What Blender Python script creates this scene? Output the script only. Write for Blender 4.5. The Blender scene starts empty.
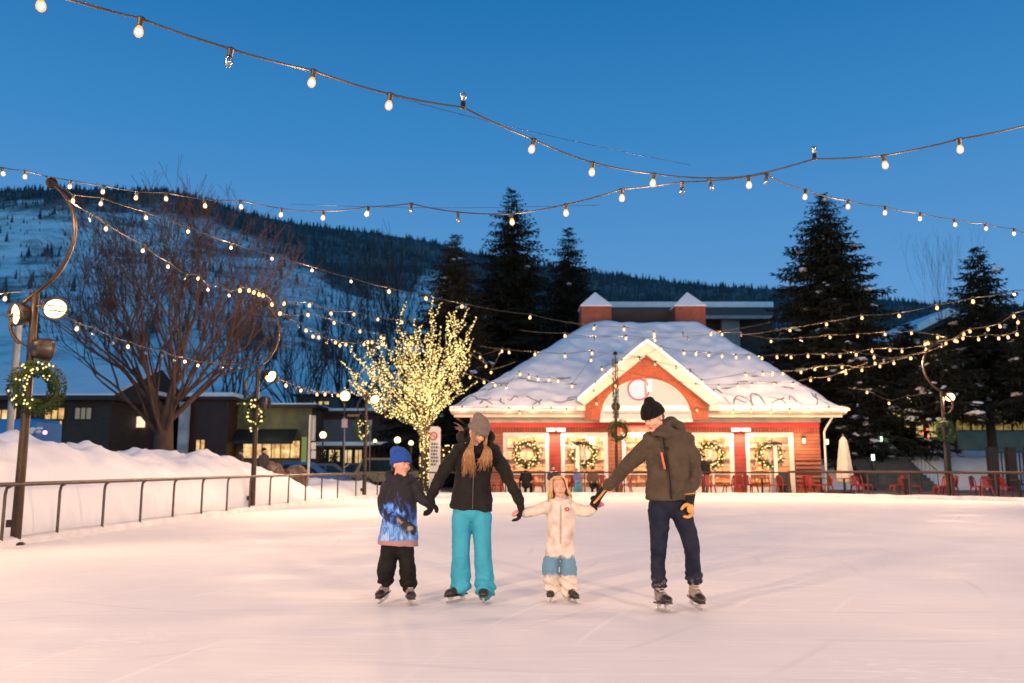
import bpy, math, random
from math import sin, cos, tan, pi, radians, sqrt, atan, atan2
from mathutils import Vector, Matrix, noise

SC = bpy.context.scene
COL = SC.collection
F, CX, CY, EYE = 850.0, 512.0, 341.5, 1.3
TH = atan((466 - 341.5) / F)
V = Vector

def at(px, py, Y):
    u = (px - CX) / F; v = (CY - py) / F
    dy = cos(TH) - v * sin(TH); dz = sin(TH) + v * cos(TH)
    t = Y / dy
    return V((u * t, Y, EYE + dz * t))

def gnd(px, py, z=0.0):
    u = (px - CX) / F; v = (CY - py) / F
    dy = cos(TH) - v * sin(TH); dz = sin(TH) + v * cos(TH)
    t = (z - EYE) / dz
    return V((u * t, dy * t, z))

# ---------------------------------------------------------------- materials
MATS = {}
def srgb(r, g, b):
    f = lambda c: (c / 255 / 12.92) if c / 255 <= 0.04045 else ((c / 255 + 0.055) / 1.055) ** 2.4
    return (f(r), f(g), f(b))

def new_mat(name):
    m = bpy.data.materials.new(name); m.use_nodes = True
    nt = m.node_tree
    for n in list(nt.nodes): nt.nodes.remove(n)
    out = nt.nodes.new('ShaderNodeOutputMaterial')
    MATS[name] = m
    return m, nt, out

def N(nt, typ, **kw):
    n = nt.nodes.new(typ)
    for k, v in kw.items():
        if k.startswith('i_'):
            n.inputs[k[2:].replace('_', ' ')].default_value = v
        else: setattr(n, k, v)
    return n

def ramp(nt, stops, interp='LINEAR'):
    r = nt.nodes.new('ShaderNodeValToRGB'); cr = r.color_ramp; cr.interpolation = interp
    while len(cr.elements) < len(stops): cr.elements.new(0.5)
    for e, (p, c) in zip(cr.elements, stops):
        e.position = p; e.color = (c[0], c[1], c[2], 1) if len(c) == 3 else c
    return r

def pm(name, c1, c2=None, scale=8.0, rough=0.6, metal=0.0, bump=0.0, bscale=None, detail=4.0, spec=0.5, sheen=0.0,
       sss=0.0, stretch=(1, 1, 1), lo=0.35, hi=0.65, coat=0.0):
    """principled surface whose colour wanders between c1 and c2 by noise, with a noise bump"""
    m, nt, out = new_mat(name)
    b = N(nt, 'ShaderNodeBsdfPrincipled'); nt.links.new(b.outputs[0], out.inputs[0])
    b.inputs['Roughness'].default_value = rough; b.inputs['Metallic'].default_value = metal
    b.inputs['Specular IOR Level'].default_value = spec
    b.inputs['Sheen Weight'].default_value = sheen
    b.inputs['Coat Weight'].default_value = coat
    if sss:
        b.inputs['Subsurface Weight'].default_value = sss
        b.inputs['Subsurface Scale'].default_value = 0.01
    tc = N(nt, 'ShaderNodeTexCoord'); mp = N(nt, 'ShaderNodeMapping'); mp.inputs['Scale'].default_value = stretch
    nt.links.new(tc.outputs['Object'], mp.inputs[0])
    if c2 is None: c2 = tuple(x * 0.75 for x in c1)
    nz = N(nt, 'ShaderNodeTexNoise', i_Scale=scale, i_Detail=detail); nt.links.new(mp.outputs[0], nz.inputs['Vector'])
    r = ramp(nt, [(lo, c1), (hi, c2)]); nt.links.new(nz.outputs[0], r.inputs[0])
    nt.links.new(r.outputs[0], b.inputs['Base Color'])
    if bump:
        nb = N(nt, 'ShaderNodeTexNoise', i_Scale=bscale or scale * 3, i_Detail=5.0); nt.links.new(mp.outputs[0], nb.inputs['Vector'])
        bp = N(nt, 'ShaderNodeBump', i_Strength=bump, i_Distance=0.02); nt.links.new(nb.outputs[0], bp.inputs['Height'])
        nt.links.new(bp.outputs[0], b.inputs['Normal'])
    return m

def emit(name, c, strength, sampling=None):
    m, nt, out = new_mat(name)
    e = N(nt, 'ShaderNodeEmission'); e.inputs[0].default_value = (*c, 1); e.inputs[1].default_value = strength
    nt.links.new(e.outputs[0], out.inputs[0])
    if sampling: m.cycles.emission_sampling = sampling
    return m

def brick_mat(name, c1, c2, mortar, scale, bw=0.5, rh=0.25, ms=0.02, rough=0.8, axis='XZ', bump=0.4):
    m, nt, out = new_mat(name)
    b = N(nt, 'ShaderNodeBsdfPrincipled', i_Roughness=rough); nt.links.new(b.outputs[0], out.inputs[0])
    tc = N(nt, 'ShaderNodeTexCoord'); sp = N(nt, 'ShaderNodeSeparateXYZ'); cb = N(nt, 'ShaderNodeCombineXYZ')
    nt.links.new(tc.outputs['Object'], sp.inputs[0])
    add = N(nt, 'ShaderNodeMath', operation='ADD'); nt.links.new(sp.outputs[0], add.inputs[0]); nt.links.new(sp.outputs[1], add.inputs[1])
    nt.links.new(add.outputs[0], cb.inputs[0]); nt.links.new(sp.outputs[2], cb.inputs[1])
    bt = N(nt, 'ShaderNodeTexBrick', i_Scale=scale); nt.links.new(cb.outputs[0], bt.inputs['Vector'])
    bt.inputs['Color1'].default_value = (*c1, 1); bt.inputs['Color2'].default_value = (*c2, 1); bt.inputs['Mortar'].default_value = (*mortar, 1)
    bt.inputs['Mortar Size'].default_value = ms; bt.inputs['Brick Width'].default_value = bw; bt.inputs['Row Height'].default_value = rh
    nz = N(nt, 'ShaderNodeTexNoise', i_Scale=1.3, i_Detail=6.0); nt.links.new(tc.outputs['Object'], nz.inputs['Vector'])
    mx = N(nt, 'ShaderNodeMixRGB', blend_type='MULTIPLY', i_Fac=0.8); r = ramp(nt, [(0.3, (0.48, 0.45, 0.43)), (0.68, (1, 1, 1))])
    nt.links.new(nz.outputs[0], r.inputs[0]); nt.links.new(bt.outputs[0], mx.inputs[1]); nt.links.new(r.outputs[0], mx.inputs[2])
    nt.links.new(mx.outputs[0], b.inputs['Base Color'])
    bp = N(nt, 'ShaderNodeBump', i_Strength=bump, i_Distance=0.01); nt.links.new(bt.outputs['Fac'], bp.inputs['Height']); bp.invert = True
    nt.links.new(bp.outputs[0], b.inputs['Normal'])
    return m

# ---------------------------------------------------------------- mesh builder
def frames(pts, ref=None):
    """tangent / side / up at each point of a polyline (parallel transport)"""
    n = len(pts); T = []
    for i in range(n):
        a = pts[max(i - 1, 0)]; b = pts[min(i + 1, n - 1)]
        d = (b - a); T.append(d.normalized() if d.length > 1e-9 else V((0, 0, 1)))
    out = []
    if ref is None:
        ref = V((1, 0, 0)) if abs(T[0].x) < 0.9 else V((0, 1, 0))
        s = (ref - T[0] * ref.dot(T[0])).normalized()
        for t in T:
            s = s - t * s.dot(t)
            s = s.normalized() if s.length > 1e-6 else t.orthogonal().normalized()
            out.append((t, s, t.cross(s)))
    else:
        for t in T:
            s = ref - t * ref.dot(t)
            s = s.normalized() if s.length > 1e-6 else t.orthogonal().normalized()
            out.append((t, s, t.cross(s)))
    return out

def spline(pts, n):
    """Catmull-Rom through tuples of any length"""
    out = []; m = len(pts)
    for i in range(m - 1):
        p0 = pts[max(i - 1, 0)]; p1 = pts[i]; p2 = pts[i + 1]; p3 = pts[min(i + 2, m - 1)]
        for k in range(n):
            t = k / n
            out.append(tuple(0.5 * (2 * b + (c - a) * t + (2 * a - 5 * b + 4 * c - d) * t * t + (3 * b - a - 3 * c + d) * t ** 3)
                             for a, b, c, d in zip(p0, p1, p2, p3)))
    out.append(tuple(pts[-1]))
    return out

class MB:
    def __init__(s): s.v = []; s.f = []; s.m = []; s.mi = 0; s.sm = []
    def add(s, vs, fs, smooth=True):
        b = len(s.v)
        s.v.extend((float(p[0]), float(p[1]), float(p[2])) for p in vs)
        s.f.extend(tuple(i + b for i in f) for f in fs)
        s.m.extend([s.mi] * len(fs)); s.sm.extend([smooth] * len(fs))
        return s
    def box(s, c, size, rz=0.0, M=None):
        c = V(c); x, y, z = (d / 2 for d in size)
        R = M if M is not None else Matrix.Rotation(rz, 3, 'Z')
        vs = [c + R @ V((sx * x, sy * y, sz * z)) for sz in (-1, 1) for sy in (-1, 1) for sx in (-1, 1)]
        return s.add(vs, [(0, 2, 3, 1), (4, 5, 7, 6), (0, 1, 5, 4), (2, 6, 7, 3), (0, 4, 6, 2), (1, 3, 7, 5)], False)
    def box2(s, a, b):
        a = V(a); b = V(b)
        return s.box((a + b) / 2, (abs(b.x - a.x), abs(b.y - a.y), abs(b.z - a.z)))
    def tube(s, pts, r, n=8, cap=True, ref=None, closed=False, smooth=True):
        pts = [V(p) for p in pts]; k = len(pts)
        rs = r if isinstance(r, (list, tuple)) else [r] * k
        fr = frames(pts + ([pts[0]] if closed else []), ref)
        vs = []
        for i, p in enumerate(pts):
            t, a, b = fr[i]; q = rs[i]; qa, qb = q if isinstance(q, (tuple, list)) else (q, q)
            for j in range(n):
                w = 2 * pi * j / n
                vs.append(p + a * (qa * cos(w)) + b * (qb * sin(w)))
        fs = []
        for i in range(k if closed else k - 1):
            i2 = (i + 1) % k
            for j in range(n):
                j2 = (j + 1) % n
                fs.append((i * n + j, i * n + j2, i2 * n + j2, i2 * n + j))
        s.add(vs, fs, smooth)
        if cap and not closed:
            s.add(vs[:n], [tuple(reversed(range(n)))], False); s.add(vs[-n:], [tuple(range(n))], False)
        return s
    def limb(s, pts, rad, n=14, seg=5, ref=None, flat0=False):
        """rounded tapered limb through joints; rad = radii or (side, depth) radii"""
        pr = []
        for p, r in zip(pts, rad):
            a, b = r if isinstance(r, (tuple, list)) else (r, r)
            pr.append((p[0], p[1], p[2], a, b))
        q = spline(pr, seg)
        P = [V(x[:3]) for x in q]; R = [(max(x[3], .002), max(x[4], .002)) for x in q]
        fr = frames(P, ref)
        t0 = fr[0][0]; t1 = fr[-1][0]; m0 = min(R[0]); m1 = min(R[-1])
        pre = [P[0] - t0 * m0 * sin(a) for a in (1.45, 1.1, .6)]; prr = [(R[0][0] * cos(a), R[0][1] * cos(a)) for a in (1.45, 1.1, .6)]
        post = [P[-1] + t1 * m1 * sin(a) for a in (.6, 1.1, 1.45)]; por = [(R[-1][0] * cos(a), R[-1][1] * cos(a)) for a in (.6, 1.1, 1.45)]
        if flat0: pre, prr = [], []
        return s.tube(pre + P + post, prr + R + por, n, True, ref)
    def ell(s, c, r, M=None, n=14, m=9):
        c = V(c); r = (r, r, r) if isinstance(r, (int, float)) else r
        vs = []; fs = []
        for i in range(m + 1):
            a = pi * i / m
            for j in range(n):
                w = 2 * pi * j / n
                p = V((r[0] * sin(a) * cos(w), r[1] * sin(a) * sin(w), r[2] * cos(a)))
                vs.append(c + (M @ p if M is not None else p))
        for i in range(m):
            for j in range(n):
                j2 = (j + 1) % n
                a, b, d, e = i * n + j, i * n + j2, (i + 1) * n + j2, (i + 1) * n + j
                if i == 0: fs.append((a, d, e) if False else (a, e, d))
                elif i == m - 1: fs.append((a, e, b))
                else: fs.append((a, e, d, b))
        return s.add(vs, fs)
    def lathe(s, prof, c=(0, 0, 0), n=12, M=None):
        c = V(c); vs = []; fs = []
        for r, z in prof:
            for j in range(n):
                w = 2 * pi * j / n; p = V((r * cos(w), r * sin(w), z)); vs.append(c + (M @ p if M is not None else p))
        for i in range(len(prof) - 1):
            for j in range(n):
                j2 = (j + 1) % n; fs.append((i * n + j, i * n + j2, (i + 1) * n + j2, (i + 1) * n + j))
        s.add(vs, fs)
        if prof[0][0] > 1e-4: s.add(vs[:n], [tuple(reversed(range(n)))], False)
        if prof[-1][0] > 1e-4: s.add(vs[-n:], [tuple(range(n))], False)
        return s
    def prism(s, poly, d0, d1, fn):
        """poly = 2-D outline, fn(u, v, d) -> world point; solid between depths d0 and d1"""
        n = len(poly)
        vs = [fn(u, v, d0) for u, v in poly] + [fn(u, v, d1) for u, v in poly]
        fs = [tuple(range(n)), tuple(reversed(range(n, 2 * n)))] + [(i, i + n, (i + 1) % n + n, (i + 1) % n) for i in range(n)]
        return s.add(vs, fs, False)
    def octa(s, c, r):
        c = V(c)
        vs = [c + V(d) * r for d in ((1, 0, 0), (-1, 0, 0), (0, 1, 0), (0, -1, 0), (0, 0, 1), (0, 0, -1))]
        return s.add(vs, [(0, 2, 4), (2, 1, 4), (1, 3, 4), (3, 0, 4), (2, 0, 5), (1, 2, 5), (3, 1, 5), (0, 3, 5)])
    def mesh(s, name, off=V((0, 0, 0))):
        me = bpy.data.meshes.new(name)
        me.from_pydata([(x - off.x, y - off.y, z - off.z) for x, y, z in s.v], [], s.f)
        if s.sm: me.polygons.foreach_set('use_smooth', s.sm)
        me.polygons.foreach_set('material_index', s.m)
        me.update()
        return me
    def build(s, name, mats, parent=None, origin=None):
        off = wloc(parent) if parent is not None else (V(origin) if origin is not None else s.base())
        me = s.mesh(name, off)
        return link(name, me, mats, parent, None if parent is not None else off)
    def base(s):
        xs = [p[0] for p in s.v]; ys = [p[1] for p in s.v]; zs = [p[2] for p in s.v]
        return V(((min(xs) + max(xs)) / 2, (min(ys) + max(ys)) / 2, min(zs)))

def link(name, me, mats, parent=None, loc=None):
    if not isinstance(mats, (list, tuple)): mats = [mats]
    if not me.materials:
        for m in mats: me.materials.append(m)
    o = bpy.data.objects.new(name, me); COL.objects.link(o)
    if parent is not None: o.parent = parent
    if loc is not None: o.location = loc
    return o

def wloc(o):
    p = V((0, 0, 0))
    while o is not None:
        p = p + o.location; o = o.parent
    return p

def tag(o, label=None, cat=None, group=None, kind=None):
    if label: o['label'] = label
    if cat: o['category'] = cat
    if group: o['group'] = group
    if kind: o['kind'] = kind
    return o

def thing(name, label, cat, loc=(0, 0, 0), group=None):
    o = bpy.data.objects.new(name, None); COL.objects.link(o); o.location = loc; o.empty_display_size = .2
    return tag(o, label, cat, group)

def copy_tree(o, parent=None):
    c = o.copy(); COL.objects.link(c)
    if parent is not None: c.parent = parent
    for ch in list(o.children): copy_tree(ch, c)
    return c

def place(o, loc, rz=0.0, label=None, sc=None):
    o.location = loc; o.rotation_euler = (0, 0, rz)
    if sc: o.scale = (sc, sc, sc)
    if label: o['label'] = label
    return o

def remeshed(mb, voxel, smooth=2, name='shape'):
    me = mb.mesh(name)
    tmp = bpy.data.objects.new('tmp', me); COL.objects.link(tmp)
    r = tmp.modifiers.new('r', 'REMESH'); r.mode = 'VOXEL'; r.voxel_size = voxel; r.use_smooth_shade = True
    if smooth:
        sm = tmp.modifiers.new('s', 'SMOOTH'); sm.factor = 0.5; sm.iterations = smooth
    dg = bpy.context.evaluated_depsgraph_get(); dg.update()
    new = bpy.data.meshes.new_from_object(tmp.evaluated_get(dg))
    bpy.data.objects.remove(tmp); bpy.data.meshes.remove(me)
    new.name = name
    new.polygons.foreach_set('use_smooth', [True] * len(new.polygons))
    return new

def displace(me, fn):
    ns = [v.normal.copy() for v in me.vertices]
    for v, n in zip(me.vertices, ns):
        d = fn(v.co, n)
        if d: v.co += n * d
    me.update()
    return me

def link_world(name, me, mats, parent):
    off = wloc(parent)
    me.transform(Matrix.Translation(-off)); me.materials.clear()
    return link(name, me, mats, parent)

def wrinkles(amp, sc=9.0, st=(1, 1, 1.6), ridge=True, seed=0):
    o = V((seed * 7.3, seed * 3.1, seed * 1.7))
    def fn(co, n):
        p = V((co.x * sc * st[0], co.y * sc * st[1], co.z * sc * st[2])) + o
        a = noise.noise(p); b = noise.noise(p * 2.3)
        if ridge: return amp * ((0.5 - abs(a) * 1.6) + 0.4 * b)
        return amp * (a + .4 * b)
    return fn

def smooth01(a, b, x):
    t = max(0, min(1, (x - a) / (b - a))); return t * t * (3 - 2 * t)

def lerp_table(tab, x):
    if x <= tab[0][0]: return tab[0][1]
    for (a, ya), (b, yb) in zip(tab, tab[1:]):
        if x <= b: return ya + (yb - ya) * (x - a) / (b - a)
    return tab[-1][1]
# ---------------------------------------------------------------- materials of the place
snow = pm('snow', (.86, .86, .87), (.76, .77, .80), scale=1.2, rough=.75, bump=.8, bscale=5, spec=.25)
snow_dirty = pm('dirty_snow', (.74, .72, .71), (.45, .40, .36), scale=.8, rough=.85, bump=.6, bscale=5, spec=.2, lo=.5, hi=.8)
curb_mat = pm('frosted_curb', (.80, .78, .77), (.66, .62, .60), scale=2.5, rough=.7, bump=.3, spec=.3)
asphalt = pm('slushy_asphalt', (.06, .06, .062), (.28, .27, .27), scale=.35, rough=.7, bump=.3, bscale=12, lo=.5, hi=.75)
deck_mat = pm('terrace_paving', (.16, .13, .115), (.09, .075, .07), scale=3, rough=.7, bump=.2)
bronze = pm('bronze_steel', (.05, .028, .015), (.032, .018, .010), scale=5, rough=.42, metal=.55, bump=.08, bscale=60)
blackmetal = pm('black_steel', (.018, .016, .015), (.03, .025, .022), scale=6, rough=.45, metal=.4)
railmetal = pm('brown_rail_steel', (.085, .06, .042), (.05, .036, .027), scale=5, rough=.45, metal=.4, bump=.08, bscale=50)
greymetal = pm('grey_galvanised_steel', (.27, .275, .285), (.20, .205, .215), scale=4, rough=.5, metal=.3)
redmetal = pm('red_painted_steel', (.30, .030, .012), (.20, .020, .010), scale=6, rough=.38, metal=.1)
cream = pm('cream_paint', (.70, .60, .50), (.58, .48, .40), scale=2, rough=.55, bump=.1)
white_paint = pm('white_paint', (.70, .66, .61), (.60, .56, .51), scale=3, rough=.5)
redpaint = pm('red_paint', (.52, .03, .022), (.42, .025, .02), scale=2, rough=.5, bump=.05)
darkbrown = pm('dark_brown_wall', (.055, .032, .024), (.035, .022, .018), scale=1.5, rough=.8, bump=.2)
brownwood = pm('brown_timber', (.058, .032, .022), (.034, .020, .014), scale=2, rough=.75, bump=.25, stretch=(1, 1, 8))
concrete = pm('concrete', (.085, .078, .075), (.05, .047, .045), scale=2, rough=.85, bump=.2)
bark = pm('bark', (.07, .045, .032), (.035, .024, .018), scale=5, rough=.9, bump=.6, stretch=(3, 3, .7))
barkred = pm('reddish_bark', (.080, .042, .026), (.045, .023, .016), scale=3, rough=.85, bump=.4)
needle = pm('needles', (.034, .036, .024), (.012, .015, .011), scale=1.5, rough=.8, spec=.2, lo=.3, hi=.7)
needle_warmlit = pm('warm_lit_needles', (.075, .055, .028), (.026, .024, .014), scale=1.0, rough=.8, spec=.2, lo=.3, hi=.7)  # brown cast of the warm lamps is put into the needle colour
wreath_green = pm('wreath_needles', (.045, .075, .022), (.018, .034, .012), scale=9, rough=.75, spec=.2)
brick = brick_mat('red_brick', (.40, .085, .035), (.31, .060, .026), (.34, .18, .12), 2.2, ms=.018)
brick_dark = brick_mat('dark_brick', (.12, .045, .03), (.09, .035, .025), (.10, .07, .06), 2.2)
siding = brick_mat('salmon_board_siding', (.44, .15, .085), (.34, .11, .06), (.16, .05, .03), 1.0, bw=40, rh=.17, ms=.012, bump=.8)
panel_red = brick_mat('red_board_panel', (.34, .042, .03), (.27, .034, .025), (.12, .014, .011), 1.0, bw=40, rh=.2, ms=.012, bump=.6)
frieze_mat = brick_mat('striped_frieze', (.40, .085, .05), (.33, .07, .045), (.14, .03, .02), 1.0, bw=.14, rh=9, ms=.02, bump=.6)
interior = brick_mat('warm_shelved_interior', (.62, .42, .25), (.55, .30, .17), (.22, .11, .06), 1.0, bw=.9, rh=.42, ms=.03, bump=.2)
shingle = pm('dark_shingle', (.05, .045, .045), (.08, .07, .07), scale=5, rough=.9, bump=.3)

# light givers
def part_clear_glow(name, c, s, fac):
    m, nt, out = new_mat(name); e = N(nt, 'ShaderNodeEmission'); e.inputs[0].default_value = (*c, 1); e.inputs[1].default_value = s
    t = N(nt, 'ShaderNodeBsdfTransparent'); mx = N(nt, 'ShaderNodeMixShader', i_Fac=fac); nt.links.new(t.outputs[0], mx.inputs[1]); nt.links.new(e.outputs[0], mx.inputs[2]); nt.links.new(mx.outputs[0], out.inputs[0])
    m.cycles.emission_sampling = 'NONE'; return m
bulb_lit = part_clear_glow('glowing_bulb', (1.0, .40, .13), 2.3, .55)
bulb_core = emit('glowing_filament', (1.0, .80, .55), 60.0, 'NONE')
bulb_far = emit('glowing_far_bulb', (1.0, .50, .19), 3.4, 'NONE')
fairy = emit('glowing_fairy_light', (1.0, .74, .28), 2.3, 'NONE')
fairy_dim = emit('dim_fairy_light', (1.0, .66, .20), 1.15, 'NONE')
fairy_red = emit('glowing_red_fairy_light', (1.0, .09, .03), 6.0, 'NONE')
flood = emit('glowing_floodlight_lens', (1.0, .70, .36), 5.0, 'NONE')
globe = emit('glowing_globe', (1.0, .70, .36), 3.0, 'NONE')
heater = emit('glowing_heater_tube', (1.0, .66, .42), 6.0, 'NONE')
win_warm = emit('lit_window_glow', (1.0, .62, .28), 1.1, 'NONE')
win_dim = emit('dim_window_glow', (.70, .66, .55), .25, 'NONE')
win_green = emit('greenish_window_glow', (.75, .80, .30), .7, 'NONE')
win_yellow = emit('yellow_window_glow', (1.0, .74, .25), .8, 'NONE')
tail = emit('glowing_tail_light', (1.0, .02, .02), 2.0, 'NONE')
bollard_glow = emit('glowing_bollard_lens', (.85, 1.0, .75), 4.0, 'NONE')

def glassy(name, c, alpha=.25, rough=.05):
    m, nt, out = new_mat(name)
    t = N(nt, 'ShaderNodeBsdfTransparent'); t.inputs[0].default_value = (*c, 1)
    g = N(nt, 'ShaderNodeBsdfGlossy', i_Roughness=rough)
    mx = N(nt, 'ShaderNodeMixShader', i_Fac=alpha)
    nt.links.new(t.outputs[0], mx.inputs[1]); nt.links.new(g.outputs[0], mx.inputs[2]); nt.links.new(mx.outputs[0], out.inputs[0])
    return m
bulb_glass = glassy('clear_bulb_glass', (.75, .70, .66), .35, .1)
pane_glass = glassy('window_glass', (.96, .95, .93), .06)

# ---------------------------------------------------------------- ice
def make_ice():
    m, nt, out = new_mat('skated_ice')
    b = N(nt, 'ShaderNodeBsdfPrincipled'); nt.links.new(b.outputs[0], out.inputs[0])
    b.inputs['Specular IOR Level'].default_value = .10
    tc = N(nt, 'ShaderNodeTexCoord')
    big = N(nt, 'ShaderNodeTexNoise', i_Scale=.35, i_Detail=5.0, i_Roughness=.6); nt.links.new(tc.outputs['Object'], big.inputs['Vector'])
    r = ramp(nt, [(.3, (.76, .745, .74)), (.5, (.80, .785, .78)), (.72, (.84, .825, .82))]); nt.links.new(big.outputs[0], r.inputs[0])
    col = r.outputs[0]; hgt = None
    # fine curved skate scratches: several stretched, rotated, warped noises
    for k, (ang, sx, sy, lo) in enumerate(((.3, 1.1, 34, .66), (-.5, .9, 40, .67), (1.25, 1.0, 30, .67), (.05, .5, 22, .66), (2.2, 1.3, 44, .68))):
        mp = N(nt, 'ShaderNodeMapping'); mp.inputs['Rotation'].default_value = (0, 0, ang); mp.inputs['Scale'].default_value = (sx, sy, 1)
        mp.inputs['Location'].default_value = (k * 3.1, k * 7.7, 0)
        wp = N(nt, 'ShaderNodeTexNoise', i_Scale=.25, i_Detail=1.0); nt.links.new(tc.outputs['Object'], wp.inputs['Vector'])
        ad = N(nt, 'ShaderNodeMixRGB', blend_type='ADD', i_Fac=.9)
        nt.links.new(tc.outputs['Object'], ad.inputs[1]); nt.links.new(wp.outputs['Color'], ad.inputs[2])
        nt.links.new(ad.outputs[0], mp.inputs[0])
        nz = N(nt, 'ShaderNodeTexNoise', i_Scale=1.0, i_Detail=2.0); nt.links.new(mp.outputs[0], nz.inputs['Vector'])
        lo -= .035; rr = ramp(nt, [(lo, (0, 0, 0)), (lo + .04, (1, 1, 1))]); nt.links.new(nz.outputs[0], rr.inputs[0])
        mx = N(nt, 'ShaderNodeMixRGB', blend_type='MIX')
        ml = N(nt, 'ShaderNodeMath', operation='MULTIPLY'); ml.inputs[1].default_value = .34
        nt.links.new(rr.outputs[0], ml.inputs[0]); nt.links.new(ml.outputs[0], mx.inputs[0])
        mx.inputs[2].default_value = (.94, .93, .93, 1) if k % 3 != 1 else (.70, .68, .69, 1)
        nt.links.new(col, mx.inputs[1]); col = mx.outputs[0]
    # long arcs cut by blades
    for k, (cx_, cy_, rs_, ph) in enumerate(((-9, 14, .9, 0), (12, 3, 1.15, 2), (4, 26, .8, 4), (-3, -6, 1.3, 1))):
        mp = N(nt, 'ShaderNodeMapping'); mp.inputs['Location'].default_value = (-cx_, -cy_, 0); nt.links.new(tc.outputs['Object'], mp.inputs[0])
        wv = N(nt, 'ShaderNodeTexWave', wave_type='RINGS', rings_direction='Z', i_Scale=rs_ * .32, i_Distortion=3.0, i_Detail=2.0); wv.inputs['Detail Scale'].default_value = .12; wv.inputs['Phase Offset'].default_value = ph
        nt.links.new(mp.outputs[0], wv.inputs['Vector'])
        wr = ramp(nt, [(.988, (0, 0, 0)), (.9985, (1, 1, 1))]); nt.links.new(wv.outputs['Fac'], wr.inputs[0])
        gk = N(nt, 'ShaderNodeTexNoise', i_Scale=.5, i_Detail=2.0); gm = N(nt, 'ShaderNodeMapping'); gm.inputs['Location'].default_value = (k * 11, 5, k); nt.links.new(tc.outputs['Object'], gm.inputs[0]); nt.links.new(gm.outputs[0], gk.inputs['Vector'])
        gr = ramp(nt, [(.5, (0, 0, 0)), (.62, (.42, .42, .42))]); nt.links.new(gk.outputs[0], gr.inputs[0])
        mm = N(nt, 'ShaderNodeMath', operation='MULTIPLY'); nt.links.new(wr.outputs[0], mm.inputs[0]); nt.links.new(gr.outputs[0], mm.inputs[1])
        mx = N(nt, 'ShaderNodeMixRGB'); nt.links.new(mm.outputs[0], mx.inputs[0]); nt.links.new(col, mx.inputs[1]); mx.inputs[2].default_value = (.95, .94, .94, 1) if k % 2 else (.66, .63, .64, 1); col = mx.outputs[0]
    # white scuffed patches of shaved ice
    mk = N(nt, 'ShaderNodeTexNoise', i_Scale=.55, i_Detail=2.0); nt.links.new(tc.outputs['Object'], mk.inputs['Vector']); mkr = ramp(nt, [(.58, (0, 0, 0)), (.70, (1, 1, 1))]); nt.links.new(mk.outputs[0], mkr.inputs[0])
    mp = N(nt, 'ShaderNodeMapping'); mp.inputs['Rotation'].default_value = (0, 0, .6); mp.inputs['Scale'].default_value = (5, 26, 1); nt.links.new(tc.outputs['Object'], mp.inputs[0])
    sc_ = N(nt, 'ShaderNodeTexNoise', i_Scale=1.0, i_Detail=3.0); nt.links.new(mp.outputs[0], sc_.inputs['Vector']); scr = ramp(nt, [(.56, (0, 0, 0)), (.62, (1, 1, 1))]); nt.links.new(sc_.outputs[0], scr.inputs[0])
    mm = N(nt, 'ShaderNodeMath', operation='MULTIPLY'); nt.links.new(mkr.outputs[0], mm.inputs[0]); nt.links.new(scr.outputs[0], mm.inputs[1])
    mx = N(nt, 'ShaderNodeMixRGB'); nt.links.new(mm.outputs[0], mx.inputs[0]); nt.links.new(col, mx.inputs[1]); mx.inputs[2].default_value = (.97, .965, .96, 1); col = mx.outputs[0]
    nt.links.new(col, b.inputs['Base Color'])
    rn = N(nt, 'ShaderNodeTexNoise', i_Scale=.8, i_Detail=6.0); nt.links.new(tc.outputs['Object'], rn.inputs['Vector'])
    rr = ramp(nt, [(.35, (.55, .55, .55)), (.65, (.8, .8, .8))]); nt.links.new(rn.outputs[0], rr.inputs[0]); nt.links.new(rr.outputs[0], b.inputs['Roughness'])
    nb = N(nt, 'ShaderNodeTexNoise', i_Scale=3.0, i_Detail=8.0); nt.links.new(tc.outputs['Object'], nb.inputs['Vector'])
    bp = N(nt, 'ShaderNodeBump', i_Strength=.12, i_Distance=.01); nt.links.new(nb.outputs[0], bp.inputs['Height']); nt.links.new(bp.outputs[0], b.inputs['Normal'])
    return m
ice_mat = make_ice()
# watts of each lit floodlight: nearest post (two heads), second, third, right, and three outside the frame
FLOOD_W = [550, 9500, 1400, 1800, 70, 1800, 7200, 17500, 8500]
# ---------------------------------------------------------------- camera, sky
cam = bpy.data.cameras.new('camera'); cam_o = bpy.data.objects.new('camera', cam); COL.objects.link(cam_o)
cam_o.location = (0, 0, EYE); cam_o.rotation_euler = (pi / 2 + TH, 0, 0)
cam.sensor_width = 36; cam.lens = F / 1024 * 36; cam.clip_end = 6000; cam.clip_start = .05
cam.dof.use_dof = True; cam.dof.focus_distance = 8.3; cam.dof.aperture_fstop = 1.8
SC.camera = cam_o

w = bpy.data.worlds.new('World'); SC.world = w; w.use_nodes = True
nt = w.node_tree
for n in list(nt.nodes): nt.nodes.remove(n)
wo = nt.nodes.new('ShaderNodeOutputWorld'); bg = nt.nodes.new('ShaderNodeBackground'); nt.links.new(bg.outputs[0], wo.inputs[0])
sky = nt.nodes.new('ShaderNodeTexSky'); sky.sky_type = 'NISHITA'; sky.sun_disc = False
sky.sun_elevation = radians(-4.0); sky.sun_rotation = radians(200); sky.altitude = 2400; sky.ozone_density = 4.0; sky.air_density = 1.0; sky.dust_density = .3
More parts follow.
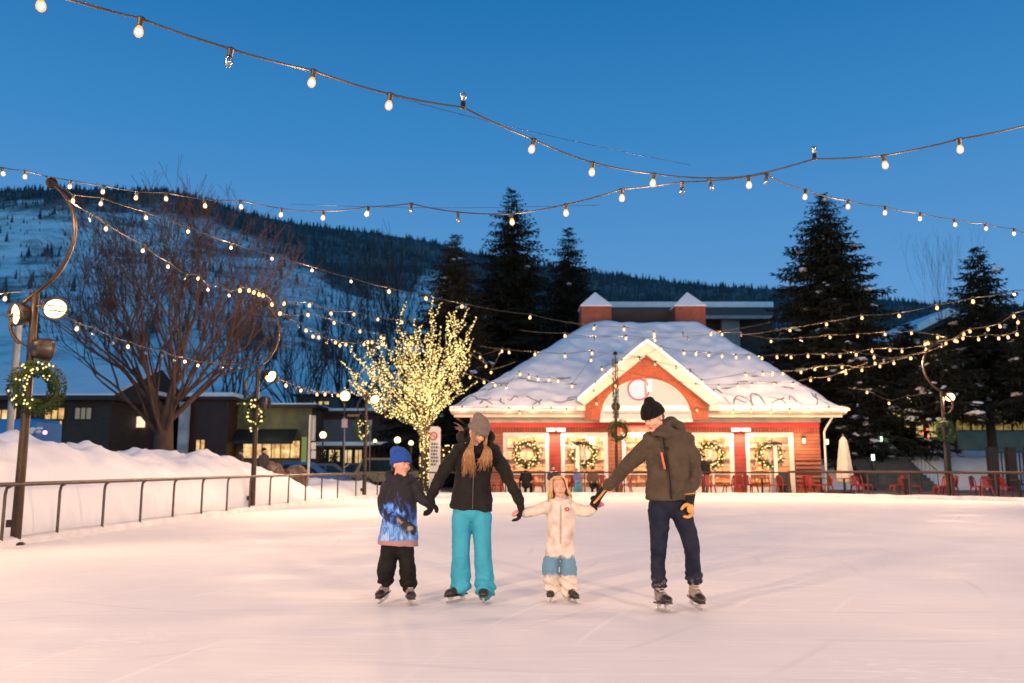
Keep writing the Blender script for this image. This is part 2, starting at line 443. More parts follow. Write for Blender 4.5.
# blue-hour sky: deep blue overhead, paler towards the horizon, over the Nishita twilight
tc = nt.nodes.new('ShaderNodeTexCoord'); sp = nt.nodes.new('ShaderNodeSeparateXYZ'); nt.links.new(tc.outputs['Generated'], sp.inputs[0])
cr = ramp(nt, [(0.0, srgb(118, 168, 214)), (.20, srgb(93, 152, 209)), (.36, srgb(60, 134, 197)), (.50, srgb(36, 115, 179)), (.62, srgb(24, 96, 158)), (1.0, srgb(13, 58, 108))])
nt.links.new(sp.outputs[2], cr.inputs[0])
add = nt.nodes.new('ShaderNodeMixRGB'); add.blend_type = 'ADD'; add.inputs[0].default_value = .12
# afterglow: the sky behind the photographer, where the sun went down, is brighter
gl = ramp(nt, [(.0, (38, 26, 18)), (.35, (18, 15.5, 14)), (.55, (10.5, 10.5, 10.5)), (1.0, (10, 10, 10))])
mrg = nt.nodes.new('ShaderNodeMapRange'); mrg.inputs[1].default_value = -1; mrg.inputs[2].default_value = 1; nt.links.new(sp.outputs[1], mrg.inputs[0]); nt.links.new(mrg.outputs[0], gl.inputs[0])
mul = nt.nodes.new('ShaderNodeMixRGB'); mul.blend_type = 'MULTIPLY'; mul.inputs[0].default_value = 1; nt.links.new(gl.outputs[0], mul.inputs[2])
nt.links.new(cr.outputs[0], mul.inputs[1]); nt.links.new(mul.outputs[0], add.inputs[1]); nt.links.new(sky.outputs[0], add.inputs[2])
nt.links.new(add.outputs[0], bg.inputs[0]); bg.inputs[1].default_value = .1

SC.view_settings.view_transform = 'Standard'; SC.view_settings.look = 'None'; SC.view_settings.exposure = 0; SC.view_settings.gamma = 1
SC.cycles.use_denoising = True
SC.cycles.sample_clamp_indirect = 3.0; SC.cycles.sample_clamp_direct = 0
SC.cycles.max_bounces = 6; SC.cycles.diffuse_bounces = 3; SC.cycles.glossy_bounces = 2; SC.cycles.transparent_max_bounces = 8
SC.cycles.caustics_reflective = False; SC.cycles.caustics_refractive = False
SC.cycles.use_adaptive_sampling = True; SC.cycles.adaptive_threshold = .02

# ---------------------------------------------------------------- ground, ice, curb, terrace
EDGE = [(-8.9, -12), (-8.75, 4), (-8.45, 10), (-8.2, 14), (-7.9, 20), (-7.5, 25), (-6.95, 30), (-6.3, 33.5), (-5.1, 36), (-3, 37.2), (0, 37.7),
        (6, 37.8), (11, 37.3), (14, 36.1), (16.6, 34.2), (18.8, 31.5), (20.5, 27), (21, 18), (21, -12)]
EDGE = [tuple(p) for p in spline(EDGE, 4)]
def edge_x(y):                     # left edge of the rink at depth y
    for (xa, ya), (xb, yb) in zip(EDGE, EDGE[1:]):
        if ya <= y <= yb: return xa + (xb - xa) * (y - ya) / (yb - ya + 1e-9)
    return EDGE[0][0]

def offset_poly(pts, d):
    out = []
    for i, p in enumerate(pts):
        a = V(pts[max(i - 1, 0)]); b = V(pts[min(i + 1, len(pts) - 1)])
        t = (b - a).normalized(); nrm = V((-t.y, t.x))       # left of travel = outside
        q = V(p) + nrm * d; out.append((q.x, q.y))
    return out

mb = MB(); n_ = 60
mb.add([(sx * 3000, sy * 3000 + 500, -.10) for sx, sy in ((-1, -1), (1, -1), (1, 1), (-1, 1))], [(0, 1, 2, 3)], False)
tag(mb.build('ground', asphalt, origin=(0, 0, -.1)), kind='structure')
mb = MB(); mb.add([(x, y, 0) for x, y in EDGE], [tuple(reversed(range(len(EDGE))))], False)
tag(mb.build('ice_rink', ice_mat, origin=(0, 0, 0)), kind='structure')
# low frosted board round the ice
mb = MB(); rnd = random.Random(4)
prof = [(-.0, -.09), (.0, .08), (.03, .12), (.10, .15), (.22, .14), (.27, .10), (.29, -.09)]
fine = [tuple(p) for p in spline(EDGE, 5)]
cols = [offset_poly(fine, d) for d, z in prof]; vs = []; fs = []
for i in range(len(fine)):
    for k, (d, z) in enumerate(prof):
        vs.append((cols[k][i][0], cols[k][i][1], z + (noise.noise(V((cols[k][i][0] * 1.5, cols[k][i][1] * 1.5, k * .3))) * .03 if z > 0 else 0)))
K = len(prof)
for i in range(len(fine) - 1):
    for k in range(K - 1): fs.append((i * K + k, i * K + k + 1, (i + 1) * K + k + 1, (i + 1) * K + k))
mb.add(vs, fs); tag(mb.build('rink_kerb', curb_mat, origin=(0, 0, 0)), kind='structure')
# terrace behind the rink
mb = MB(); inner = offset_poly([p for p in EDGE if p[1] > 30], .3)
inner = [p for p in inner]
poly = inner + [(27, 30), (27, 47), (-8, 47), (-8, 37)]
mb.add([(x, y, .02) for x, y in poly], [tuple(reversed(range(len(poly))))], False)
tag(mb.build('terrace', deck_mat, origin=(0, 0, .02)), kind='structure')

# ---------------------------------------------------------------- ploughed snow bank on the left
def bank_h(x, y):
    e = edge_x(y) - .45
    d = e - x                         # metres out from the rail
    if d < 0: return 0
    top = lerp_table([(-5, 1.9), (10, 2.0), (15, 1.9), (18, 1.85), (22, 1.68), (26, 1.7), (29, 1.5), (31, 1.05), (33, .55), (36, .75), (39, .55), (43, .3)], y)
    rise = lerp_table([(0, 0), (.08, .35), (.4, .72), (1.2, .92), (2.2, 1.0), (4.0, .95), (7, .6), (12, .35), (30, .25)], d)
    nz = noise.noise(V((x * .9, y * .9, 2))) * .18 + noise.noise(V((x * 2.6, y * 2.6, 5))) * .09 + noise.noise(V((x * 6, y * 6, 9))) * .04 + (.5 - abs(noise.noise(V((x * 3.4, y * 3.4, 21))))) * .09 + max(0, noise.noise(V((x * 9, y * 9, 31))) - .1) * .14
    lump = max(0, noise.noise(V((x * 1.4, y * .8, 11)))) * .3 * smooth01(.7, 2, d)
    return max(0, (top * rise + (nz * smooth01(0, .8, d) + lump) * min(1, top)) * smooth01(46, 41, y) * smooth01(-4.6, -6.6, x))
mb = MB(); vs = []; fs = []
ys = [-4 + i * .2 for i in range(250)]; ds = [0, .04, .1, .2] + [.35 + i * .16 for i in range(30)] + [5.3 + i * .6 for i in range(40)]
for y in ys:
    for d in ds:
        x = edge_x(y) - .45 - d; vs.append((x, y, bank_h(x, y) - .05))
W = len(ds)
for i in range(len(ys) - 1):
    for k in range(W - 1): fs.append((i * W + k, (i + 1) * W + k, (i + 1) * W + k + 1, i * W + k + 1))
mb.add(vs, fs); tag(mb.build('snow_bank', snow, origin=(0, 0, 0)), kind='structure')
# brown gritty snow heap behind the second post
mb = MB(); c = at(297, 470, 31); rr = random.Random(2)
for k in range(9):
    p = V((c.x - .55 + rr.uniform(-1.1, .5), 31.2 + rr.uniform(-.6, .6), .75 + rr.uniform(-.35, .3))); mb.ell(p, (rr.uniform(.3, .55), rr.uniform(.3, .5), rr.uniform(.3, .5)))
me = remeshed(mb, .05, 1); displace(me, wrinkles(.14, 3.2, ridge=False)); displace(me, wrinkles(.05, 9, ridge=False))
o = link('snow_heap', me, pm('gritty_snow', (.13, .085, .06), (.34, .26, .22), scale=1.6, rough=.9, bump=.7, spec=.1, lo=.45, hi=.75)); tag(o, kind='structure')
# a raised snowfield on the right, behind the terrace
mb = MB(); vs = []; fs = []
xs = [12 + i * .5 for i in range(90)]; ys = [46 + i * .5 for i in range(50)]
for x in xs:
    for y in ys:
        z = 1.9 * smooth01(46.2, 51, y + .12 * (x - 20)) * smooth01(13, 17, x) + .5 * smooth01(50, 60, y)
        vs.append((x, y, z - .08 + noise.noise(V((x * .5, y * .5, 1))) * .12 * min(1, z)))
W = len(ys)
for i in range(len(xs) - 1):
    for k in range(W - 1): fs.append((i * W + k, (i + 1) * W + k, (i + 1) * W + k + 1, i * W + k + 1))
mb.add(vs, fs); tag(mb.build('snow_slope', snow, origin=(0, 0, 0)), kind='structure')

# ---------------------------------------------------------------- hills
SIL = [(-700, 235), (-400, 215), (-200, 195), (0, 191), (60, 189), (100, 189), (180, 192), (215, 203), (250, 214), (300, 224), (360, 231), (430, 241), (480, 255), (540, 266),
       (600, 273), (700, 285), (770, 289), (870, 298), (930, 304), (1024, 306), (1200, 300), (1700, 285)]
SNOWLINE = [(-700, 250), (0, 199), (90, 200), (170, 202), (240, 226), (290, 250), (340, 282), (400, 292), (440, 268), (480, 300), (520, 380), (1024, 420)]
def hill_mat():
    m, nt, out = new_mat('snowy_wooded_hillside')
    b = N(nt, 'ShaderNodeBsdfPrincipled', i_Roughness=.9); nt.links.new(b.outputs[0], out.inputs[0]); b.inputs['Specular IOR Level'].default_value = .1
    at_ = N(nt, 'ShaderNodeAttribute', attribute_name='wood')
    tc = N(nt, 'ShaderNodeTexCoord'); nz = N(nt, 'ShaderNodeTexNoise', i_Scale=.02, i_Detail=9.0, i_Roughness=.7); nt.links.new(tc.outputs['Object'], nz.inputs['Vector'])
    ad = N(nt, 'ShaderNodeMath', operation='ADD'); nt.links.new(at_.outputs['Fac'], ad.inputs[0]); nt.links.new(nz.outputs[0], ad.inputs[1])
    r = ramp(nt, [(.52, (.62, .63, .65)), (.72, (.36, .37, .38)), (.95, (.10, .105, .11)), (1.25, (.022, .026, .026))])
    mp = N(nt, 'ShaderNodeMapping'); mp.inputs['Scale'].default_value = (.035, .06, .16); nt.links.new(tc.outputs['Object'], mp.inputs[0])
    n2 = N(nt, 'ShaderNodeTexNoise', i_Scale=1.0, i_Detail=8.0, i_Roughness=.75); nt.links.new(mp.outputs[0], n2.inputs['Vector'])
    m2 = N(nt, 'ShaderNodeMath', operation='MULTIPLY_ADD'); m2.inputs[1].default_value = 2.3; m2.inputs[2].default_value = -1.22; nt.links.new(n2.outputs[0], m2.inputs[0])
    a2 = N(nt, 'ShaderNodeMath', operation='ADD'); nt.links.new(ad.outputs[0], a2.inputs[0]); nt.links.new(m2.outputs[0], a2.inputs[1])
    mr = N(nt, 'ShaderNodeMath', operation='MULTIPLY'); mr.inputs[1].default_value = .75
    nt.links.new(a2.outputs[0], mr.inputs[0])
    r = ramp(nt, [(.36, (.84, .85, .86)), (.54, (.60, .61, .62)), (.74, (.28, .285, .29)), (.92, (.14, .145, .148))])  # wooded tones lifted as well, distance haze put into the colour
    nt.links.new(mr.outputs[0], r.inputs[0]); nt.links.new(r.outputs[0], b.inputs['Base Color'])
    return m
def hill_p(px, s):
    """s 0..1 from foot to crest along one bearing; returns (point, wood)"""
    crest = lerp_table([(-700, 900), (0, 900), (200, 850), (480, 1200), (700, 1700), (1700, 1800)], px)
    foot = lerp_table([(-700, 110), (300, 120), (480, 170), (700, 240), (1700, 260)], px)
    Y = foot + (crest - foot) * s
    sy = lerp_table(SIL, px)
    ztop = at(px, sy, crest).z
    e = s ** 1.15
    z = ztop * e * (1.0) - .5
    u = (px - CX) / F
    x = at(px, sy, Y).x
    q = V((x / 90, Y / 90, 0)); amp = (1 - abs(2 * s - 1) ** 3) * 14 * (Y / 900) ** .6
    z += noise.noise(q) * amp + noise.noise(q * 2.7) * amp * .5 + abs(noise.noise(q * 5)) * amp * .2
    z += noise.noise(V((px * .06, 3, 0))) * 1.6 * s
    # picture row this point would have, to look up the snow line by elevation
    row = 466 - (z - EYE) / Y * F
    sl = lerp_table(SNOWLINE, px)
    wood = smooth01(sl + 16, sl - 10, row + noise.noise(q * 3) * 16 + noise.noise(q * 9) * 8)
    wood = max(wood, .42 * smooth01(.05, .45, noise.noise(V((px / 160, row / 9, 4)))) * smooth01(420, 200, row) + .12)
    if px > 470: wood = max(wood, .55 + .35 * smooth01(-.1, .2, noise.noise(q * 2.2)))
    patch = smooth01(.18, .4, noise.noise(V((px / 45, row / 30, 8)))) * .55
    wood = max(wood, patch)
    return V((x, Y, z)), wood
mb = MB(); vs = []; fs = []; wd = []
PX = [-700 + i * 7 for i in range(343)]; S = [i / 70 for i in range(71)] + [1.06, 1.15]
for px in PX:
    for s in S:
        p, wo_ = hill_p(px, min(s, 1))
        if s > 1: p = V((p.x * s, p.y * s, p.z - (s - 1) * 400))
        vs.append(p); wd.append(wo_)
W = len(S)
for i in range(len(PX) - 1):
    for k in range(W - 1): fs.append((i * W + k, (i + 1) * W + k, (i + 1) * W + k + 1, i * W + k + 1))
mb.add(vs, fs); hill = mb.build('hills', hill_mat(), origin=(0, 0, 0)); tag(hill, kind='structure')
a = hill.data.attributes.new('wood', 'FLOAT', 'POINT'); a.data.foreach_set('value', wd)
# far-off wood on the hills
mb = MB(); rr = random.Random(8); cnt = 0
while cnt < 17000:
    px = rr.uniform(-350, 1300); s = rr.uniform(.08, 1.0) ** .75
    p, wo_ = hill_p(px, s)
    if rr.random() > (wo_ ** 1.5) * 1.0 + (.10 if px < 470 else .05): continue
    row = 466 - (p.z - EYE) / p.y * F
    h = rr.uniform(5, 11) * (.65 if px < 470 else 1.0) * (1.25 if wo_ > .7 else rr.choice((.35, .45, .6, 1.0))); r = h * rr.uniform(.16, .26)
    near = p.y < 420; nn = 5 if near else 3; a0 = rr.random() * 6
    for lo_, hi_, rs in (((-.1, .55, 1), (.22, .78, .75), (.5, 1.0, .48)) if near else ((-.1, 1.0, 1),)):
        vs = [(p.x + r * rs * rr.uniform(.7, 1.2) * cos(a0 + k * 2 * pi / nn), p.y + r * rs * sin(a0 + k * 2 * pi / nn), p.z + h * lo_ + rr.uniform(-.06, .06) * h) for k in range(nn)] + [(p.x + rr.uniform(-.05, .05) * h, p.y, p.z + h * hi_)]
        mb.add(vs, [(k, (k + 1) % nn, nn) for k in range(nn)])
    cnt += 1
o = mb.build('hillside_forest', pm('hazed_far_conifers', (.12, .125, .13), (.07, .075, .08), scale=.01, rough=.9, spec=.05), origin=(0, 0, 0))  # paler greys stand in for haze over the distant trees
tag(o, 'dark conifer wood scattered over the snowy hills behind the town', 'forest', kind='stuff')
# ---------------------------------------------------------------- conifers
def conifer(label, px, base_z, Y, top_py, half_w_px, seed, mat=None, snowy=.25, low=.08, power=.85, dens=1.0, group=None):
    rr = random.Random(seed)
    top = at(px, top_py, Y); base = V((top.x, Y, base_z)); h = top.z - base_z
    R = half_w_px / F * Y
    t = thing('pine_tree', label, 'tree', base, group)
    tr = MB(); lean = V((rr.uniform(-.15, .15), rr.uniform(-.1, .1), 0))
    tr.tube([base + V((0, 0, -.2)), base + V((0, 0, h * .4)) + lean * .4, base + lean + V((0, 0, h * .97))], [h * .018 + .06, h * .012 + .03, .015], 7)
    tr.build('trunk', bark, t)
    fo = MB(); sn = MB()
    z = h * low
    while z < h * .985:
        k = z / h; L0 = 1.15 * R * (1 - k) ** power * (.75 + .25 * smooth01(0, .2, k)) + .06
        nb = max(5, int((7 + 6 * (1 - k)) * dens))
        a0 = rr.random() * 6.28
        for j in range(nb):
            az = a0 + j * 2 * pi / nb + rr.uniform(-.35, .35)
            L = L0 * rr.choice((rr.uniform(.5, .8), rr.uniform(.8, 1.02), rr.uniform(.88, 1.12)))
            d = V((cos(az), sin(az), 0)); side = V((-sin(az), cos(az), 0))
            up = rr.uniform(.25, .5) * (k - .25) - .1
            p0 = base + lean * k + V((0, 0, z + rr.uniform(-.15, .15)))
            ns = max(3, int(L / .3)); pts = []
            for q in range(ns + 1):
                u = q / ns; pts.append(p0 + d * (L * u) + V((0, 0, L * (up * u - .32 * u * u + .20 * u ** 3))))
            fo.tube(pts, [.03 * (1 - .8 * q / ns) + .004 for q in range(ns + 1)], 3, False)
            for q in range(1, ns + 1):
                u = q / ns; p = pts[q]
                bl = (.30 * (1 - .5 * smooth01(.75, 1, k)) + .70 * L * .35 * (1 - u * .75)) * rr.uniform(.7, 1.2)
                for sgn in (-1, 1, 0):
                    if sgn == 0:
                        dd = V((rr.uniform(-.4, .4), rr.uniform(-.4, .4), -1)).normalized() if q < ns else (d + V((0, 0, .25))).normalized(); ln = min(bl, .5) * .9
                    else:
                        dd = (side * sgn + d * rr.uniform(.5, 1.0) + V((0, 0, rr.uniform(-.45, .1)))).normalized(); ln = bl
                    wv = dd.cross(V((rr.uniform(-.3, .3), rr.uniform(-.3, .3), 1))).normalized() * (ln * rr.uniform(.07, .12) + .02)
                    mid = p + dd * ln * .45; tip = p + dd * ln + V((0, 0, -ln * .12))
                    fo.add([p, mid + wv, tip, mid - wv], [(0, 1, 2, 3)], False)
                    # more needles of the same spray, turned and drooping, give the branch body
                    w2 = V((0, 0, 1)) * (ln * .06 + .012)
                    fo.add([p, mid + w2, tip, mid - w2], [(0, 1, 2, 3)], False)
                    p3 = p + d * rr.uniform(-.14, .14) + V((0, 0, -.03)); d3 = (dd + V((rr.uniform(-.35, .35), rr.uniform(-.35, .35), rr.uniform(-.5, .0)))).normalized() * ln * rr.uniform(.6, .95); w3 = d3.cross(V((rr.uniform(-.4, .4), rr.uniform(-.4, .4), 1))).normalized() * (ln * .08 + .018)
                    fo.add([p3, p3 + d3 * .45 + w3, p3 + d3, p3 + d3 * .45 - w3], [(0, 1, 2, 3)], False)
            if snowy and rr.random() < snowy * .55 * (1.05 - k):
                q = rr.randint(max(1, ns // 2), ns); p = pts[q] + V((0, 0, .08)); s = rr.uniform(.14, .42) * (1 + .4 * (1 - k))
                M = Matrix.Rotation(az, 3, 'Z') @ Matrix.Rotation(rr.uniform(-.1, .35), 3, 'Y')
                for e in range(rr.randint(2, 6)):
                    se = s * rr.uniform(.4, 1.0); c_ = p - d * rr.uniform(-.1, 1.5) * s + side * rr.uniform(-.6, .6) * s + V((0, 0, rr.uniform(-.1, .08)))
                    i0 = len(sn.v); sn.ell(c_, (se * rr.uniform(.6, 1.1), se * rr.uniform(.4, .7), se * rr.uniform(.18, .34)), M, 7, 5)
                    for ii in range(i0, len(sn.v)):
                        q_ = V(sn.v[ii]); f_ = 1 + .45 * noise.noise(q_ * 4.5); sn.v[ii] = tuple(c_ + (q_ - c_) * f_)
        z += (.24 + .15 * (1 - k) + .12 * smooth01(.85, 1, k)) * (h / 14) ** .5 / dens
    fo.build('crown', mat or needle, t)
    if sn.v: tag(sn.build('snow_load', snow, t), kind='stuff')
    return t

conifer('warm-tinted spruce left of the tallest of the three spruces behind the hut', 456, 0, 62, 229, 80, 1, needle_warmlit, .16, .08, .78)
conifer('tallest of the three dark spruces behind the hut, its tip above the string lights', 510, 0, 66, 183, 84, 2, needle, .10, .08, .78)
conifer('dark spruce just left of the roof turrets, right of the tallest spruce', 569, 0, 68, 224, 76, 3, needle, .16, .08, .78)
conifer('tall broad dark spruce beside the right slope of the snowy hut roof', 823, 0, 54, 192, 96, 4, needle, .7, .04, .70, 1.15)
conifer('spruce at the right with a narrow top standing against the sky', 976, 0, 52, 243, 80, 5, needle, .7, .36, .75)
conifer('low snow laden spruce behind the steps, right of the broad spruce', 905, 1.2, 60, 322, 66, 6, needle, .9, .44, .7)
conifer('snow laden spruce behind the right light post, with a bare trunk', 938, 0, 47.5, 330, 66, 7, needle, .9, .46, .65)
conifer('spruce cut off by the right picture border, with hanging branches over the slatted fence', 1032, 0, 47, 300, 72, 9, needle, .7, .42, .7)
conifer('bushy dark evergreen right behind the glittering tree, below the spruces', 478, 0, 58, 320, 48, 10, needle_warmlit, .2)
conifer('dark evergreen filling the gap between the furled umbrella and the broad spruce', 856, 0, 50, 345, 34, 12, needle, .6, .12, .7)

# ---------------------------------------------------------------- bare trees
def grow(rr, mb, p, d, L, r, depth, maxd, spread, segs, tips, upb=.12, minr=.006, kids=(2, 3)):
    n = 4 if depth < 3 else 3
    pts = [p]; dd = d.copy()
    for i in range(n):
        dd = (dd + V((rr.uniform(-.16, .16), rr.uniform(-.16, .16), rr.uniform(-.06, .06) + upb * .4))).normalized()
        pts.append(pts[-1] + dd * (L / n))
    r1 = max(minr, r * .62)
    mb.tube(pts, [r + (r1 - r) * i / n for i in range(n + 1)], 6 if depth < 2 else (4 if depth < 4 else 3), False)
    segs.append((pts, r, depth))
    if depth >= maxd:
        tips.append(pts[-1]); return
    for k in range(rr.randint(*kids) + (1 if depth == 0 else 0)):
        a = rr.random() * 2 * pi; sp_ = rr.uniform(.5, 1.0) * spread
        o1 = dd.orthogonal().normalized(); o2 = dd.cross(o1)
        nd = (dd + (o1 * cos(a) + o2 * sin(a)) * sp_ + V((0, 0, upb))).normalized()
        st = pts[-1] if k < 2 else pts[rr.randint(1, n - 1)]
        grow(rr, mb, st, nd, L * rr.uniform(.62, .86), r1 * rr.uniform(.75, 1), depth + 1, maxd, spread, segs, tips, upb, minr, kids)

# big leafless tree behind the snow bank
Yb = 31.0; b0 = at(162, 470, Yb); base = V((b0.x, Yb, -.1)); rr = random.Random(21)
t = thing('bare_tree', 'large leafless reddish brown tree with many upright limbs behind the snow bank', 'tree', base)
tr = MB(); tr.tube([base, base + V((.05, 0, 1.2)), base + V((.0, 0, 2.4)), base + V((.05, 0, 3.5))], [.46, .37, .34, .22], 9); tr.build('trunk', barkred, t)
cr_ = MB(); segs = []; tips = []
for k in range(15):
    a = k * 2 * pi / 15 * 2 + rr.uniform(-.3, .3); out = rr.uniform(.2, 1.25)
    d = V((cos(a) * out, sin(a) * out, 1)).normalized()
    st = base + V((cos(a) * .12, sin(a) * .12, rr.uniform(2.3, 3.4)))
    grow(rr, cr_, st, d, rr.uniform(2.3, 2.75) * (1.16 - .24 * out), rr.uniform(.07, .12), 0, 6, .58, segs, tips, .085, .0068, (2, 3))
# keep the crown to the tree's own spread
cr_.build('crown', barkred, t)

# thin bare tree beside the far right spruce
for (px, top, Y, sd, lab) in ((958, 268, 56, 31, 'thin leafless tree with upright twigs left of the far right spruce'), ):
    b = at(px, 470, Y); base = V((b.x, Y, 0)); h = at(px, top, Y).z; rr = random.Random(sd)
    t = thing('bare_tree', lab, 'tree', base); tr = MB(); tr.tube([base, base + V((0, 0, h * .45))], [.14, .09], 6); tr.build('trunk', bark, t)
    mbx = MB(); segs = []; tips = []
    for k in range(6): grow(rr, mbx, base + V((0, 0, h * rr.uniform(.3, .45))), V((rr.uniform(-.3, .3), rr.uniform(-.2, .2), 1)).normalized(), h * .26, .022, 0, 4, .28, segs, tips, .25, .004, (2, 2))
    mbx.build('crown', bark, t)
# leafless thicket in front of the hill, left of the glittering tree
for (px, top, Y, sd, lab) in ((345, 285, 75, 41, 'leafless tree of hazy twigs between the second and third light posts'), (398, 262, 80, 42, 'taller leafless tree of hazy twigs behind the glittering tree'),
                              (225, 300, 60, 43, 'leafless tree over the green shop, right of the large bare tree'), (300, 330, 70, 44, 'small leafless tree above the white pylon sign')):
    b = at(px, 470, Y); base = V((b.x, Y, 0)); h = at(px, top, Y).z; rr = random.Random(sd)
    t = thing('bare_tree', lab, 'tree', base); tr = MB(); tr.tube([base, base + V((0, 0, h * .3))], [.25, .2], 6); tr.build('trunk', barkred, t)
    mbx = MB(); segs = []; tips = []
    for k in range(7):
        a = rr.random() * 6.28; o_ = rr.uniform(.2, .8)
        grow(rr, mbx, base + V((0, 0, h * rr.uniform(.2, .3))), V((cos(a) * o_, sin(a) * o_, 1)).normalized(), h * .27, .11, 0, 4, .5, segs, tips, .15, .018, (2, 3))
    mbx.build('crown', barkred, t)

# ---------------------------------------------------------------- tree wound with fairy lights
Yl = 45.0; b = at(424, 470, Yl); base = V((b.x, Yl, 0)); rr = random.Random(77)
t = thing('glittering_tree', 'leafless tree wound all over with yellow fairy lights, left of the hut', 'tree', base)
tr = MB(); tpts = [base, base + V((-.05, 0, 1.2)), base + V((.05, 0, 2.4)), base + V((-.15, 0, 3.2))]; tr.tube(tpts, [.3, .22, .2, .17], 8); tr.build('trunk', bark, t)
mbx = MB(); segs = []; tips = []
targets = [((352, 372), .5), ((368, 352), .2), ((385, 366), -.6), ((398, 322), .3), ((414, 318), -.5), ((430, 312), .5), ((447, 316), -.4), ((458, 318), .2), ((470, 345), .3), ((464, 362), -.3), ((440, 345), .9), ((405, 345), -.9), ((378, 395), .4), ((390, 385), -.3), ((440, 380), .5), ((425, 335), 0), ((420, 360), .2), ((358, 392), -.2), ((452, 335), -.8), ((395, 350), .8), ((360, 362), .5), ((374, 378), -.7), ((384, 340), .5), ((405, 330), .3), ((436, 325), -.4), ((474, 352), .1), ((468, 330), .4), ((455, 355), -.8), ((412, 372), -.9), ((435, 360), -.9), ((396, 372), .8), ((448, 395), .3), ((366, 400), .3), ((384, 402), -.5), ((354, 384), .2), ((372, 408), .5), ((394, 412), -.6), ((462, 385), .3), ((452, 402), -.4), ((470, 366), .2), ((400, 398), .9), ((430, 400), -.9), ((414, 390), .9)]
lights = []
for (tp, dy) in targets:
    e = at(tp[0], tp[1], Yl + dy * 2.2); s = base + V((rr.uniform(-.12, .12), rr.uniform(-.12, .12), rr.uniform(2.2, 3.3)))
    m1 = s.lerp(e, .35) + V((-(e.x - s.x) * .12, 0, .35)); m2 = s.lerp(e, .7) + V((rr.uniform(-.2, .2), rr.uniform(-.2, .2), .15))
    q = [V(x) for x in spline([tuple(s), tuple(m1), tuple(m2), tuple(e)], 7)]
    mbx.tube(q, [.085 - .07 * i / (len(q) - 1) for i in range(len(q))], 5, False); segs.append(q)
    for k in range(9):
        i = rr.randint(4, len(q) - 2); d0 = (q[i + 1] - q[i]).normalized()
        d = (d0 * .7 + V((rr.uniform(-1, 1), rr.uniform(-1, 1), rr.uniform(-.25, .9)))).normalized(); L = rr.uniform(.5, 1.3)
        p2 = [q[i], q[i] + d * L * .5 + V((0, 0, .05)), q[i] + d * L + V((0, 0, .2))]
        mbx.tube(p2, [.02, .014, .008], 4, False); segs.append([V(x) for x in spline([tuple(x) for x in p2], 3)])
mbx.build('crown', bark, t)
for q in segs:
    for a_, b_ in zip(q, q[1:]):
        n = max(1, int((b_ - a_).length / .08))
        for k in range(n):
            lights.append(a_.lerp(b_, (k + rr.random()) / n) + V((rr.uniform(-1, 1), rr.uniform(-1, 1), rr.uniform(-1, 1))) * .06)
for k in range(190):
    z = rr.random() * 3.1; a = k * .9; lights.append(base + V((cos(a) * .24, sin(a) * .24, z)))
rr.shuffle(lights); lights.sort(key=lambda p: p.y)
lm = MB().octa((0, 0, 0), .047).mesh('fairy_light')
for p in lights[:100]:
    link('fairy_light', lm, fairy, t, p - base)
mbx = MB()
for p in lights[100:]: mbx.octa(p, rr.uniform(.030, .052))
for i_ in range(len(mbx.m)): mbx.m[i_] = 1 if (i_ // 8) % 5 in (1, 3) else 0
tag(mbx.build('fairy_lights', [fairy, fairy_dim], t), kind='stuff')

# low shrubs with lights right of the glittering tree, and dark shrubs
def shrub(label, px, py, Y, wpx, hpx, seed, lit=0, m=None):
    rr = random.Random(seed); b = at(px, py, Y); rw = wpx / F * Y / 2; h = hpx / F * Y
    base = V((b.x, Y, max(0, b.z))); t = thing('shrub', label, 'shrub', base); fo = MB()
    for k in range(420):
        a = rr.random() * 6.28; r_ = sqrt(rr.random()) * rw; z = rr.random() * h * (1 - (r_ / rw) ** 2 * .6)
        p = base + V((cos(a) * r_, sin(a) * r_, z)); d = V((rr.uniform(-1, 1), rr.uniform(-1, 1), rr.uniform(-.2, 1))).normalized() * rr.uniform(.15, .32)
        w_ = d.orthogonal().normalized() * .045; fo.add([p, p + d * .5 + w_, p + d, p + d * .5 - w_], [(0, 1, 2, 3)], False)
    fo.build('foliage', m or needle_warmlit, t)
    st = MB()
    for k in range(4): st.tube([base, base + V((rr.uniform(-.5, .5) * rw, rr.uniform(-.5, .5) * rw, h * .7))], [.03, .01], 4)
    st.build('stem', bark, t)
    for k in range(lit):
        a = rr.random() * 6.28; p = base + V((cos(a) * rw * rr.random(), -abs(sin(a)) * rw * rr.random(), h * rr.uniform(.4, 1)))
        link('fairy_light', lm, fairy, t, p - base)
shrub('shrub dotted with fairy lights between the woman in black and the hut', 448, 472, 45.5, 30, 26, 5, 34)
shrub('dark conical shrub at the foot of the glittering tree, left one', 402, 474, 46, 16, 22, 6)
shrub('small dark upright evergreen before the lit shopfront, beside the globe lamp', 323, 473, 52, 8, 23, 15, 0, needle)
shrub('slim dark upright evergreen before the lit shopfront, right of the globe lamp', 334, 473, 52, 7, 21, 16, 0, needle)
# ---------------------------------------------------------------- the rink hut
YW, YE, YG = 42.0, 41.0, 40.85
def wx(px, Y=YW): return at(px, 462, Y).x
def wz(py, Y=YW): return at(648, py, Y).z
hut = thing('rink_hut', 'red brick hut with a snow covered hipped roof, arched gable and wreathed doors', 'building', (6.6, YW, 0))
XL, XR, ZE = -2.9, 16.06, wz(411, YE)
def smin(a, b, k=.5):
    h = max(k - abs(a - b), 0) / k; return min(a, b) - h * h * k * .25
def roof_h(x, y):
    h = smin(smin((y - YE) * .635, (59 - y) * .635, 1.2), smin((x - XL) * .735, (XR - x) * 1.15, 1.2), .9)
    return h
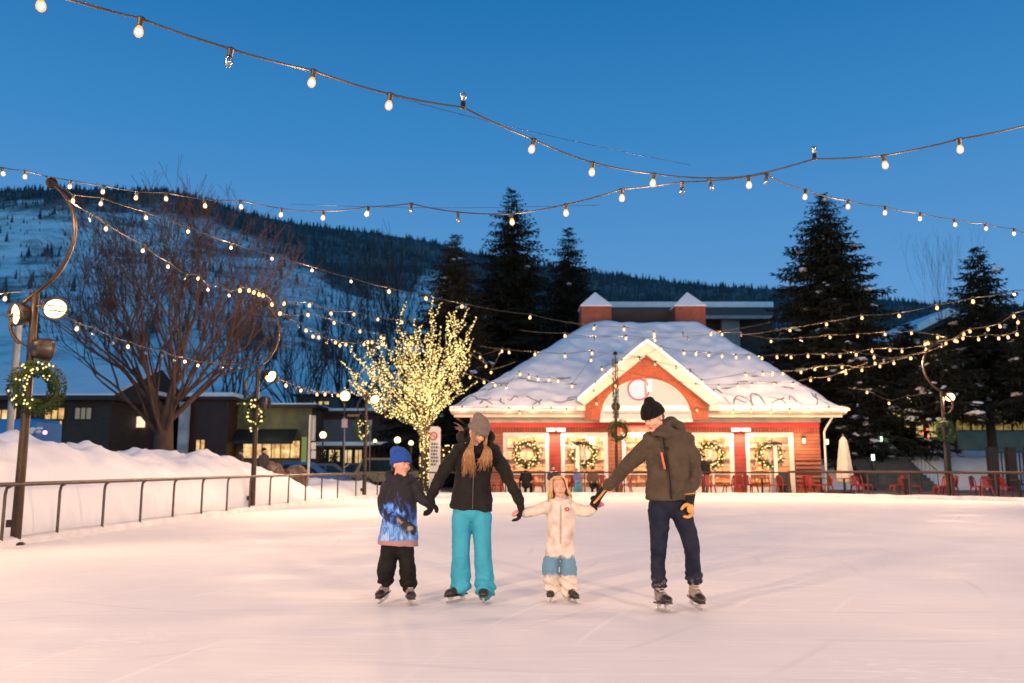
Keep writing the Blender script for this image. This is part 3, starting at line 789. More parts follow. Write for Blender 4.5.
# hipped roof under the snow
rf = MB(); A = [(XL, YE), (XR, YE), (XR, 59), (XL, 59)]; r1 = (4.9, 50); r2 = (11.0, 50); zt = ZE + 5.35
rf.add([(x, y, ZE - .02) for x, y in A] + [(*r1, zt), (*r2, zt)], [(0, 1, 5, 4), (1, 2, 5), (2, 3, 4, 5), (3, 0, 4), (3, 2, 1, 0)], False)
roof = rf.build('roof', shingle, hut)
sn = MB(); nx, ny = 150, 130; vs = []; fs = []
def snow_z(x, y):
    ed = min(x - XL + .1, XR + .1 - x, y - YE + .1, 59.1 - y)
    th = .34 * smooth01(-.28, .38, ed) ** .5 * (1 + .25 * noise.noise(V((x * 1.7, y * 1.7, 17))))
    b = noise.noise(V((x * .35, y * .35, 3))) * .14 + noise.noise(V((x * 1.3, y * 1.1, 6))) * .045
    lowf = smooth01(45.0, 41.5, y)
    b += lowf * (noise.noise(V((x * 1.1, y * 2.2, 12))) * .16 - .05)
    return ZE + max(0, roof_h(x, y)) * 1.02 + max(.03, th + b * smooth01(0, .4, ed))
for i in range(nx + 1):
    for k in range(ny + 1):
        x = XL - .1 + (XR - XL + .2) * i / nx; y = YE - .1 + 18.2 * (k / ny); vs.append((x, y, snow_z(x, y)))
W = ny + 1
for i in range(nx):
    for k in range(ny): fs.append((i * W + k, (i + 1) * W + k, (i + 1) * W + k + 1, i * W + k + 1))
sn.add(vs, fs)
# turned-down edge
for row in ([i * W for i in range(nx + 1)], [i * W + ny for i in range(nx + 1)], list(range(W)), [nx * W + k for k in range(W)]):
    q = [vs[i] for i in row]; sn.add(q + [(x, y, ZE + .0) for x, y, z in q], [(i, i + 1, i + 1 + len(q), i + len(q)) for i in range(len(q) - 1)])
sn.build('snow_cover', snow, roof)
# heating cable laid in zigzags over the eaves, with patches melted bare round it
rr = random.Random(5); wetcable = pm('wet_black_cable', (.10, .08, .095), (.24, .20, .23), scale=6, rough=.5)
for (pa, pb) in ((464, 578), (718, 838)):
    for k in range(9):
        hc = MB(); x = wx(pa + (pb - pa) * (k + rr.random() * .6) / 9, YE); up = rr.uniform(.35, 1.35); lean = rr.uniform(.25, .8) * rr.choice((-1, 1, 1)); typ = rr.random(); pts = []
        for e in range(9):
            t = e / 8
            if typ < .4: pts.append((x + lean * t + .1 * sin(t * 5 + k), YE + .05 + up * t))
            elif typ < .75: pts.append((x + lean * (t - .5) * 1.5, YE + .08 + up * (1 - (2 * t - 1) ** 2)))
            else: pts.append((x + lean * 1.3 * t, YE + up * .9 + .12 * sin(t * 6)))
        pts = [(max(XL + .1, min(XR - .1, u)), v) for u, v in pts]
        hc.tube([V((u, v, snow_z(u, v) + .008)) for u, v in pts], [rr.uniform(.018, .042) * (.4 if e in (0, 8) else 1) for e in range(9)], 5); hc.build('heat_cable', wetcable, roof)
for (pa, pb) in ((466, 575), (722, 835)):
    for k in range(8):
        bp = MB()
        px = pa + (pb - pa) * (k + rr.random() * .7) / 8; y = YE + rr.uniform(1.3, 2.3); x = wx(px, y); q = []
        for e in range(6):
            xx = x + e * rr.uniform(.1, .2); q.append(V((xx, y + rr.uniform(-.05, .05), snow_z(xx, y) - .01)))
        bp.tube(q, [.01, .05, .06, .055, .04, .01], 6); bp.build('bare_patch', MATS.get('wet_shingle') or pm('wet_shingle', (.13, .11, .125), (.26, .23, .26), scale=4, rough=.6), roof)
# eaves
ev = MB()
zf0, zf1 = wz(417, YE), ZE
ev.box2((XL, YE + .02, zf1 - .16), (XR, YE + .12, zf1 + .02)); ev.box2((XL + .1, YE + .13, zf0), (XR - .1, YE + .22, zf1 - .03))
ev.box2((XL + .15, YE + .22, zf0 + .02), (XR - .15, YW + .1, zf0 + .08))
ev.box2((XL, YE + .13, zf1 - .16), (XL + .1, 59, zf1 - .001)); ev.box2((XR - .1, YE + .13, zf1 - .16), (XR, 59, zf1 - .001))
ev.build('fascia', cream, hut)
gu = MB(); gu.tube([V((XL - .05, YE - .03, ZE - .05)), V((XR + .05, YE - .03, ZE - .05))], .075, 8); gu.build('gutter', pm('gutter_paint', (.55, .47, .40), rough=.5), hut)
zb0, zb1 = wz(422.5), wz(417.2)
bm_ = MB(); bm_.box2((wx(470), YW - .10, zb0), (wx(822), YW + .3, zb1)); bm_.build('beam', cream, hut)
fr = MB(); fr.box2((wx(471), YW - .06, wz(427.5)), (wx(821), YW + .3, zb0 - .003)); fr.build('red_band', redpaint, hut)
fz = MB(); fz.box2((wx(471), YW - .03, wz(432.5)), (wx(821), YW + .3, wz(427.5) - .003)); fz.build('frieze', frieze_mat, hut)
ZD = wz(432.6)
# wall pieces between the openings
OPEN = [(503, 549), (561, 608), (622, 680), (692, 734), (746, 794)]
for a, b in ((471, 503), (608, 622), (680, 692), (794, 821)): sg = MB(); sg.box2((wx(a), YW, 0), (wx(b), YW + .3, ZD)); sg.build('wall', siding, hut)
for a, b in ((549, 561), (734, 746)):
    q = MB(); q.box2((wx(a), YW - .04, 0), (wx(b), YW + .28, ZD)); q.build('red_panel', panel_red, hut)
# dark log courses low on the right-hand wall
q = MB()
for k in range(7): q.tube([V((wx(794) + .05, YW - .02, .35 + k * .21)), V((wx(821) - .05, YW - .02, .35 + k * .21))], .085, 7)
q.build('log_course', pm('red_logs', (.34, .12, .07), (.22, .07, .04), scale=3, rough=.6, bump=.2, stretch=(.5, 1, 1)), hut)
# side, back and room inside
sd = MB(); sd.box2((wx(471), YW + .301, 0), (wx(471) + .25, 58, ZE - .2)); sd.box2((wx(821) - .25, YW + .301, 0), (wx(821), 58, ZE - .2)); sd.box2((wx(471), 57.7, 0), (wx(821), 58, ZE - .2))
sd.build('side_wall', siding, hut)
rm = MB(); rm.box2((wx(471) + .26, YW + 3.2, 0), (wx(821) - .26, YW + 3.35, ZE - .25)); rm.build('back_room_wall', interior, hut)
rm = MB(); rm.box2((wx(471) + .26, YW + .31, ZE - .3), (wx(821) - .26, YW + 3.2, ZE - .22)); rm.box2((wx(471) + .26, YW + .31, .03), (wx(821) - .26, YW + 3.2, .06)); rm.build('room_lining', pm('warm_boards', (.5, .33, .2), scale=2), hut)
rm = MB(); rr = random.Random(15)
for k in range(60):
    x = rr.uniform(wx(500), wx(795)); z = rr.choice((.5, 1.1, 1.7, 2.3)); s = rr.uniform(.08, .22)
    rm.box((x, YW + 3.05, z + s), (s * rr.uniform(.6, 1.6), .2, s * 2))
for z in (.5, 1.1, 1.7, 2.3): rm.box2((wx(500), YW + 2.85, z - .05), (wx(795), YW + 3.2, z - .003))
rm.build('shelving', pm('mixed_goods', (.62, .44, .28), (.30, .10, .06), scale=5, rough=.6, lo=.4, hi=.6), hut)
for a, b in OPEN:
    xa, xb = wx(a), wx(b); wf = .18
    d = MB()
    d.box2((xa + .002, YW - .07, 0), (xa + wf, YW + .1, ZD - .002)); d.box2((xb - wf, YW - .07, 0), (xb - .002, YW + .1, ZD - .002))
    d.box2((xa + wf, YW - .065, ZD - .22), (xb - wf, YW + .1, ZD - .002)); d.box2((xa + wf, YW - .06, 0), (xb - wf, YW + .1, .28))
    door = d.build('door', white_paint, hut)
    m = MB(); xm = (xa + xb) / 2
    m.box2((xm - .04, YW - .03, .285), (xm + .04, YW + .05, ZD - .225))
    for z in (.9, 2.3): m.box2((xa + wf, YW - .012, z - .02), (xm - .042, YW + .03, z + .02)); m.box2((xm + .042, YW - .012, z - .02), (xb - wf, YW + .03, z + .02))
    m.build('muntin', white_paint, door)
    g = MB(); g.box2((xa + wf + .01, YW + .055, .29), (xb - wf - .01, YW + .062, ZD - .23)); g.build('pane', pane_glass, door)
    h = MB(); h.tube([V((xm + .12, YW - .07, .95)), V((xm + .12, YW - .07, 1.25))], .015, 6); h.build('handle', blackmetal, door)
# gable
def gx(px): return at(px, 420, YG).x
def gz(py): return at(648, py, YG).z
cx, z0 = gx(646.3), gz(420); aw = gx(692.6) - cx; ah = gz(378) - z0
PK = (gx(646.3), gz(349)); LF = (gx(585), gz(404)); RT = (gx(708.5), gz(404)); LB = (gx(585), z0); RB = (gx(708.5), z0)
def ray(a):
    d = (cos(a), sin(a)); best = 99
    segs_ = [(RB, RT), (RT, PK), (PK, LF), (LF, LB)]
    for p, q in segs_:
        ex, ez = q[0] - p[0], q[1] - p[1]; den = d[0] * ez - d[1] * ex
        if abs(den) < 1e-9: continue
        t = ((p[0] - cx) * ez - (p[1] - z0) * ex) / den; u = ((p[0] - cx) * d[1] - (p[1] - z0) * d[0]) / den
        if t > 0 and -1e-6 <= u <= 1 + 1e-6: best = min(best, t)
    return (cx + d[0] * best, z0 + d[1] * best)
gb = MB(); nA = 96; vs = []; fs = []
angs = sorted(set([pi * i / nA for i in range(nA + 1)] + [atan2(RT[1] - z0, RT[0] - cx), atan2(PK[1] - z0, PK[0] - cx + 1e-9), atan2(LF[1] - z0, LF[0] - cx)]))
for a in angs:
    i_ = (cx + aw * cos(a), z0 + ah * sin(a)); o_ = ray(a)
    vs += [(i_[0], YG, i_[1]), (o_[0], YG, o_[1]), (i_[0], YG + .25, i_[1])]
for i in range(len(angs) - 1):
    a, b = i * 3, i * 3 + 3
    fs += [(a, a + 1, b + 1, b), (a + 2, a, b, b + 2)]
gb.add(vs, fs, False); gable = gb.build('gable', brick, hut)
va = MB(); nB = 58
for k in range(nB):
    a = pi * (k + .5) / nB; p = V((cx + (aw + .22) * cos(a), YG - .012, z0 + (ah + .22) * sin(a)))
    nrm = V((cos(a) / aw, 0, sin(a) / ah)).normalized(); t_ = V((-nrm.z, 0, nrm.x))
    M = Matrix((t_, V((0, 1, 0)), nrm)).transposed()
    va.box(p, (.092, .03, .42), M=M)
va.build('brick_arch', pm('arch_bricks', (.44, .11, .05), (.30, .07, .035), scale=6, rough=.8), gable)
ar = MB(); n = 40; vs = [(cx + (aw + .001) * cos(pi * i / n), YG + .12, z0 + ah * sin(pi * i / n)) for i in range(n + 1)]
ar.add(vs, [tuple(range(n + 1))], False)
awin = ar.build('arched_window', emit('backlit_arch_pane', (1.0, .80, .58), 1.0), hut)
fm = MB(); fm.tube([V((cx + (aw - .05) * cos(pi * i / n), YG + .06, z0 + (ah - .05) * sin(pi * i / n))) for i in range(n + 1)], .055, 6); fm.box2((cx - aw, YG - .02, z0 - .1), (cx + aw, YG + .2, z0 + .06))
fm.build('frame', white_paint, awin)
# round lit sign hung in the arch
sgx, sgz = gx(639), gz(389.5); R_ = 10.5 / F * YG
s_ = MB(); M = Matrix.Rotation(pi / 2, 3, 'X'); s_.lathe([(0, -.04), (R_, -.04), (R_, .04), (0, .04)], (sgx, YG - .0, sgz), 36, M)
sign = s_.build('round_sign', emit('lit_sign_face', (1.0, .86, .80), 1.1), hut)
s_ = MB(); s_.tube([V((sgx + R_ * cos(a * pi / 18), YG - .05, sgz + R_ * sin(a * pi / 18))) for a in range(36)], .04, 6, closed=True); s_.build('sign_ring', emit('pink_neon_ring', (1.0, .16, .13), .95), sign)
s_ = MB(); s_.box2((gx(645), YG - .16, gz(399)), (gx(647), YG - .06, gz(379))); s_.build('sign_bracket', greymetal, sign)
s_ = MB(); s_.box2((gx(648.3), YG - .12, gz(392)), (gx(652.5), YG - .04, gz(379.5))); s_.build('side_panel', emit('lit_side_panel', (1.0, .86, .80), 1.2), sign)
# barge boards, gable roof and its snow
def gp(px, py, Y): p = at(px, py, YG); return (p.x, p.z)
for side in (0, 1):
    o1, f1, i1, g1 = ((646, 341), (577, 400.5), (646, 355.5), (584, 406)) if side == 0 else ((646, 341), (719, 400.5), (646, 355.5), (709.5, 406))
    poly = [gp(*o1, 0), gp(*f1, 0), gp(*g1, 0), gp(*i1, 0)]
    q = MB(); q.prism(poly, YG - .3, YG - .012, lambda u, v, d: V((u, d, v)))
    q.build('barge_board', cream, hut)
    a = V(gp(*o1, 0)); b = V(gp(*f1, 0)); nn = V((-(b - a).y, (b - a).x)).normalized()
    if nn.y < 0: nn = -nn
    q = MB(); th = .025
    poly = [tuple(a + V((0, .003))), tuple(b + V((0, .003))), tuple(b + nn * th), tuple(a + V((0, th * 1.3)))]
    q.prism(poly, YG - .34, 48.5, lambda u, v, d: V((u, d, v))); q.build('gable_roof', shingle, hut)
# snow on the gable roof as one soft saddle
sn = MB(); vs = []; fs = []; n1, n2 = 50, 44
pk = gp(646, 341, 0); lf = gp(577, 400.5, 0); rt = gp(719, 400.5, 0)
for i in range(n1 + 1):
    u = i / n1; x = lf[0] + (rt[0] - lf[0]) * u
    zz = lf[1] + (pk[1] - lf[1]) * (1 - abs(x - pk[0]) / ((pk[0] - lf[0]) if x < pk[0] else (rt[0] - pk[0])))
    for k in range(n2 + 1):
        y = YG - .36 + 8.5 * k / n2; ed = min(u, 1 - u) * (rt[0] - lf[0])
        th = .12 + .30 * smooth01(.0, .5, ed) * smooth01(YG - .2, YG + 1.2, y) + noise.noise(V((x, y * .8, 4))) * .06 * smooth01(YG - .1, YG + 1, y)
        vs.append((x, y, zz + th - .05 * smooth01(.5, 0, abs(x - pk[0]))))
W = n2 + 1
for i in range(n1):
    for k in range(n2): fs.append((i * W + k, (i + 1) * W + k, (i + 1) * W + k + 1, i * W + k + 1))
sn.add(vs, fs); q = [vs[i * W] for i in range(n1 + 1)]; sn.add(q + [(x, y, z - .2) for x, y, z in q], [(i, i + 1, i + 1 + len(q), i + len(q)) for i in range(len(q) - 1)])
sn.build('gable_snow', snow, hut)
# snow lined gutters where the gable meets the eaves
for side, (a, b) in enumerate(((576, 585), (709, 720))):
    q = MB(); q.box2((gx(a), YG - .25, gz(411)), (gx(b), YG - .02, gz(406))); q.build('return_eave', cream, hut)
# tube heaters, wall lanterns, downpipe
def heater_at(px, py):
    p = at(px, py, YW - .35); hb = MB(); hb.box((p.x, p.y + .1, p.z + .06), (1.0, .16, .1)); o = hb.build('tube_heater', greymetal, hut)
    for s in (-1, 1):
        q = MB(); q.tube([p + V((s * .25 - .2, 0, -.02)), p + V((s * .25 + .2, 0, -.02))], .07, 8); q.build('heater_tube', heater, o)
heater_at(556, 429.5); heater_at(741, 429.5)
def lantern(px, py, y):
    p = at(px, py, y); q = MB(); q.lathe([(.02, .24), (.09, .17), (.10, .13)], p, 8); q.box((p.x, p.y + .12, p.z + .14), (.05, .25, .05)); o = q.build('wall_lantern', blackmetal, hut)
    q = MB(); q.lathe([(.04, -.13), (.075, -.08), (.085, .05), (.07, .13)], p, 10); q.build('lantern_glass', globe, o)
lantern(804, 441, YW - .2); lantern(827, 442, YW + .6); lantern(574, 446, YW - .2)
q = MB(); a = at(838, 416, YE + .05); q.tube([V((a.x - .15, YE + .05, ZE - .12)), V((wx(827), YW - .1, wz(428))), V((wx(825), YW - .1, wz(432))), V((wx(825), YW - .1, .1))], .055, 8); q.build('downpipe', white_paint, hut)
# brick turrets with snowy pyramid caps, joined by a parapet
for px in (595, 687.5):
    Yt = 52.5; c = at(px, 322, Yt); w_ = 15 / F * Yt; zb = at(px, 330, Yt).z; z1 = at(px, 309, Yt).z; zt = at(px, 292, Yt).z
    q = MB(); q.box2((c.x - w_, Yt - w_, zb - 1.5), (c.x + w_, Yt + w_, z1)); tu = q.build('turret', brick, hut)
    q = MB(); e = w_ * 1.06; q.add([(c.x - e, Yt - e, z1), (c.x + e, Yt - e, z1), (c.x + e, Yt + e, z1), (c.x - e, Yt + e, z1)] + [(c.x - e, Yt - e, z1 + .07), (c.x + e, Yt - e, z1 + .07), (c.x + e, Yt + e, z1 + .07), (c.x - e, Yt + e, z1 + .07), (c.x + .03, Yt, zt)],
      [(3, 2, 1, 0), (0, 1, 5, 4), (1, 2, 6, 5), (2, 3, 7, 6), (3, 0, 4, 7), (4, 5, 8), (5, 6, 8), (6, 7, 8), (7, 4, 8)], False)
    q.build('snow_cap', snow, tu)
    if px < 620:
        q = MB(); q.add([(c.x - .12, Yt - e * .56, z1 + .42), (c.x + .16, Yt - e * .56, z1 + .40), (c.x + .05, Yt - e * .22, z1 + .80)], [(0, 1, 2)], False); q.build('bare_patch', shingle, tu)
a = at(609.5, 318, 53); b = at(673, 318, 53)
q = MB(); q.box2((a.x, 52.8, at(640, 330, 53).z), (b.x, 53.2, at(640, 311, 53).z)); q.build('parapet', darkbrown, hut)

# ---------------------------------------------------------------- wreaths
def wreath_parts(t, R, r, seed, M, nl, lm, mat, green=wreath_green, part=None, nleaf=900, leaf=1.0):
    rr = random.Random(seed); g = MB()
    for k in range(nleaf):
        a = rr.random() * 2 * pi; b = rr.random() * 2 * pi; q = r * sqrt(rr.uniform(.2, 1))
        c = V(((R + q * cos(b)) * cos(a), q * sin(b), (R + q * cos(b)) * sin(a)))
        d = (V((-sin(a), 0, cos(a))) * rr.uniform(.2, 1) + V((cos(a) * cos(b), sin(b), sin(a) * cos(b))) * rr.uniform(.3, 1) + V((rr.uniform(-.4, .4),) * 3)).normalized() * r * rr.uniform(.5, .85) * leaf
        w_ = d.orthogonal().normalized() * r * rr.uniform(.09, .16)
        g.add([M @ c, M @ (c + d * .5 + w_), M @ (c + d), M @ (c + d * .5 - w_)], [(0, 1, 2, 3)], False)
    g.tube([M @ V((R * cos(k * pi / 12), 0, R * sin(k * pi / 12))) for k in range(24)], r * .40, 6, closed=True)
    me = g.mesh('greenery'); link('greenery', me, green, t)
    for k in range(nl):
        a = (k / nl * 2 * pi if part is None else part[0] + (part[1] - part[0]) * k / nl) + rr.uniform(-.1, .1); b = rr.uniform(-2.9, -.3)
        q = r * rr.uniform(.9, 1.15)
        link('fairy_light', lm, mat, t, M @ V(((R + q * cos(b)) * cos(a), q * sin(b), (R + q * cos(b)) * sin(a))))
bead = MB().octa((0, 0, 0), .05).mesh('fairy_light'); bead_s = MB().octa((0, 0, 0), .022).mesh('fairy_light')
fairy_wreath = emit('glowing_wreath_light', (1.0, .74, .30), 1.9, 'NONE')
for (px, py, lab, sd) in ((527, 454, 'glowing wreath on the glass door nearest the glittering tree', 1), (584, 454, 'glowing wreath half behind a patio heater, on the door left of the light pole', 2),
                          (711, 455, 'glowing wreath on the glass door just right of the man in the brown jacket', 3), (770, 455, 'glowing wreath half behind a patio heater, on the door nearest the wooden right end wall', 4)):
    p = at(px, py, YW - .15); t = thing('wreath', lab, 'wreath', p, 'lit wreaths on the hut doors')
    wreath_parts(t, .54, .17, sd, Matrix.Identity(3), 46, bead, fairy_wreath)
# ---------------------------------------------------------------- curved light posts round the rink
ARC = [(.15, 1.96), (.35, 1.81), (.54, 1.48), (.61, 1.10), (.54, .72), (.35, .34), (.08, .07), (-.12, -.10), (-.30, -.30), (-.37, -.48), (-.33, -.70), (-.2, -.86)]
SPOTS = []
def flood_head(t, c, d, lit, r=.2):
    """drum floodlight at c (world) facing d"""
    d = V(d).normalized(); M = d.to_track_quat('Z', 'Y').to_matrix()
    q = MB(); q.lathe([(.0, -.26), (.10, -.25), (r * .86, -.16), (r, -.02), (r * 1.03, .03), (r * .93, .03), (r * .90, -.01)], c, 18, M); o = q.build('floodlight', blackmetal, t)
    q = MB(); q.lathe([(0, .012), (r * .6, .008), (r * .9, -.005)], c, 18, M); q.build('lens', flood if lit else glassy_dark, o)
    q = MB(); q.tube([c + M @ V((r * .95 * cos(a * pi / 9), r * .95 * sin(a * pi / 9), .045)) for a in range(18)], .014, 5, closed=True)
    q.tube([c + M @ V((-r * .95, -.03, .05)), c + M @ V((r * .95, -.03, .05))], .011, 5); q.tube([c + M @ V((-r * .8, .06, .05)), c + M @ V((r * .8, .06, .05))], .010, 5)
    q.build('guard', blackmetal, o)
matteblack = pm('matte_black', (.008, .007, .007), rough=.9, spec=.1)
glassy_dark = pm('unlit_lens', (.05, .05, .06), rough=.15)
def light_post(label, base, H_, rz, heads, wreath=None, zarm=4.25, brace=True):
    base = V(base); t = thing('light_post', label, 'light post', base, 'curved light posts round the rink')
    q = MB(); q.tube([base, base + V((0, 0, 1.5)), base + V((0, 0, zarm))], [.085, .075, .06], 12); q.lathe([(.15, 0), (.15, .03), (.10, .05)], base, 12); q.build('pole', bronze, t)
    R = Matrix.Rotation(rz, 3, 'Z'); L = lambda x, y, z: base + R @ V((x, y, z))
    q = MB(); pts = [L(x, -.02, zarm + z) for x, z in ARC]; pts = [V(p) for p in spline([tuple(p) for p in pts], 5)]
    q.tube(pts, [(.028, .055)] * len(pts), 8, True, ref=R @ V((.0, 1, 0)) if False else None); q.build('curved_arm', bronze, t)
    q = MB(); q.ell(L(.13, -.02, zarm + 2.0), .10, None, 12, 8); q.build('ball_finial', matteblack, t)
    q = MB(); q.box(L(-.11, 0, .35), (.10, .08, .12)); q.tube([L(-.2, -.02, zarm - .84), L(0, 0, zarm - .95)], .02, 6); q.build('bracket', blackmetal, t)
    for (x, y, z, d, lit) in heads:
        c = L(x, y, z); q = MB(); q.tube([L(0, 0, z + .05), L(x * .6, y * .6, z + .08), c - V(d).normalized() * .2], .022, 6); q.build('lamp_arm', blackmetal, t)
        flood_head(t, c, d, lit)
        if lit: SPOTS.append((c, V(d).normalized(), lit))
    return t
P1 = gnd(15, 545); P1.z = 0
def toward(c, p): return (V(p) - V(c))
light_post('nearest light post, with a thick wreath, two lit floodlights and a glowing curved arm', P1, 6.2, 0,
           [(.42, -.12, 3.98, (.55, -.62, -.45), 1), (-.24, -.10, 3.88, (-.5, -.8, -.15), .25), (.24, .05, 3.28, (.6, .8, -.1), 0)])
P2 = gnd(252, 510); light_post('second light post along the left rail, with one lit and one dark floodlight', P2, 6.4, 0,
           [(.42, -.1, 4.0, (.7, -.55, -.42), 1), (.3, -.05, 3.2, (.9, -.25, -.1), 0)])
P3 = gnd(364, 498.5); light_post('third light post, at the rink corner in front of the glittering tree', P3, 6.5, -.2,
           [(.42, -.15, 4.0, (.3, -.85, -.42), 1)])
P4 = V((at(617, 480, 38.1).x, 38.1, 0)); POST4 = light_post('light post in front of the hut gable, carrying a small dark wreath', P4, 6.4, 1.45,
           [(0.22, .0, 3.95, (.06, 1, .02), .999)], zarm=4.35)
P5 = V((at(948, 480, 34.2).x, 34.2, 0)); light_post('light post at the right among the snowy spruces, its floodlight glaring', P5, 6.4, 2.6,
           [(-.28, -.2, 4.05, (-.35, -.85, -.42), 1)])
gq = MB(); rr = random.Random(44)
for k in range(900):
    z = rr.uniform(3.4, 6.1); a = rr.random() * 6.28; c = P4 + V((.07 * cos(a) + .0, .07 * sin(a) - .02, z)); d = V((cos(a), sin(a), rr.uniform(-.8, .8))) * rr.uniform(.05, .11); w_ = d.orthogonal().normalized() * .018; gq.add([c, c + d * .5 + w_, c + d, c + d * .5 - w_], [(0, 1, 2, 3)], False)
gq.build('garland', wreath_green, POST4)
# posts that stand behind the photographer and light the skaters from in front
P6 = V((-8.85, -3, 0)); light_post('light post at the near left end of the rink, behind the camera', P6, 6.2, 0, [(.42, -.1, 4.0, (.7, .75, -.35), 1)])
P7 = V((8.5, -8, 0)); light_post('light post at the near right end of the rink, behind the camera', P7, 6.2, 2.6, [(-.42, .1, 4.0, (-.4, .9, -.28), 1)])
P8 = V((20.6, 14, 0)); light_post('light post half way along the right side of the rink, outside the picture', P8, 6.2, pi, [(.42, .1, 4.0, (-1, -.05, -.28), 1)])
for px, py, base, R_, r_, rz, nl, lab in ((37, 388, P1, .335, .135, .90, 46, 'wreath half covered in yellow lights on the nearest light post'),
                                  (251, 414, P2, .36, .15, 1.25, 34, 'wreath seen edge on, dotted with lights, on the second light post'),
                                  (361, 430, P3, .36, .13, 1.2, 26, 'narrow wreath with a few lights on the third light post before the glittering tree'),
                                  (619, 431, P4, .36, .15, 0.15, 0, 'small dark unlit wreath on the light post before the gable'),
                                  (945, 431, P5, .36, .15, .2, 0, 'dark unlit wreath on the light post among the snowy spruces')):
    p = at(px, py, base.y - .14); t = thing('wreath', lab, 'wreath', p, 'wreaths on the light posts')
    wreath_parts(t, R_, r_, int(px), Matrix.Rotation(rz, 3, 'Z'), nl, bead_s if base.y < 20 else MB().octa((0, 0, 0), .035).mesh('fairy_light'), fairy_wreath, part=(.9, 4.4) if base.y < 20 else None, nleaf=2600 if base.y < 20 else 900, leaf=.62 if base.y < 20 else 1.0)

for i, (c, d, k) in enumerate(SPOTS):
    ld = bpy.data.lights.new('floodlight_lamp', 'SPOT'); lo = bpy.data.objects.new('floodlight_lamp', ld); COL.objects.link(lo)
    lo.location = c + d * .12; lo.rotation_euler = d.to_track_quat('-Z', 'Y').to_euler()
    ld.color = (1.0, .61, .335); ld.energy = FLOOD_W[i] * (k if k < 1 else 1); ld.spot_size = radians(150); ld.spot_blend = .9; ld.shadow_soft_size = .14
def add_area(loc, d, size, power, col=(1, .66, .4), sy=None):
    ld = bpy.data.lights.new('hut_lamp', 'AREA'); lo = bpy.data.objects.new('hut_lamp', ld); COL.objects.link(lo)
    lo.location = loc; lo.rotation_euler = V(d).to_track_quat('-Z', 'Y').to_euler(); ld.color = col; ld.energy = power; ld.shape = 'RECTANGLE'; ld.size = size; ld.size_y = sy or .1
    return lo
def add_point(loc, power, col=(1, .62, .32), r=.12):
    ld = bpy.data.lights.new('lamp', 'POINT'); lo = bpy.data.objects.new('lamp', ld); COL.objects.link(lo); lo.location = loc; ld.color = col; ld.energy = power; ld.shadow_soft_size = r
    return lo
for px in (556, 741): add_area(at(px, 431, YW - .38), (0, -.35, -1), .9, 260, (1, .62, .38), .1)
for px in (640,): add_area(at(px, 427, YW - .45), (0, .25, -1), 1.5, 90, (1, .66, .4), .2)
for px in (525, 585, 655, 713, 770): add_point(at(px, 440, YW + 1.6), 520, (1, .66, .36), .2)
add_point(at(418, 385, 44.0), 260, (1, .78, .34), .6); add_point(at(425, 440, 44.3), 90, (1, .78, .34), .3)
add_point(at(804, 441, YW - .45), 45); add_point(at(827, 442, YW + .3), 30)
# ---------------------------------------------------------------- rails round the rink
def rail(label, pts, spacing, ht, rt, rp, mat, hook=.0, rail_sides=8, name='railing', start=0):
    q = [V((x, y, 0)) for x, y in pts]; t = thing(name, label, 'railing', q[0])
    top = MB(); top.tube([p + V((0, 0, ht)) for p in q], rt, rail_sides); top.build('top_rail', mat, t)
    acc = start
    for a, b in zip(q, q[1:]):
        L = (b - a).length; d = (b - a).normalized(); nrm = V((d.y, -d.x, 0))
        while acc < L:
            p = a + d * acc; m = MB()
            if hook: m.tube([p - V((0, 0, .1)), p + V((0, 0, ht - .16)), p + V((0, 0, ht - .06)) + d * .03, p + V((0, 0, ht - .015)) + d * hook], rp, 7)
            else: m.tube([p - V((0, 0, .1)), p + V((0, 0, ht - rt))], rp, 6)
            m.build('post', mat, t); acc += spacing
        acc -= L
    return t
left = [p for p in offset_poly(EDGE, .04) if 2 < p[1] < 37 and p[0] < -3.6]
rail('brown steel handrail with hooked posts along the snow bank at the left of the ice', left, 1.55, 1.0, .036, .026, railmetal, .16, start=.75)
back = [p for p in offset_poly(EDGE, .22) if (p[1] > 36.3 and -4 < p[0] < 12)]
rail('thin black railing between the rink and the hut terrace', back, 1.75, 1.02, .032, .026, blackmetal)
right = [p for p in offset_poly(EDGE, .22) if p[0] >= 11.5 and p[1] > 22]
tr_ = rail('dark brown railing curving along the right of the rink in front of the red chairs', right, 1.6, 1.05, .055, .05, brownwood)

# ---------------------------------------------------------------- red chairs and tables
def make_chair():
    t = thing('metal_chair', 'red metal cafe chair', 'chair', (0, 0, 0), 'red metal chairs on the terrace')
    s = MB(); n = 10
    pr = [(-.19, -.20), (.19, -.20), (.20, .05), (.17, .19), (-.17, .19), (-.20, .05)]
    s.prism(pr, .40, .462, lambda u, v, d: V((u, v, d))); link('seat', s.mesh('seat'), redmetal, t)
    b = MB(); b.tube([V((-.19, .18, .45)), V((-.185, .23, .70)), V((-.14, .265, .83)), V((0, .285, .86)), V((.14, .265, .83)), V((.185, .23, .70)), V((.19, .18, .45))], .024, 7)
    b.add([(-.12, .195, .46), (.12, .195, .46), (.12, .272, .84), (-.12, .272, .84), (-.12, .207, .46), (.12, .207, .46), (.12, .284, .84), (-.12, .284, .84)],
          [(0, 1, 2, 3), (7, 6, 5, 4), (0, 4, 5, 1), (1, 5, 6, 2), (2, 6, 7, 3), (3, 7, 4, 0)], False)
    link('backrest', b.mesh('backrest'), redmetal, t)
    for sx, sy in ((-1, -1), (1, -1), (1, 1), (-1, 1)):
        l = MB(); l.tube([V((sx * .16, sy * .17, .45)), V((sx * .19, sy * .21, .25)), V((sx * .215, sy * .235, 0))], [(.055, .03), (.04, .024), (.026, .018)], 6)
        link('leg', l.mesh('leg'), redmetal, t)
    return t
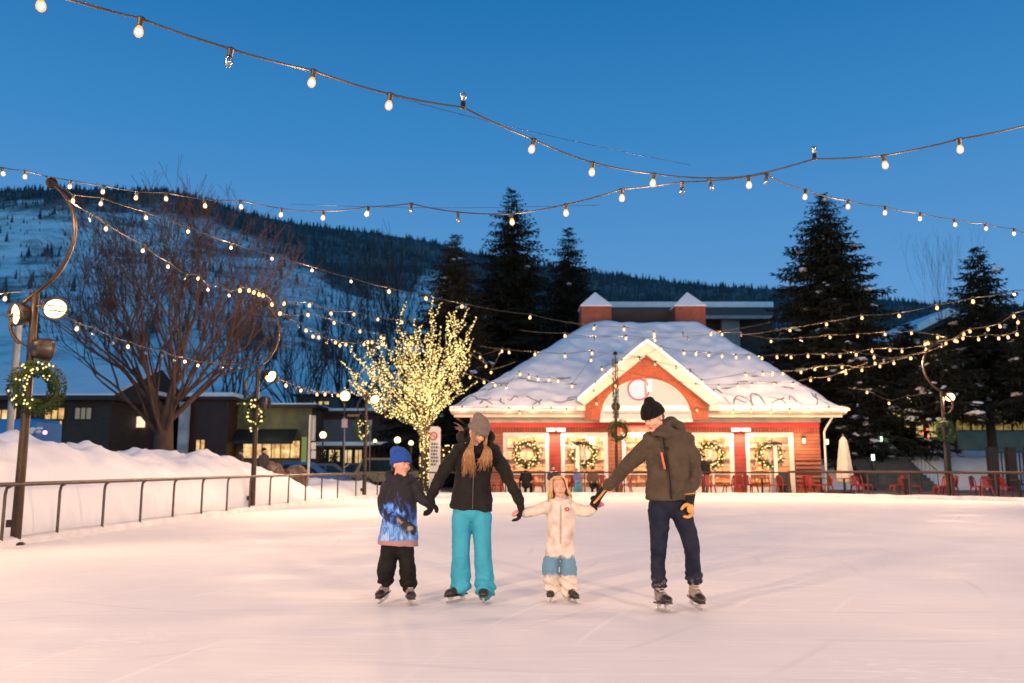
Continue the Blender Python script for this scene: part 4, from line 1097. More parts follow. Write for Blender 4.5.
def make_table():
    t = thing('cafe_table', 'small dark cafe table', 'table', (0, 0, 0), 'dark cafe tables on the terrace')
    s = MB(); s.lathe([(0, .715), (.36, .715), (.375, .73), (.36, .745), (0, .745)], (0, 0, 0), 20); link('tabletop', s.mesh('tabletop'), brownwood, t)
    s = MB(); s.tube([V((0, 0, .02)), V((0, 0, .714))], .045, 8); link('pedestal', s.mesh('pedestal'), blackmetal, t)
    s = MB(); s.lathe([(0, 0), (.24, 0), (.22, .025), (.05, .05), (0, .05)], (0, 0, 0), 16); link('base', s.mesh('base'), blackmetal, t)
    return t
CH = [(478, 38.9, .4, 'behind the woman in black, leftmost on the terrace'), (498, 39.4, -1.2, 'seen between the woman in black and her outstretched arm'),
      (538, 39.6, 1.4, 'left of the seated person in a black coat'), (562, 39.2, 2.6, 'right of the seated person in a black coat'),
      (570, 40.2, -.6, 'behind the girl, near the seated person in navy'), (604, 38.9, .2, 'directly left of the light pole before the gable'), (626, 39.3, -1.9, 'directly right of the light pole before the gable'),
      (709, 39.0, .25, 'nearest the man in the brown jacket, front view'), (729, 38.9, -1.45, 'side view with its back to the man, below the third wreath'), (739, 39.5, 3.0, 'seen from behind, under the red wall panel'),
      (751, 39.4, .6, 'left of the table under the fourth wreath'), (774, 38.8, 1.3, 'side view, right of the table under the fourth wreath'), (783, 39.6, 2.0, 'back row, by the white frame of the right door'),
      (803, 39.8, 3.3, 'seen from behind against the log courses'), (812, 39.0, .1, 'front view before the log courses at the wall end'), (826, 39.3, -1.3, 'below the downpipe of the hut'),
      (857, 38.6, .15, 'front view right beside the furled umbrella'), (867, 38.9, 1.2, 'second one to the right of the furled umbrella'),
      (896, 37.6, -1.5, 'side view alone in front of the concrete steps, left'), (914, 37.4, 1.35, 'side view in front of the concrete steps, right'),
      (977, 35.6, .5, 'left of the two under the twin pine trunks'), (986, 35.3, -.4, 'right of the two under the twin pine trunks'), (1008, 34.6, 1.5, 'beside the last table at the right picture border')]
proto = make_chair(); used = False
def put(protoo, first, px, Y, rz, label):
    o = protoo if first else copy_tree(protoo); p = at(px, 480, Y)
    return place(o, (p.x, Y, .02), rz, label)
for i, (px, Y, rz, lab) in enumerate(CH): put(proto, i == 0, px, Y, rz, 'red metal cafe chair ' + lab)
# stacked chairs
for k in range(4):
    o = copy_tree(proto); p = at(940 + k * 3.6, 480, 36.0)
    place(o, (p.x, 36.0 + .02 * k, .02), -1.45, 'red cafe chair in the tight row of four before the spruce trunk, ' + ('leftmost', 'second from left', 'second from right', 'rightmost')[k])
TB = [(520, 39.2, 'behind the arm of the woman in black'), (579, 39.5, 'behind the girl, where people sit'), (762, 39.0, 'under the fourth glowing wreath'), (821, 39.6, 'at the wall end of the hut'),
      (844, 38.5, 'below the furled umbrella'), (905, 37.3, 'in front of the concrete steps'), (997, 35.2, 'between the chairs under the slatted fence'), (1019, 34.0, 'cut off by the right picture border')]
tab = make_table()
for i, (px, Y, lab) in enumerate(TB): put(tab, i == 0, px, Y, 0, 'small dark cafe table ' + lab)

# furled umbrella
p = at(846, 490, 39.6); base = V((p.x, 39.6, .02)); t = thing('furled_umbrella', 'tall pale furled umbrella at the right corner of the hut', 'umbrella', base)
q = MB(); q.tube([base, base + V((0, 0, 2.75))], .025, 8); q.build('pole', greymetal, t)
q = MB(); vs = []; fs = []; nn = 24; prof = [(.05, 2.62), (.16, 2.45), (.22, 2.0), (.30, 1.3), (.36, .75), (.37, .55), (.33, .5)]
for r, z in prof:
    for j in range(nn):
        a = 2 * pi * j / nn; rr_ = r * (1 + (.16 if j % 3 == 0 else -.09)); vs.append(base + V((rr_ * cos(a), rr_ * sin(a), z)))
for i in range(len(prof) - 1):
    for j in range(nn): fs.append((i * nn + j, i * nn + (j + 1) % nn, (i + 1) * nn + (j + 1) % nn, (i + 1) * nn + j))
q.add(vs, fs); q.build('canopy', pm('beige_canvas', (.62, .54, .46), (.50, .43, .36), scale=3, rough=.85), t)
q = MB(); q.lathe([(.35, 0), (.35, .06), (.06, .10)], base, 16); q.build('base', blackmetal, t)

# patio heaters with glowing tubes
for (px, Y, lab) in ((578, 41.3, 'tall patio heater with a glowing glass tube before the second wreath'), (777, 41.3, 'tall patio heater with a glowing glass tube before the rightmost wreath')):
    p = at(px, 490, Y); base = V((p.x, Y, .02)); t = thing('patio_heater', lab, 'patio heater', base)
    q = MB(); q.box(base + V((0, 0, .35)), (.42, .42, .7)); q.build('base', greymetal, t)
    q = MB(); q.lathe([(.085, .72), (.085, 2.25)], base, 12); q.build('glass_tube', emit('glowing_heater_glass' + str(px), (1, .66, .36), 1.6, 'NONE'), t)
    q = MB()
    for k in range(4): a = k * pi / 2 + pi / 4; q.tube([base + V((.2 * cos(a), .2 * sin(a), .7)), base + V((.2 * cos(a), .2 * sin(a), 2.28))], .013, 5)
    q.build('cage', greymetal, t)
    q = MB(); q.lathe([(.36, 2.3), (.34, 2.36), (.05, 2.46)], base, 16); q.build('cap', blackmetal, t)
# menu board easel on the terrace
p = at(785, 490, 39.9); base = V((p.x, 39.9, .02)); t = thing('easel_board', 'narrow dark sandwich board leaning by the right door of the hut', 'board', base)
q = MB(); q.prism([(-.25, 0), (.25, 0), (.25, 1.0), (-.25, 1.0)], -.02, .02, lambda u, v, d: base + V((u, -.2 + .2 * v + d, v))); q.prism([(-.25, 0), (.25, 0), (.25, 1.0), (-.25, 1.0)], -.02, .02, lambda u, v, d: base + V((u, .22 - .17 * v + d, v))); q.build('board', blackmetal, t)
# ---------------------------------------------------------------- town behind the snow bank
def bld(label, pxa, pxb, Y, pyt, depth, wallm, name='town_building', cat='building', snow_px=4, eave=.4):
    a = at(pxa, pyt, Y); b = at(pxb, pyt, Y); t = thing(name, label, cat, ((a.x + b.x) / 2, Y, 0))
    q = MB(); q.box2((a.x, Y, -.1), (b.x, Y + depth, a.z)); q.build('wall', wallm, t)
    h = snow_px / F * Y
    q = MB(); q.box2((a.x - eave, Y - eave, a.z + .003), (b.x + eave, Y + depth, a.z + .22)); roof = q.build('roof', darkbrown, t)
    q = MB(); q.box2((a.x - eave + .05, Y - eave + .05, a.z + .223), (b.x + eave - .05, Y + depth, a.z + .22 + h)); q.build('snow_cover', snow, roof)
    return t
def win(t, x0, y0, x1, y1, Y, m, fm=brownwood, bars=1):
    a = at(x0, y1, Y); b = at(x1, y0, Y); f = .07
    q = MB(); q.box2((a.x - f, Y - .08, a.z - f), (a.x, Y + .02, b.z + f)); q.box2((b.x, Y - .08, a.z - f), (b.x + f, Y + .02, b.z + f)); q.box2((a.x, Y - .08, b.z), (b.x, Y + .02, b.z + f)); q.box2((a.x, Y - .08, a.z - f), (b.x, Y + .02, a.z))
    for k in range(1, bars + 1): x = a.x + (b.x - a.x) * k / (bars + 1); q.box2((x - .03, Y - .07, a.z), (x + .03, Y - .012, b.z))
    o = q.build('window', fm, t); q = MB(); q.box2((a.x, Y - .02, a.z), (b.x, Y - .006, b.z)); q.build('pane', m, o)
def varied_glow(name, c1, c2, s, scale=2.0):
    m, nt, out = new_mat(name); e = N(nt, 'ShaderNodeEmission'); tc = N(nt, 'ShaderNodeTexCoord'); nz = N(nt, 'ShaderNodeTexNoise', i_Scale=scale, i_Detail=4.0)
    nt.links.new(tc.outputs['Object'], nz.inputs['Vector']); r = ramp(nt, [(.35, c1), (.65, c2)]); nt.links.new(nz.outputs[0], r.inputs[0]); nt.links.new(r.outputs[0], e.inputs[0])
    e.inputs[1].default_value = s; nt.links.new(e.outputs[0], out.inputs[0]); m.cycles.emission_sampling = 'NONE'; return m
shop_glow = varied_glow('shop_interior_glow', (1, .70, .30), (.35, .12, .04), 1.3)
shop_glow2 = varied_glow('pale_interior_glow', (1, .78, .42), (.5, .28, .1), 1.0, 1.2)
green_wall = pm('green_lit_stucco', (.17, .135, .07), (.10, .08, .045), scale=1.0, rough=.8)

# gabled brown house far left
Y = 52; t = thing('gabled_house', 'dark brown house with a snowy pitched roof, left of the big bare tree', 'house', (at(50, 440, Y).x, Y, 0))
a = at(-70, 395, Y); b = at(112, 395, Y); q = MB(); q.box2((a.x, Y, -.1), (b.x, Y + 12, a.z)); q.build('wall', brownwood, t)
zr = at(50, 370, Y + 6).z
q = MB(); q.add([(a.x - .5, Y - .7, a.z - .1), (b.x + .5, Y - .7, a.z - .1), (b.x + .5, Y + 6, zr), (a.x - .5, Y + 6, zr), (a.x - .5, Y + 12.6, a.z - .1), (b.x + .5, Y + 12.6, a.z - .1),
               (a.x - .5, Y - .7, a.z - .35), (b.x + .5, Y - .7, a.z - .35), (a.x - .5, Y + 12.6, a.z - .35), (b.x + .5, Y + 12.6, a.z - .35)],
              [(0, 1, 2, 3), (3, 2, 5, 4), (6, 7, 1, 0), (8, 4, 5, 9), (6, 0, 3, 4, 8), (7, 9, 5, 2, 1), (7, 6, 8, 9)], False); roof = q.build('roof', darkbrown, t)
q = MB(); q.add([(a.x - .45, Y - .65, a.z + .05), (b.x + .45, Y - .65, a.z + .05), (b.x + .45, Y + 6, zr + .35), (a.x - .45, Y + 6, zr + .35), (a.x - .45, Y - .65, a.z - .07), (b.x + .45, Y - .65, a.z - .07), (b.x + .45, Y + 6, zr + .02), (a.x - .45, Y + 6, zr + .02)],
              [(0, 1, 2, 3), (4, 5, 1, 0), (5, 6, 2, 1), (7, 4, 0, 3), (6, 7, 3, 2)], False); q.build('snow_cover', snow, roof)
win(t, 45, 408, 65, 419, Y, varied_glow('house_glow', (1, .62, .22), (.55, .28, .08), 1.0, 3), bars=2); win(t, 56, 421, 62.5, 428, Y, win_yellow); win(t, 75, 408, 92, 419, Y, win_dim, bars=2); win(t, -6, 410, 9, 420, Y, shop_glow)
win(t, 12, 408, 17, 419, Y, win_warm)
# entrance wing with a wall lamp, half behind the bare tree
t = bld('dark brown wing with a lamp washing its end wall, left of the bare tree trunk', 108, 150, 56, 398, 8, brownwood)
p = at(119, 428, 55.8); q = MB(); q.lathe([(.05, -.2), (.13, -.1), (.13, .15), (.04, .25)], p, 8); q.build('wall_lamp', globe, t); add_point((p.x, 55.2, p.z), 160, (1, .55, .22), .1)
q = MB(); c = at(138, 422, 55.7); q.box(c, (.9, .1, .7)); q.build('lit_sign', emit('glowing_shop_sign', (1, .78, .5), 1.2, 'NONE'), t)
t = bld('dark red brown block right of the bare tree trunk', 184, 229, 58, 400, 10, pm('dark_red_wall', (.05, .018, .014), (.035, .014, .012), scale=1))
win(t, 196, 440, 205, 452, 58, shop_glow)
q = MB(); c = at(183, 430, 57.3); q.box2((c.x - .25, 57.1, 0), (c.x + .35, 57.5, at(183, 402, 57.3).z)); q.build('pale_pillar', pm('frosty_pillar', (.55, .57, .62), (.3, .3, .33), scale=1.5), t)
# green lit shop
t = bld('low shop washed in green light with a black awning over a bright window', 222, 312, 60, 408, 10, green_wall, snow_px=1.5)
win(t, 243, 441, 300, 458, 60, shop_glow, bars=5)
q = MB(); a = at(238, 441, 60); b = at(298, 429, 60); q.add([(a.x, 58.6, a.z), (b.x, 58.6, a.z), (b.x, 59.98, b.z), (a.x, 59.98, b.z), (a.x, 58.6, a.z - .25), (b.x, 58.6, a.z - .25)], [(0, 1, 2, 3), (4, 5, 1, 0), (4, 0, 3), (5, 2, 1)], False); q.build('awning', pm('black_awning', (.012, .012, .014)), t)
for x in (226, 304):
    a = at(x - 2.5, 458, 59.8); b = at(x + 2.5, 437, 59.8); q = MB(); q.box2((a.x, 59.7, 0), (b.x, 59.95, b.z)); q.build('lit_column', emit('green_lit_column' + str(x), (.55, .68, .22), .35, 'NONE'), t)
add_point(at(268, 424, 58.0), 60, (.95, .85, .35), .3)
# brick block with snowy canopy and shopfronts
t = bld('long brick block with a snow topped canopy and glowing shopfronts behind the parked cars', 313, 402, 64, 414, 12, brick_dark, snow_px=2.5)
q = MB(); a = at(316, 414.5, 63.9); b = at(372, 444, 63.9); q.box2((a.x, 63.86, b.z), (b.x, 63.99, a.z - .4)); q.build('grey_facade', pm('blue_grey_facade', (.13, .14, .17), (.09, .10, .12), scale=1), t)
q = MB(); a = at(314, 448, 62.5); b = at(402, 446, 62.5); q.box2((a.x, 61.5, a.z), (b.x, 63.85, b.z)); cn = q.build('canopy', darkbrown, t)
q = MB(); q.box2((a.x + .02, 61.52, b.z + .003), (b.x - .02, 63.85, b.z + .28)); q.build('snow_cover', snow, cn)
for x0, x1 in ((317, 326), (329, 340), (343, 352), (355, 362)): win(t, x0, 450, x1, 463, 64 - .04, shop_glow2, bars=1)
# lit upper windows far away
t = bld('distant block with a row of bright upper windows above the white pylon sign', 296, 350, 95, 396, 12, pm('dusk_wall', (.07, .075, .09)), snow_px=2)
for x0, x1 in ((313, 316), (318, 323), (324, 329)): win(t, x0, 401.5, x1, 404.5, 95, win_yellow, bars=0)
# flat roofed block behind the hut
t = bld('flat roofed dark block with a snowy white edged roof behind the hut turrets', 600, 772, 78, 318, 16, darkbrown, snow_px=0.1)
a = at(604, 318.5, 77); b = at(770, 313.5, 77); q = MB(); q.box2((a.x, 76.4, a.z - .1), (b.x, 77.2, b.z - .25)); q.build('white_fascia', pm('pale_fascia', (.34, .34, .34)), t)
q = MB(); q.box2((a.x, 76.3, b.z - .24), (b.x, 80, b.z + .45)); q.build('dark_parapet', pm('teal_metal', (.03, .05, .055), rough=.5), t)
q = MB(); q.box2((a.x - .1, 76.2, b.z + .453), (b.x + .1, 90, b.z + .95)); q.build('snow_cover', snow, t)
a = at(722, 345, 77.4); b = at(739, 319.5, 77.4); q = MB(); q.box2((a.x, 77.3, a.z - 3), (b.x, 77.9, b.z)); q.build('pale_pier', pm('pale_pier', (.26, .24, .22)), t)
# chalet roof and lit house on the right
Y = 90; t = thing('chalet', 'brown chalet with a snowy pitched roof between the spruces on the right', 'house', (at(945, 330, Y).x, Y, 0))
a = at(918, 345, Y); b = at(985, 330, Y); q = MB(); q.box2((a.x, Y, 0), (b.x, Y + 10, at(940, 330, Y).z)); q.build('wall', brownwood, t)
L_ = at(914, 333, Y); P_ = at(945, 317.5, Y); R_2 = at(995, 333, Y); q = MB(); q.prism([(L_.x, L_.z), (L_.x, L_.z - .5), (P_.x, P_.z - .5), (R_2.x, R_2.z - .5), (R_2.x, R_2.z), (P_.x, P_.z)], Y - 1, Y + 11, lambda u, v, d: V((u, d, v))); q.build('roof', brownwood, t)
q = MB(); q.prism([(L_.x, L_.z + .01), (P_.x, P_.z + .01), (R_2.x, R_2.z + .01), (R_2.x, R_2.z + .8), (P_.x, P_.z + .9), (L_.x, L_.z + .8)], Y - .9, Y + 11, lambda u, v, d: V((u, d, v))); q.build('snow_cover', snow, t)
Y = 66; t = bld('house with tall yellow lit windows seen behind the steps and spruce branches', 872, 1060, Y, 384, 12, pm('ochre_wall', (.22, .16, .08), (.15, .11, .06), scale=1))
for x0, x1 in ((883, 889), (891, 900), (904, 909), (916, 924), (927, 935)): win(t, x0, 404, x1, 437, Y, varied_glow('tall_window_glow' + str(x0), (1, .72, .28), (.5, .30, .08), .8, 1.5), bars=0)
for x0, x1 in ((955, 968), (972, 990), (995, 1010), (1013, 1030)): win(t, x0, 408, x1, 430, Y, varied_glow('side_window_glow' + str(x0), (.9, .58, .16), (.12, .08, .02), .40, 1.6), bars=1)

# ---------------------------------------------------------------- concrete steps on the right
Y0 = 45.5; t = thing('concrete_steps', 'wide dark concrete steps climbing the snow slope behind the terrace', 'steps', (at(905, 480, Y0).x, Y0, 0))
q = MB(); xa, xb = at(876, 480, Y0).x, at(940, 480, Y0).x
for k in range(11): q.box2((xa, Y0 + k * .36, -.1 if k == 0 else k * .165 - .02), (xb, Y0 + 4.3, (k + 1) * .165))
q.build('flight', concrete, t)
for x in (xb - .1, xa + .1, (xa + xb) / 2 + .7):
    q = MB(); q.tube([V((x, Y0, .16)), V((x, Y0, 1.05)), V((x, Y0 + 3.8, 2.75)), V((x, Y0 + 3.8, 1.8))], .025, 6); q.build('handrail', blackmetal, t)
    for k in range(1, 9):
        q = MB(); yy = Y0 + k * .43; q.tube([V((x, yy, yy - Y0 > 0 and (yy - Y0) * .458 + .1)), V((x, yy, 1.02 + (yy - Y0) * .447))], .010, 4); q.build('baluster', blackmetal, t)
# bollard lights beside the steps
for px, py, lab in ((881, 440, 'slim glowing bollard lamp at the top left of the steps'), (873, 458, 'slim glowing bollard lamp at the foot of the steps, left side')):
    Yb_ = 49.5 if py < 450 else 46.0; p = at(px, py, Yb_); t = thing('bollard_lamp', lab, 'lamp', (p.x, Yb_, p.z - .7))
    q = MB(); q.tube([p + V((0, 0, -.8)), p + V((0, 0, -.12))], .09, 8); q.tube([p + V((0, 0, .18)), p + V((0, 0, .24))], .11, 8); q.build('post', blackmetal, t)
    q = MB(); q.tube([p + V((0, 0, -.119)), p + V((0, 0, .179))], .085, 8); q.build('lens', bollard_glow, t)
    add_point(p + V((0, -.4, 0)), 14, (.6, 1.0, .75), .1)
# slatted fence
Y = 45.2; a = at(988, 478, Y); t = thing('slatted_fence', 'dark slatted fence with thick posts at the right picture border', 'fence', (a.x, Y, 0))
for px in (992, 1011, 1030): x = at(px, 460, Y).x; q = MB(); q.box2((x - .22, Y - .15, 0), (x + .22, Y + .15, at(px, 447, Y).z)); q.build('post', brownwood, t)
q = MB(); xa, xb = at(992, 460, Y).x, at(1080, 460, Y).x; zt = at(1000, 451, Y).z; q.box2((xa, Y - .06, zt - .1), (xb, Y + .06, zt)); q.box2((xa, Y - .05, .3), (xb, Y + .05, .4))
k = xa + .1
while k < xb: q.box2((k, Y - .03, .405), (k + .05, Y + .03, zt - .105)); k += .19
q.build('slats', brownwood, t)
# tree trunk wrapped with red lights behind the steps
Y = 57; p = at(926, 440, Y); base = V((p.x, Y, 1.9)); t = thing('wrapped_trunk', 'slender tree trunk wrapped in red fairy lights behind the steps', 'tree', base)
zt = at(926, 385, Y).z; q = MB(); q.tube([base - V((0, 0, .3)), V((p.x, Y, zt))], .13, 7); q.build('trunk', bark, t)
rr = random.Random(3); lmr = MB().octa((0, 0, 0), .06).mesh('fairy_light')
for k in range(60): a = k * .8; link('fairy_light', lmr, fairy_red, t, V((.15 * cos(a), .15 * sin(a), (zt - base.z) * (k + rr.random()) / 60)))
q = MB()
for k in range(60):
    a = rr.random() * 6.28; s = base + V((0, 0, (zt - base.z) * rr.uniform(.5, 1))); d = V((cos(a), sin(a), rr.uniform(.2, 1))) * rr.uniform(.5, 1.2); q.tube([s, s + d], [.02, .006], 4, False)
q.build('crown', bark, t)

# ---------------------------------------------------------------- street lamps, signs
def globe_lamp(label, px, py, Y, r, ht=None, col=globe, power=60):
    p = at(px, py, Y); t = thing('street_lamp', label, 'street lamp', (p.x, Y, 0))
    q = MB(); q.tube([V((p.x, Y, 0)), V((p.x, Y, p.z - r))], [.09, .05], 8); q.lathe([(.16, 0), (.12, .5), (.07, .6)], (p.x, Y, 0), 10); q.lathe([(.05, -r - .12), (r * .6, -r + .02)], p, 10); q.build('pole', blackmetal, t)
    q = MB(); q.ell(p, r, None, 14, 10); q.build('globe', col, t)
    if power: add_point(p + V((0, -r - .3, 0)), power, (1, .72, .4), .2)
globe_lamp('street lamp with the largest glaring globe, left of the glittering tree', 345, 396, 50, .30, power=150)
globe_lamp('small globe street lamp beside the white pylon sign', 323, 435, 56, .23)
globe_lamp('globe street lamp right above the blue hat of the boy', 397.5, 440, 52, .2)
globe_lamp('small faint globe street lamp between the blue hat and the glittering trunk', 411, 443, 44, .13, power=0)
globe_lamp('slim street lamp with a small lit globe behind the steps on the right', 910.5, 401, 56, .17, power=30)
globe_lamp('tiny globe street lamp in front of the long brick block', 375, 441, 61, .13, power=0)

def flat_sign(t, x0, y0, x1, y1, Y, m, name, th=.05):
    a = at(x0, y1, Y); b = at(x1, y0, Y); q = MB(); q.box2((a.x, Y - th, a.z), (b.x, Y, b.z)); return q.build(name, m, t)
# white pylon sign
Y = 38; t = thing('pylon_sign', 'tall narrow white pylon sign with a dark upper panel behind the snow bank', 'sign', (at(311, 470, Y).x, Y, 0))
a = at(308, 470, Y); b = at(311, 415, Y); q = MB(); q.box2((a.x, Y - .12, 0), (b.x, Y + .12, b.z)); q.build('post', white_paint, t)
u = flat_sign(t, 311.3, 415.5, 316, 441, Y, pm('grey_sign_face', (.30, .29, .30), (.36, .35, .36), scale=3), 'upper_panel')
a = at(312.3, 439, Y - .06); b = at(314.8, 418, Y - .06); q = MB(); n = 9
rr = random.Random(1)
for k in range(n): z = a.z + (b.z - a.z) * k / n; q.box2((a.x, Y - .075, z), (a.x + (b.x - a.x) * rr.uniform(.6, 1), Y - .052, z + (b.z - a.z) / n * .55))
q.build('vertical_lettering', white_paint, u)
flat_sign(t, 311.3, 442.5, 316, 449.5, Y, white_paint, 'lower_panel'); flat_sign(t, 311.3, 450.5, 316, 458.5, Y, white_paint, 'lower_panel')
# street sign on its pole
Y = 46; t = thing('street_sign', 'pale red square sign on a pole under the largest globe lamp', 'sign', (at(343, 470, Y).x, Y, 0))
c = at(344.5, 470, Y); q = MB(); q.tube([V((c.x, Y, 0)), at(344.5, 417, Y)], .04, 8); q.build('pole', greymetal, t)
u = flat_sign(t, 341.7, 419, 347.7, 427.8, Y - .05, pm('faded_red_sign', (.60, .30, .28), (.72, .42, .40), scale=6), 'sign_face')
for k, (w0, yy) in enumerate(((342.8, 421.5), (343.2, 423.2), (342.9, 425))): flat_sign(u, w0, yy, w0 + 3.6 - k * .5, yy + .8, Y - .103, white_paint, 'lettering', .006)
flat_sign(t, 347.5, 414.2, 359.5, 416.8, Y - .02, pm('brown_street_name', (.16, .09, .06), (.2, .12, .08)), 'name_blade')
t = thing('small_sign', 'small grey square sign right of the third light post', 'sign', (at(370, 470, 48).x, 48, 0))
c = at(370, 470, 48); q = MB(); q.tube([V((c.x, 48, 0)), at(370, 421, 48)], .03, 6); q.build('pole', greymetal, t); flat_sign(t, 367.7, 420, 372.3, 425.5, 47.96, greymetal, 'sign_face')
# rink rules board: red ring and lines of lettering
Y = 41.0; t = thing('rules_board', 'tall white notice board with red ring and dark lettering by the glittering trunk', 'sign', (at(435, 480, Y).x, Y, 0))
x0, x1 = at(429.5, 450, Y).x, at(440.5, 450, Y).x; z0_, z1_ = at(435, 474, Y).z, at(435, 426.5, Y).z
poly = [(x0, .05), (x1, .05), (x1, z1_ - .15), (x1 - .04, z1_ - .05), (x1 - .13, z1_), (x0 + .13, z1_), (x0 + .04, z1_ - .05), (x0, z1_ - .15)]
q = MB(); q.prism(poly, Y - .05, Y + .05, lambda u, v, d: V((u, d, v))); bd = q.build('board', white_paint, t)
c = at(433.5, 436, Y - .08); q = MB(); q.tube([c + V((.17 * cos(k * pi / 12), 0, .17 * sin(k * pi / 12))) for k in range(24)], .03, 6, closed=True); q.tube([c + V((-.12, 0, .12)), c + V((.12, 0, -.12))], .022, 5); q.build('red_ring', pm('red_sign_paint', (.60, .07, .04)), bd)
def text(s, size, loc, m, parent, rot=(pi / 2, 0, 0), name='lettering', ext=.004):
    cu = bpy.data.curves.new(name, 'FONT'); cu.body = s; cu.size = size; cu.align_x = 'CENTER'; cu.extrude = ext
    tmp = bpy.data.objects.new('tmp', cu); COL.objects.link(tmp); dg = bpy.context.evaluated_depsgraph_get(); dg.update()
    me = bpy.data.meshes.new_from_object(tmp.evaluated_get(dg)); bpy.data.objects.remove(tmp)
    me.transform(Matrix.Translation(V(loc) - wloc(parent)) @ V(rot).to_track_quat('Z', 'Y').to_matrix().to_4x4() if False else Matrix.Translation(V(loc) - wloc(parent)) @ Matrix.Rotation(rot[2], 4, 'Z') @ Matrix.Rotation(rot[0], 4, 'X'))
    me.materials.clear(); return link(name, me, m, parent)
q = MB(); rr = random.Random(12)
for k, py in enumerate((444, 447.4, 450.8, 454.2, 457.6, 461, 464.4)):
    p = at(434.7, py, Y - .065); xx = x0 + .08; end = x1 - .08 - rr.uniform(0, .1)
    while xx < end:
        w_ = rr.uniform(.05, .12); q.box2((xx, Y - .062, p.z - .05), (min(end, xx + w_), Y - .052, p.z + .05)); xx += w_ + .03
q.build('lettering', pm('sign_ink', (.06, .07, .05)), bd)

# ---------------------------------------------------------------- cars
def car(label, c, rz, L, Hc, m, cat='car', name='parked_car', kind='suv', wl=True, taillit=False):
    t = thing(name, label, cat, c); hw = .88; R = Matrix.Rotation(rz, 3, 'Z')
    loc = lambda x, y, z: V(c) + R @ V((x, y, z))
    if kind == 'suv': side = [(-.5, .38), (-.5, .62), (-.485, .98), (-.47, 1.0), (-.40, Hc - .08), (-.34, Hc), (.02, Hc), (.14, Hc - .10), (.26, 1.05), (.46, .95), (.5, .80), (.5, .38)]
    elif kind == 'van': side = [(-.5, .4), (-.5, Hc - .1), (-.48, Hc), (.28, Hc), (.36, Hc - .15), (.44, 1.25), (.5, 1.1), (.5, .4)]
    else: side = [(-.5, .34), (-.5, .80), (-.47, .92), (-.34, .95), (-.22, Hc), (.06, Hc), (.22, .96), (.45, .84), (.5, .7), (.5, .34)]
    b = MB(); vs = []; n = len(side); lay = [(-hw, 1), (-hw + .1, 1), (hw - .1, 1), (hw, 1)]
    for y, _ in lay:
        for x, z in side:
            tap = (.20 * max(0, (z - .95) / max(.1, Hc - .95))) if kind != 'van' else .06 * max(0, z - 1)
            edge = .0 if abs(y) < hw - .01 else 1
            vs.append(loc(x * L, y * (1 - tap), z - (.05 * edge if z > .9 else 0)))
    fs = []
    for k in range(3):
        for i in range(n): i2 = (i + 1) % n; fs.append((k * n + i, k * n + i2, (k + 1) * n + i2, (k + 1) * n + i))
    fs.append(tuple(range(n - 1, -1, -1))); fs.append(tuple(range(3 * n, 4 * n))); b.add(vs, fs, False); b.build('body', m, t)
    glassm = MATS.get('car_glass') or pm('car_glass', (.015, .017, .02), rough=.1)
    if kind != 'van':
        zl, zh = 1.02 if kind == 'suv' else .97, Hc - .1
        for sy in (-1, 1):
            yy = sy * hw; poly = ([(-.42, zl), (-.38, zh), (-.02, zh), (-.02, zl)], [(.0, zl), (.0, zh), (.10, zh - .03), (.22, zl)]) if kind == 'suv' else ([(-.30, zl), (-.21, zh), (-.05, zh), (-.05, zl)], [(-.03, zl), (-.03, zh), (.05, zh), (.18, zl)])
            for pl in poly:
                g = MB(); vs = []
                for off in (.005, .02):
                    for x, z in pl: tap = .20 * max(0, (z - .95) / (Hc - .95)); vs.append(loc(x * L, yy * (1 - tap) + sy * off, z - .03))
                k = len(pl); g.add(vs, [tuple(range(k)), tuple(range(2 * k - 1, k - 1, -1))] + [(i, (i + 1) % k, k + (i + 1) % k, k + i) for i in range(k)], False); g.build('side_window', glassm, t)
    for sx in (-.32, .31):
        for sy in (-1, 1):
            M = R @ Matrix.Rotation(pi / 2, 3, 'X'); cc = loc(sx * L, sy * (hw - .1), .34)
            q = MB(); q.lathe([(.0, -.11), (.30, -.11), (.34, -.06), (.34, .06), (.30, .11), (0, .11)], cc, 16, M); wq = q.build('wheel', pm('tyre_rubber', (.02, .02, .02), rough=.9) if 'tyre_rubber' not in MATS else MATS['tyre_rubber'], t)
            q = MB(); q.lathe([(0, -.125), (.2, -.125), (.2, .125), (0, .125)], cc, 12, M); q.build('rim', greymetal, wq)
    for sy in (-.62, .62):
        q = MB(); q.box(loc(-.5 * L - .012, sy, .85), (.05, .22, .2), M=R); q.build('tail_light', tail if taillit else MATS.get('dull_red_lens') or pm('dull_red_lens', (.25, .02, .02), rough=.3), t)
    return t
p = at(395, 470, 51); car('gold coloured sport utility car parked left of the glittering tree, behind the boy', (p.x, 51, .0), 0, 4.7, 1.78, pm('gold_paint', (.36, .27, .15), (.30, .22, .12), rough=.3, metal=.4, scale=3))
p = at(356, 470, 54); car('dark red car with a glowing tail light beside the third light post', (p.x, 54, .0), pi, 4.4, 1.5, pm('dark_red_paint', (.12, .02, .02), rough=.3, scale=3), kind='sedan', taillit=True)
p = at(306, 470, 44); car('blue car behind the snow bank, left of the white pylon sign', (p.x, 44, .0), .05, 4.4, 1.5, pm('blue_paint', (.02, .09, .26), (.03, .12, .32), rough=.3, scale=3), kind='sedan')
p = at(128, 470, 42); car('bright blue car mostly hidden by the snow bank, left of the bare tree trunk', (p.x, 42, .35), 0, 4.4, 1.5, pm('bright_blue_paint', (.015, .13, .36), (.02, .16, .42), rough=.3, scale=3), kind='sedan')
p = at(330, 470, 50); car('grey car in front of the glowing shopfronts, right of the white pylon sign', (p.x, 50, .0), .1, 4.4, 1.45, pm('grey_paint', (.10, .11, .13), rough=.3, scale=3), kind='sedan')
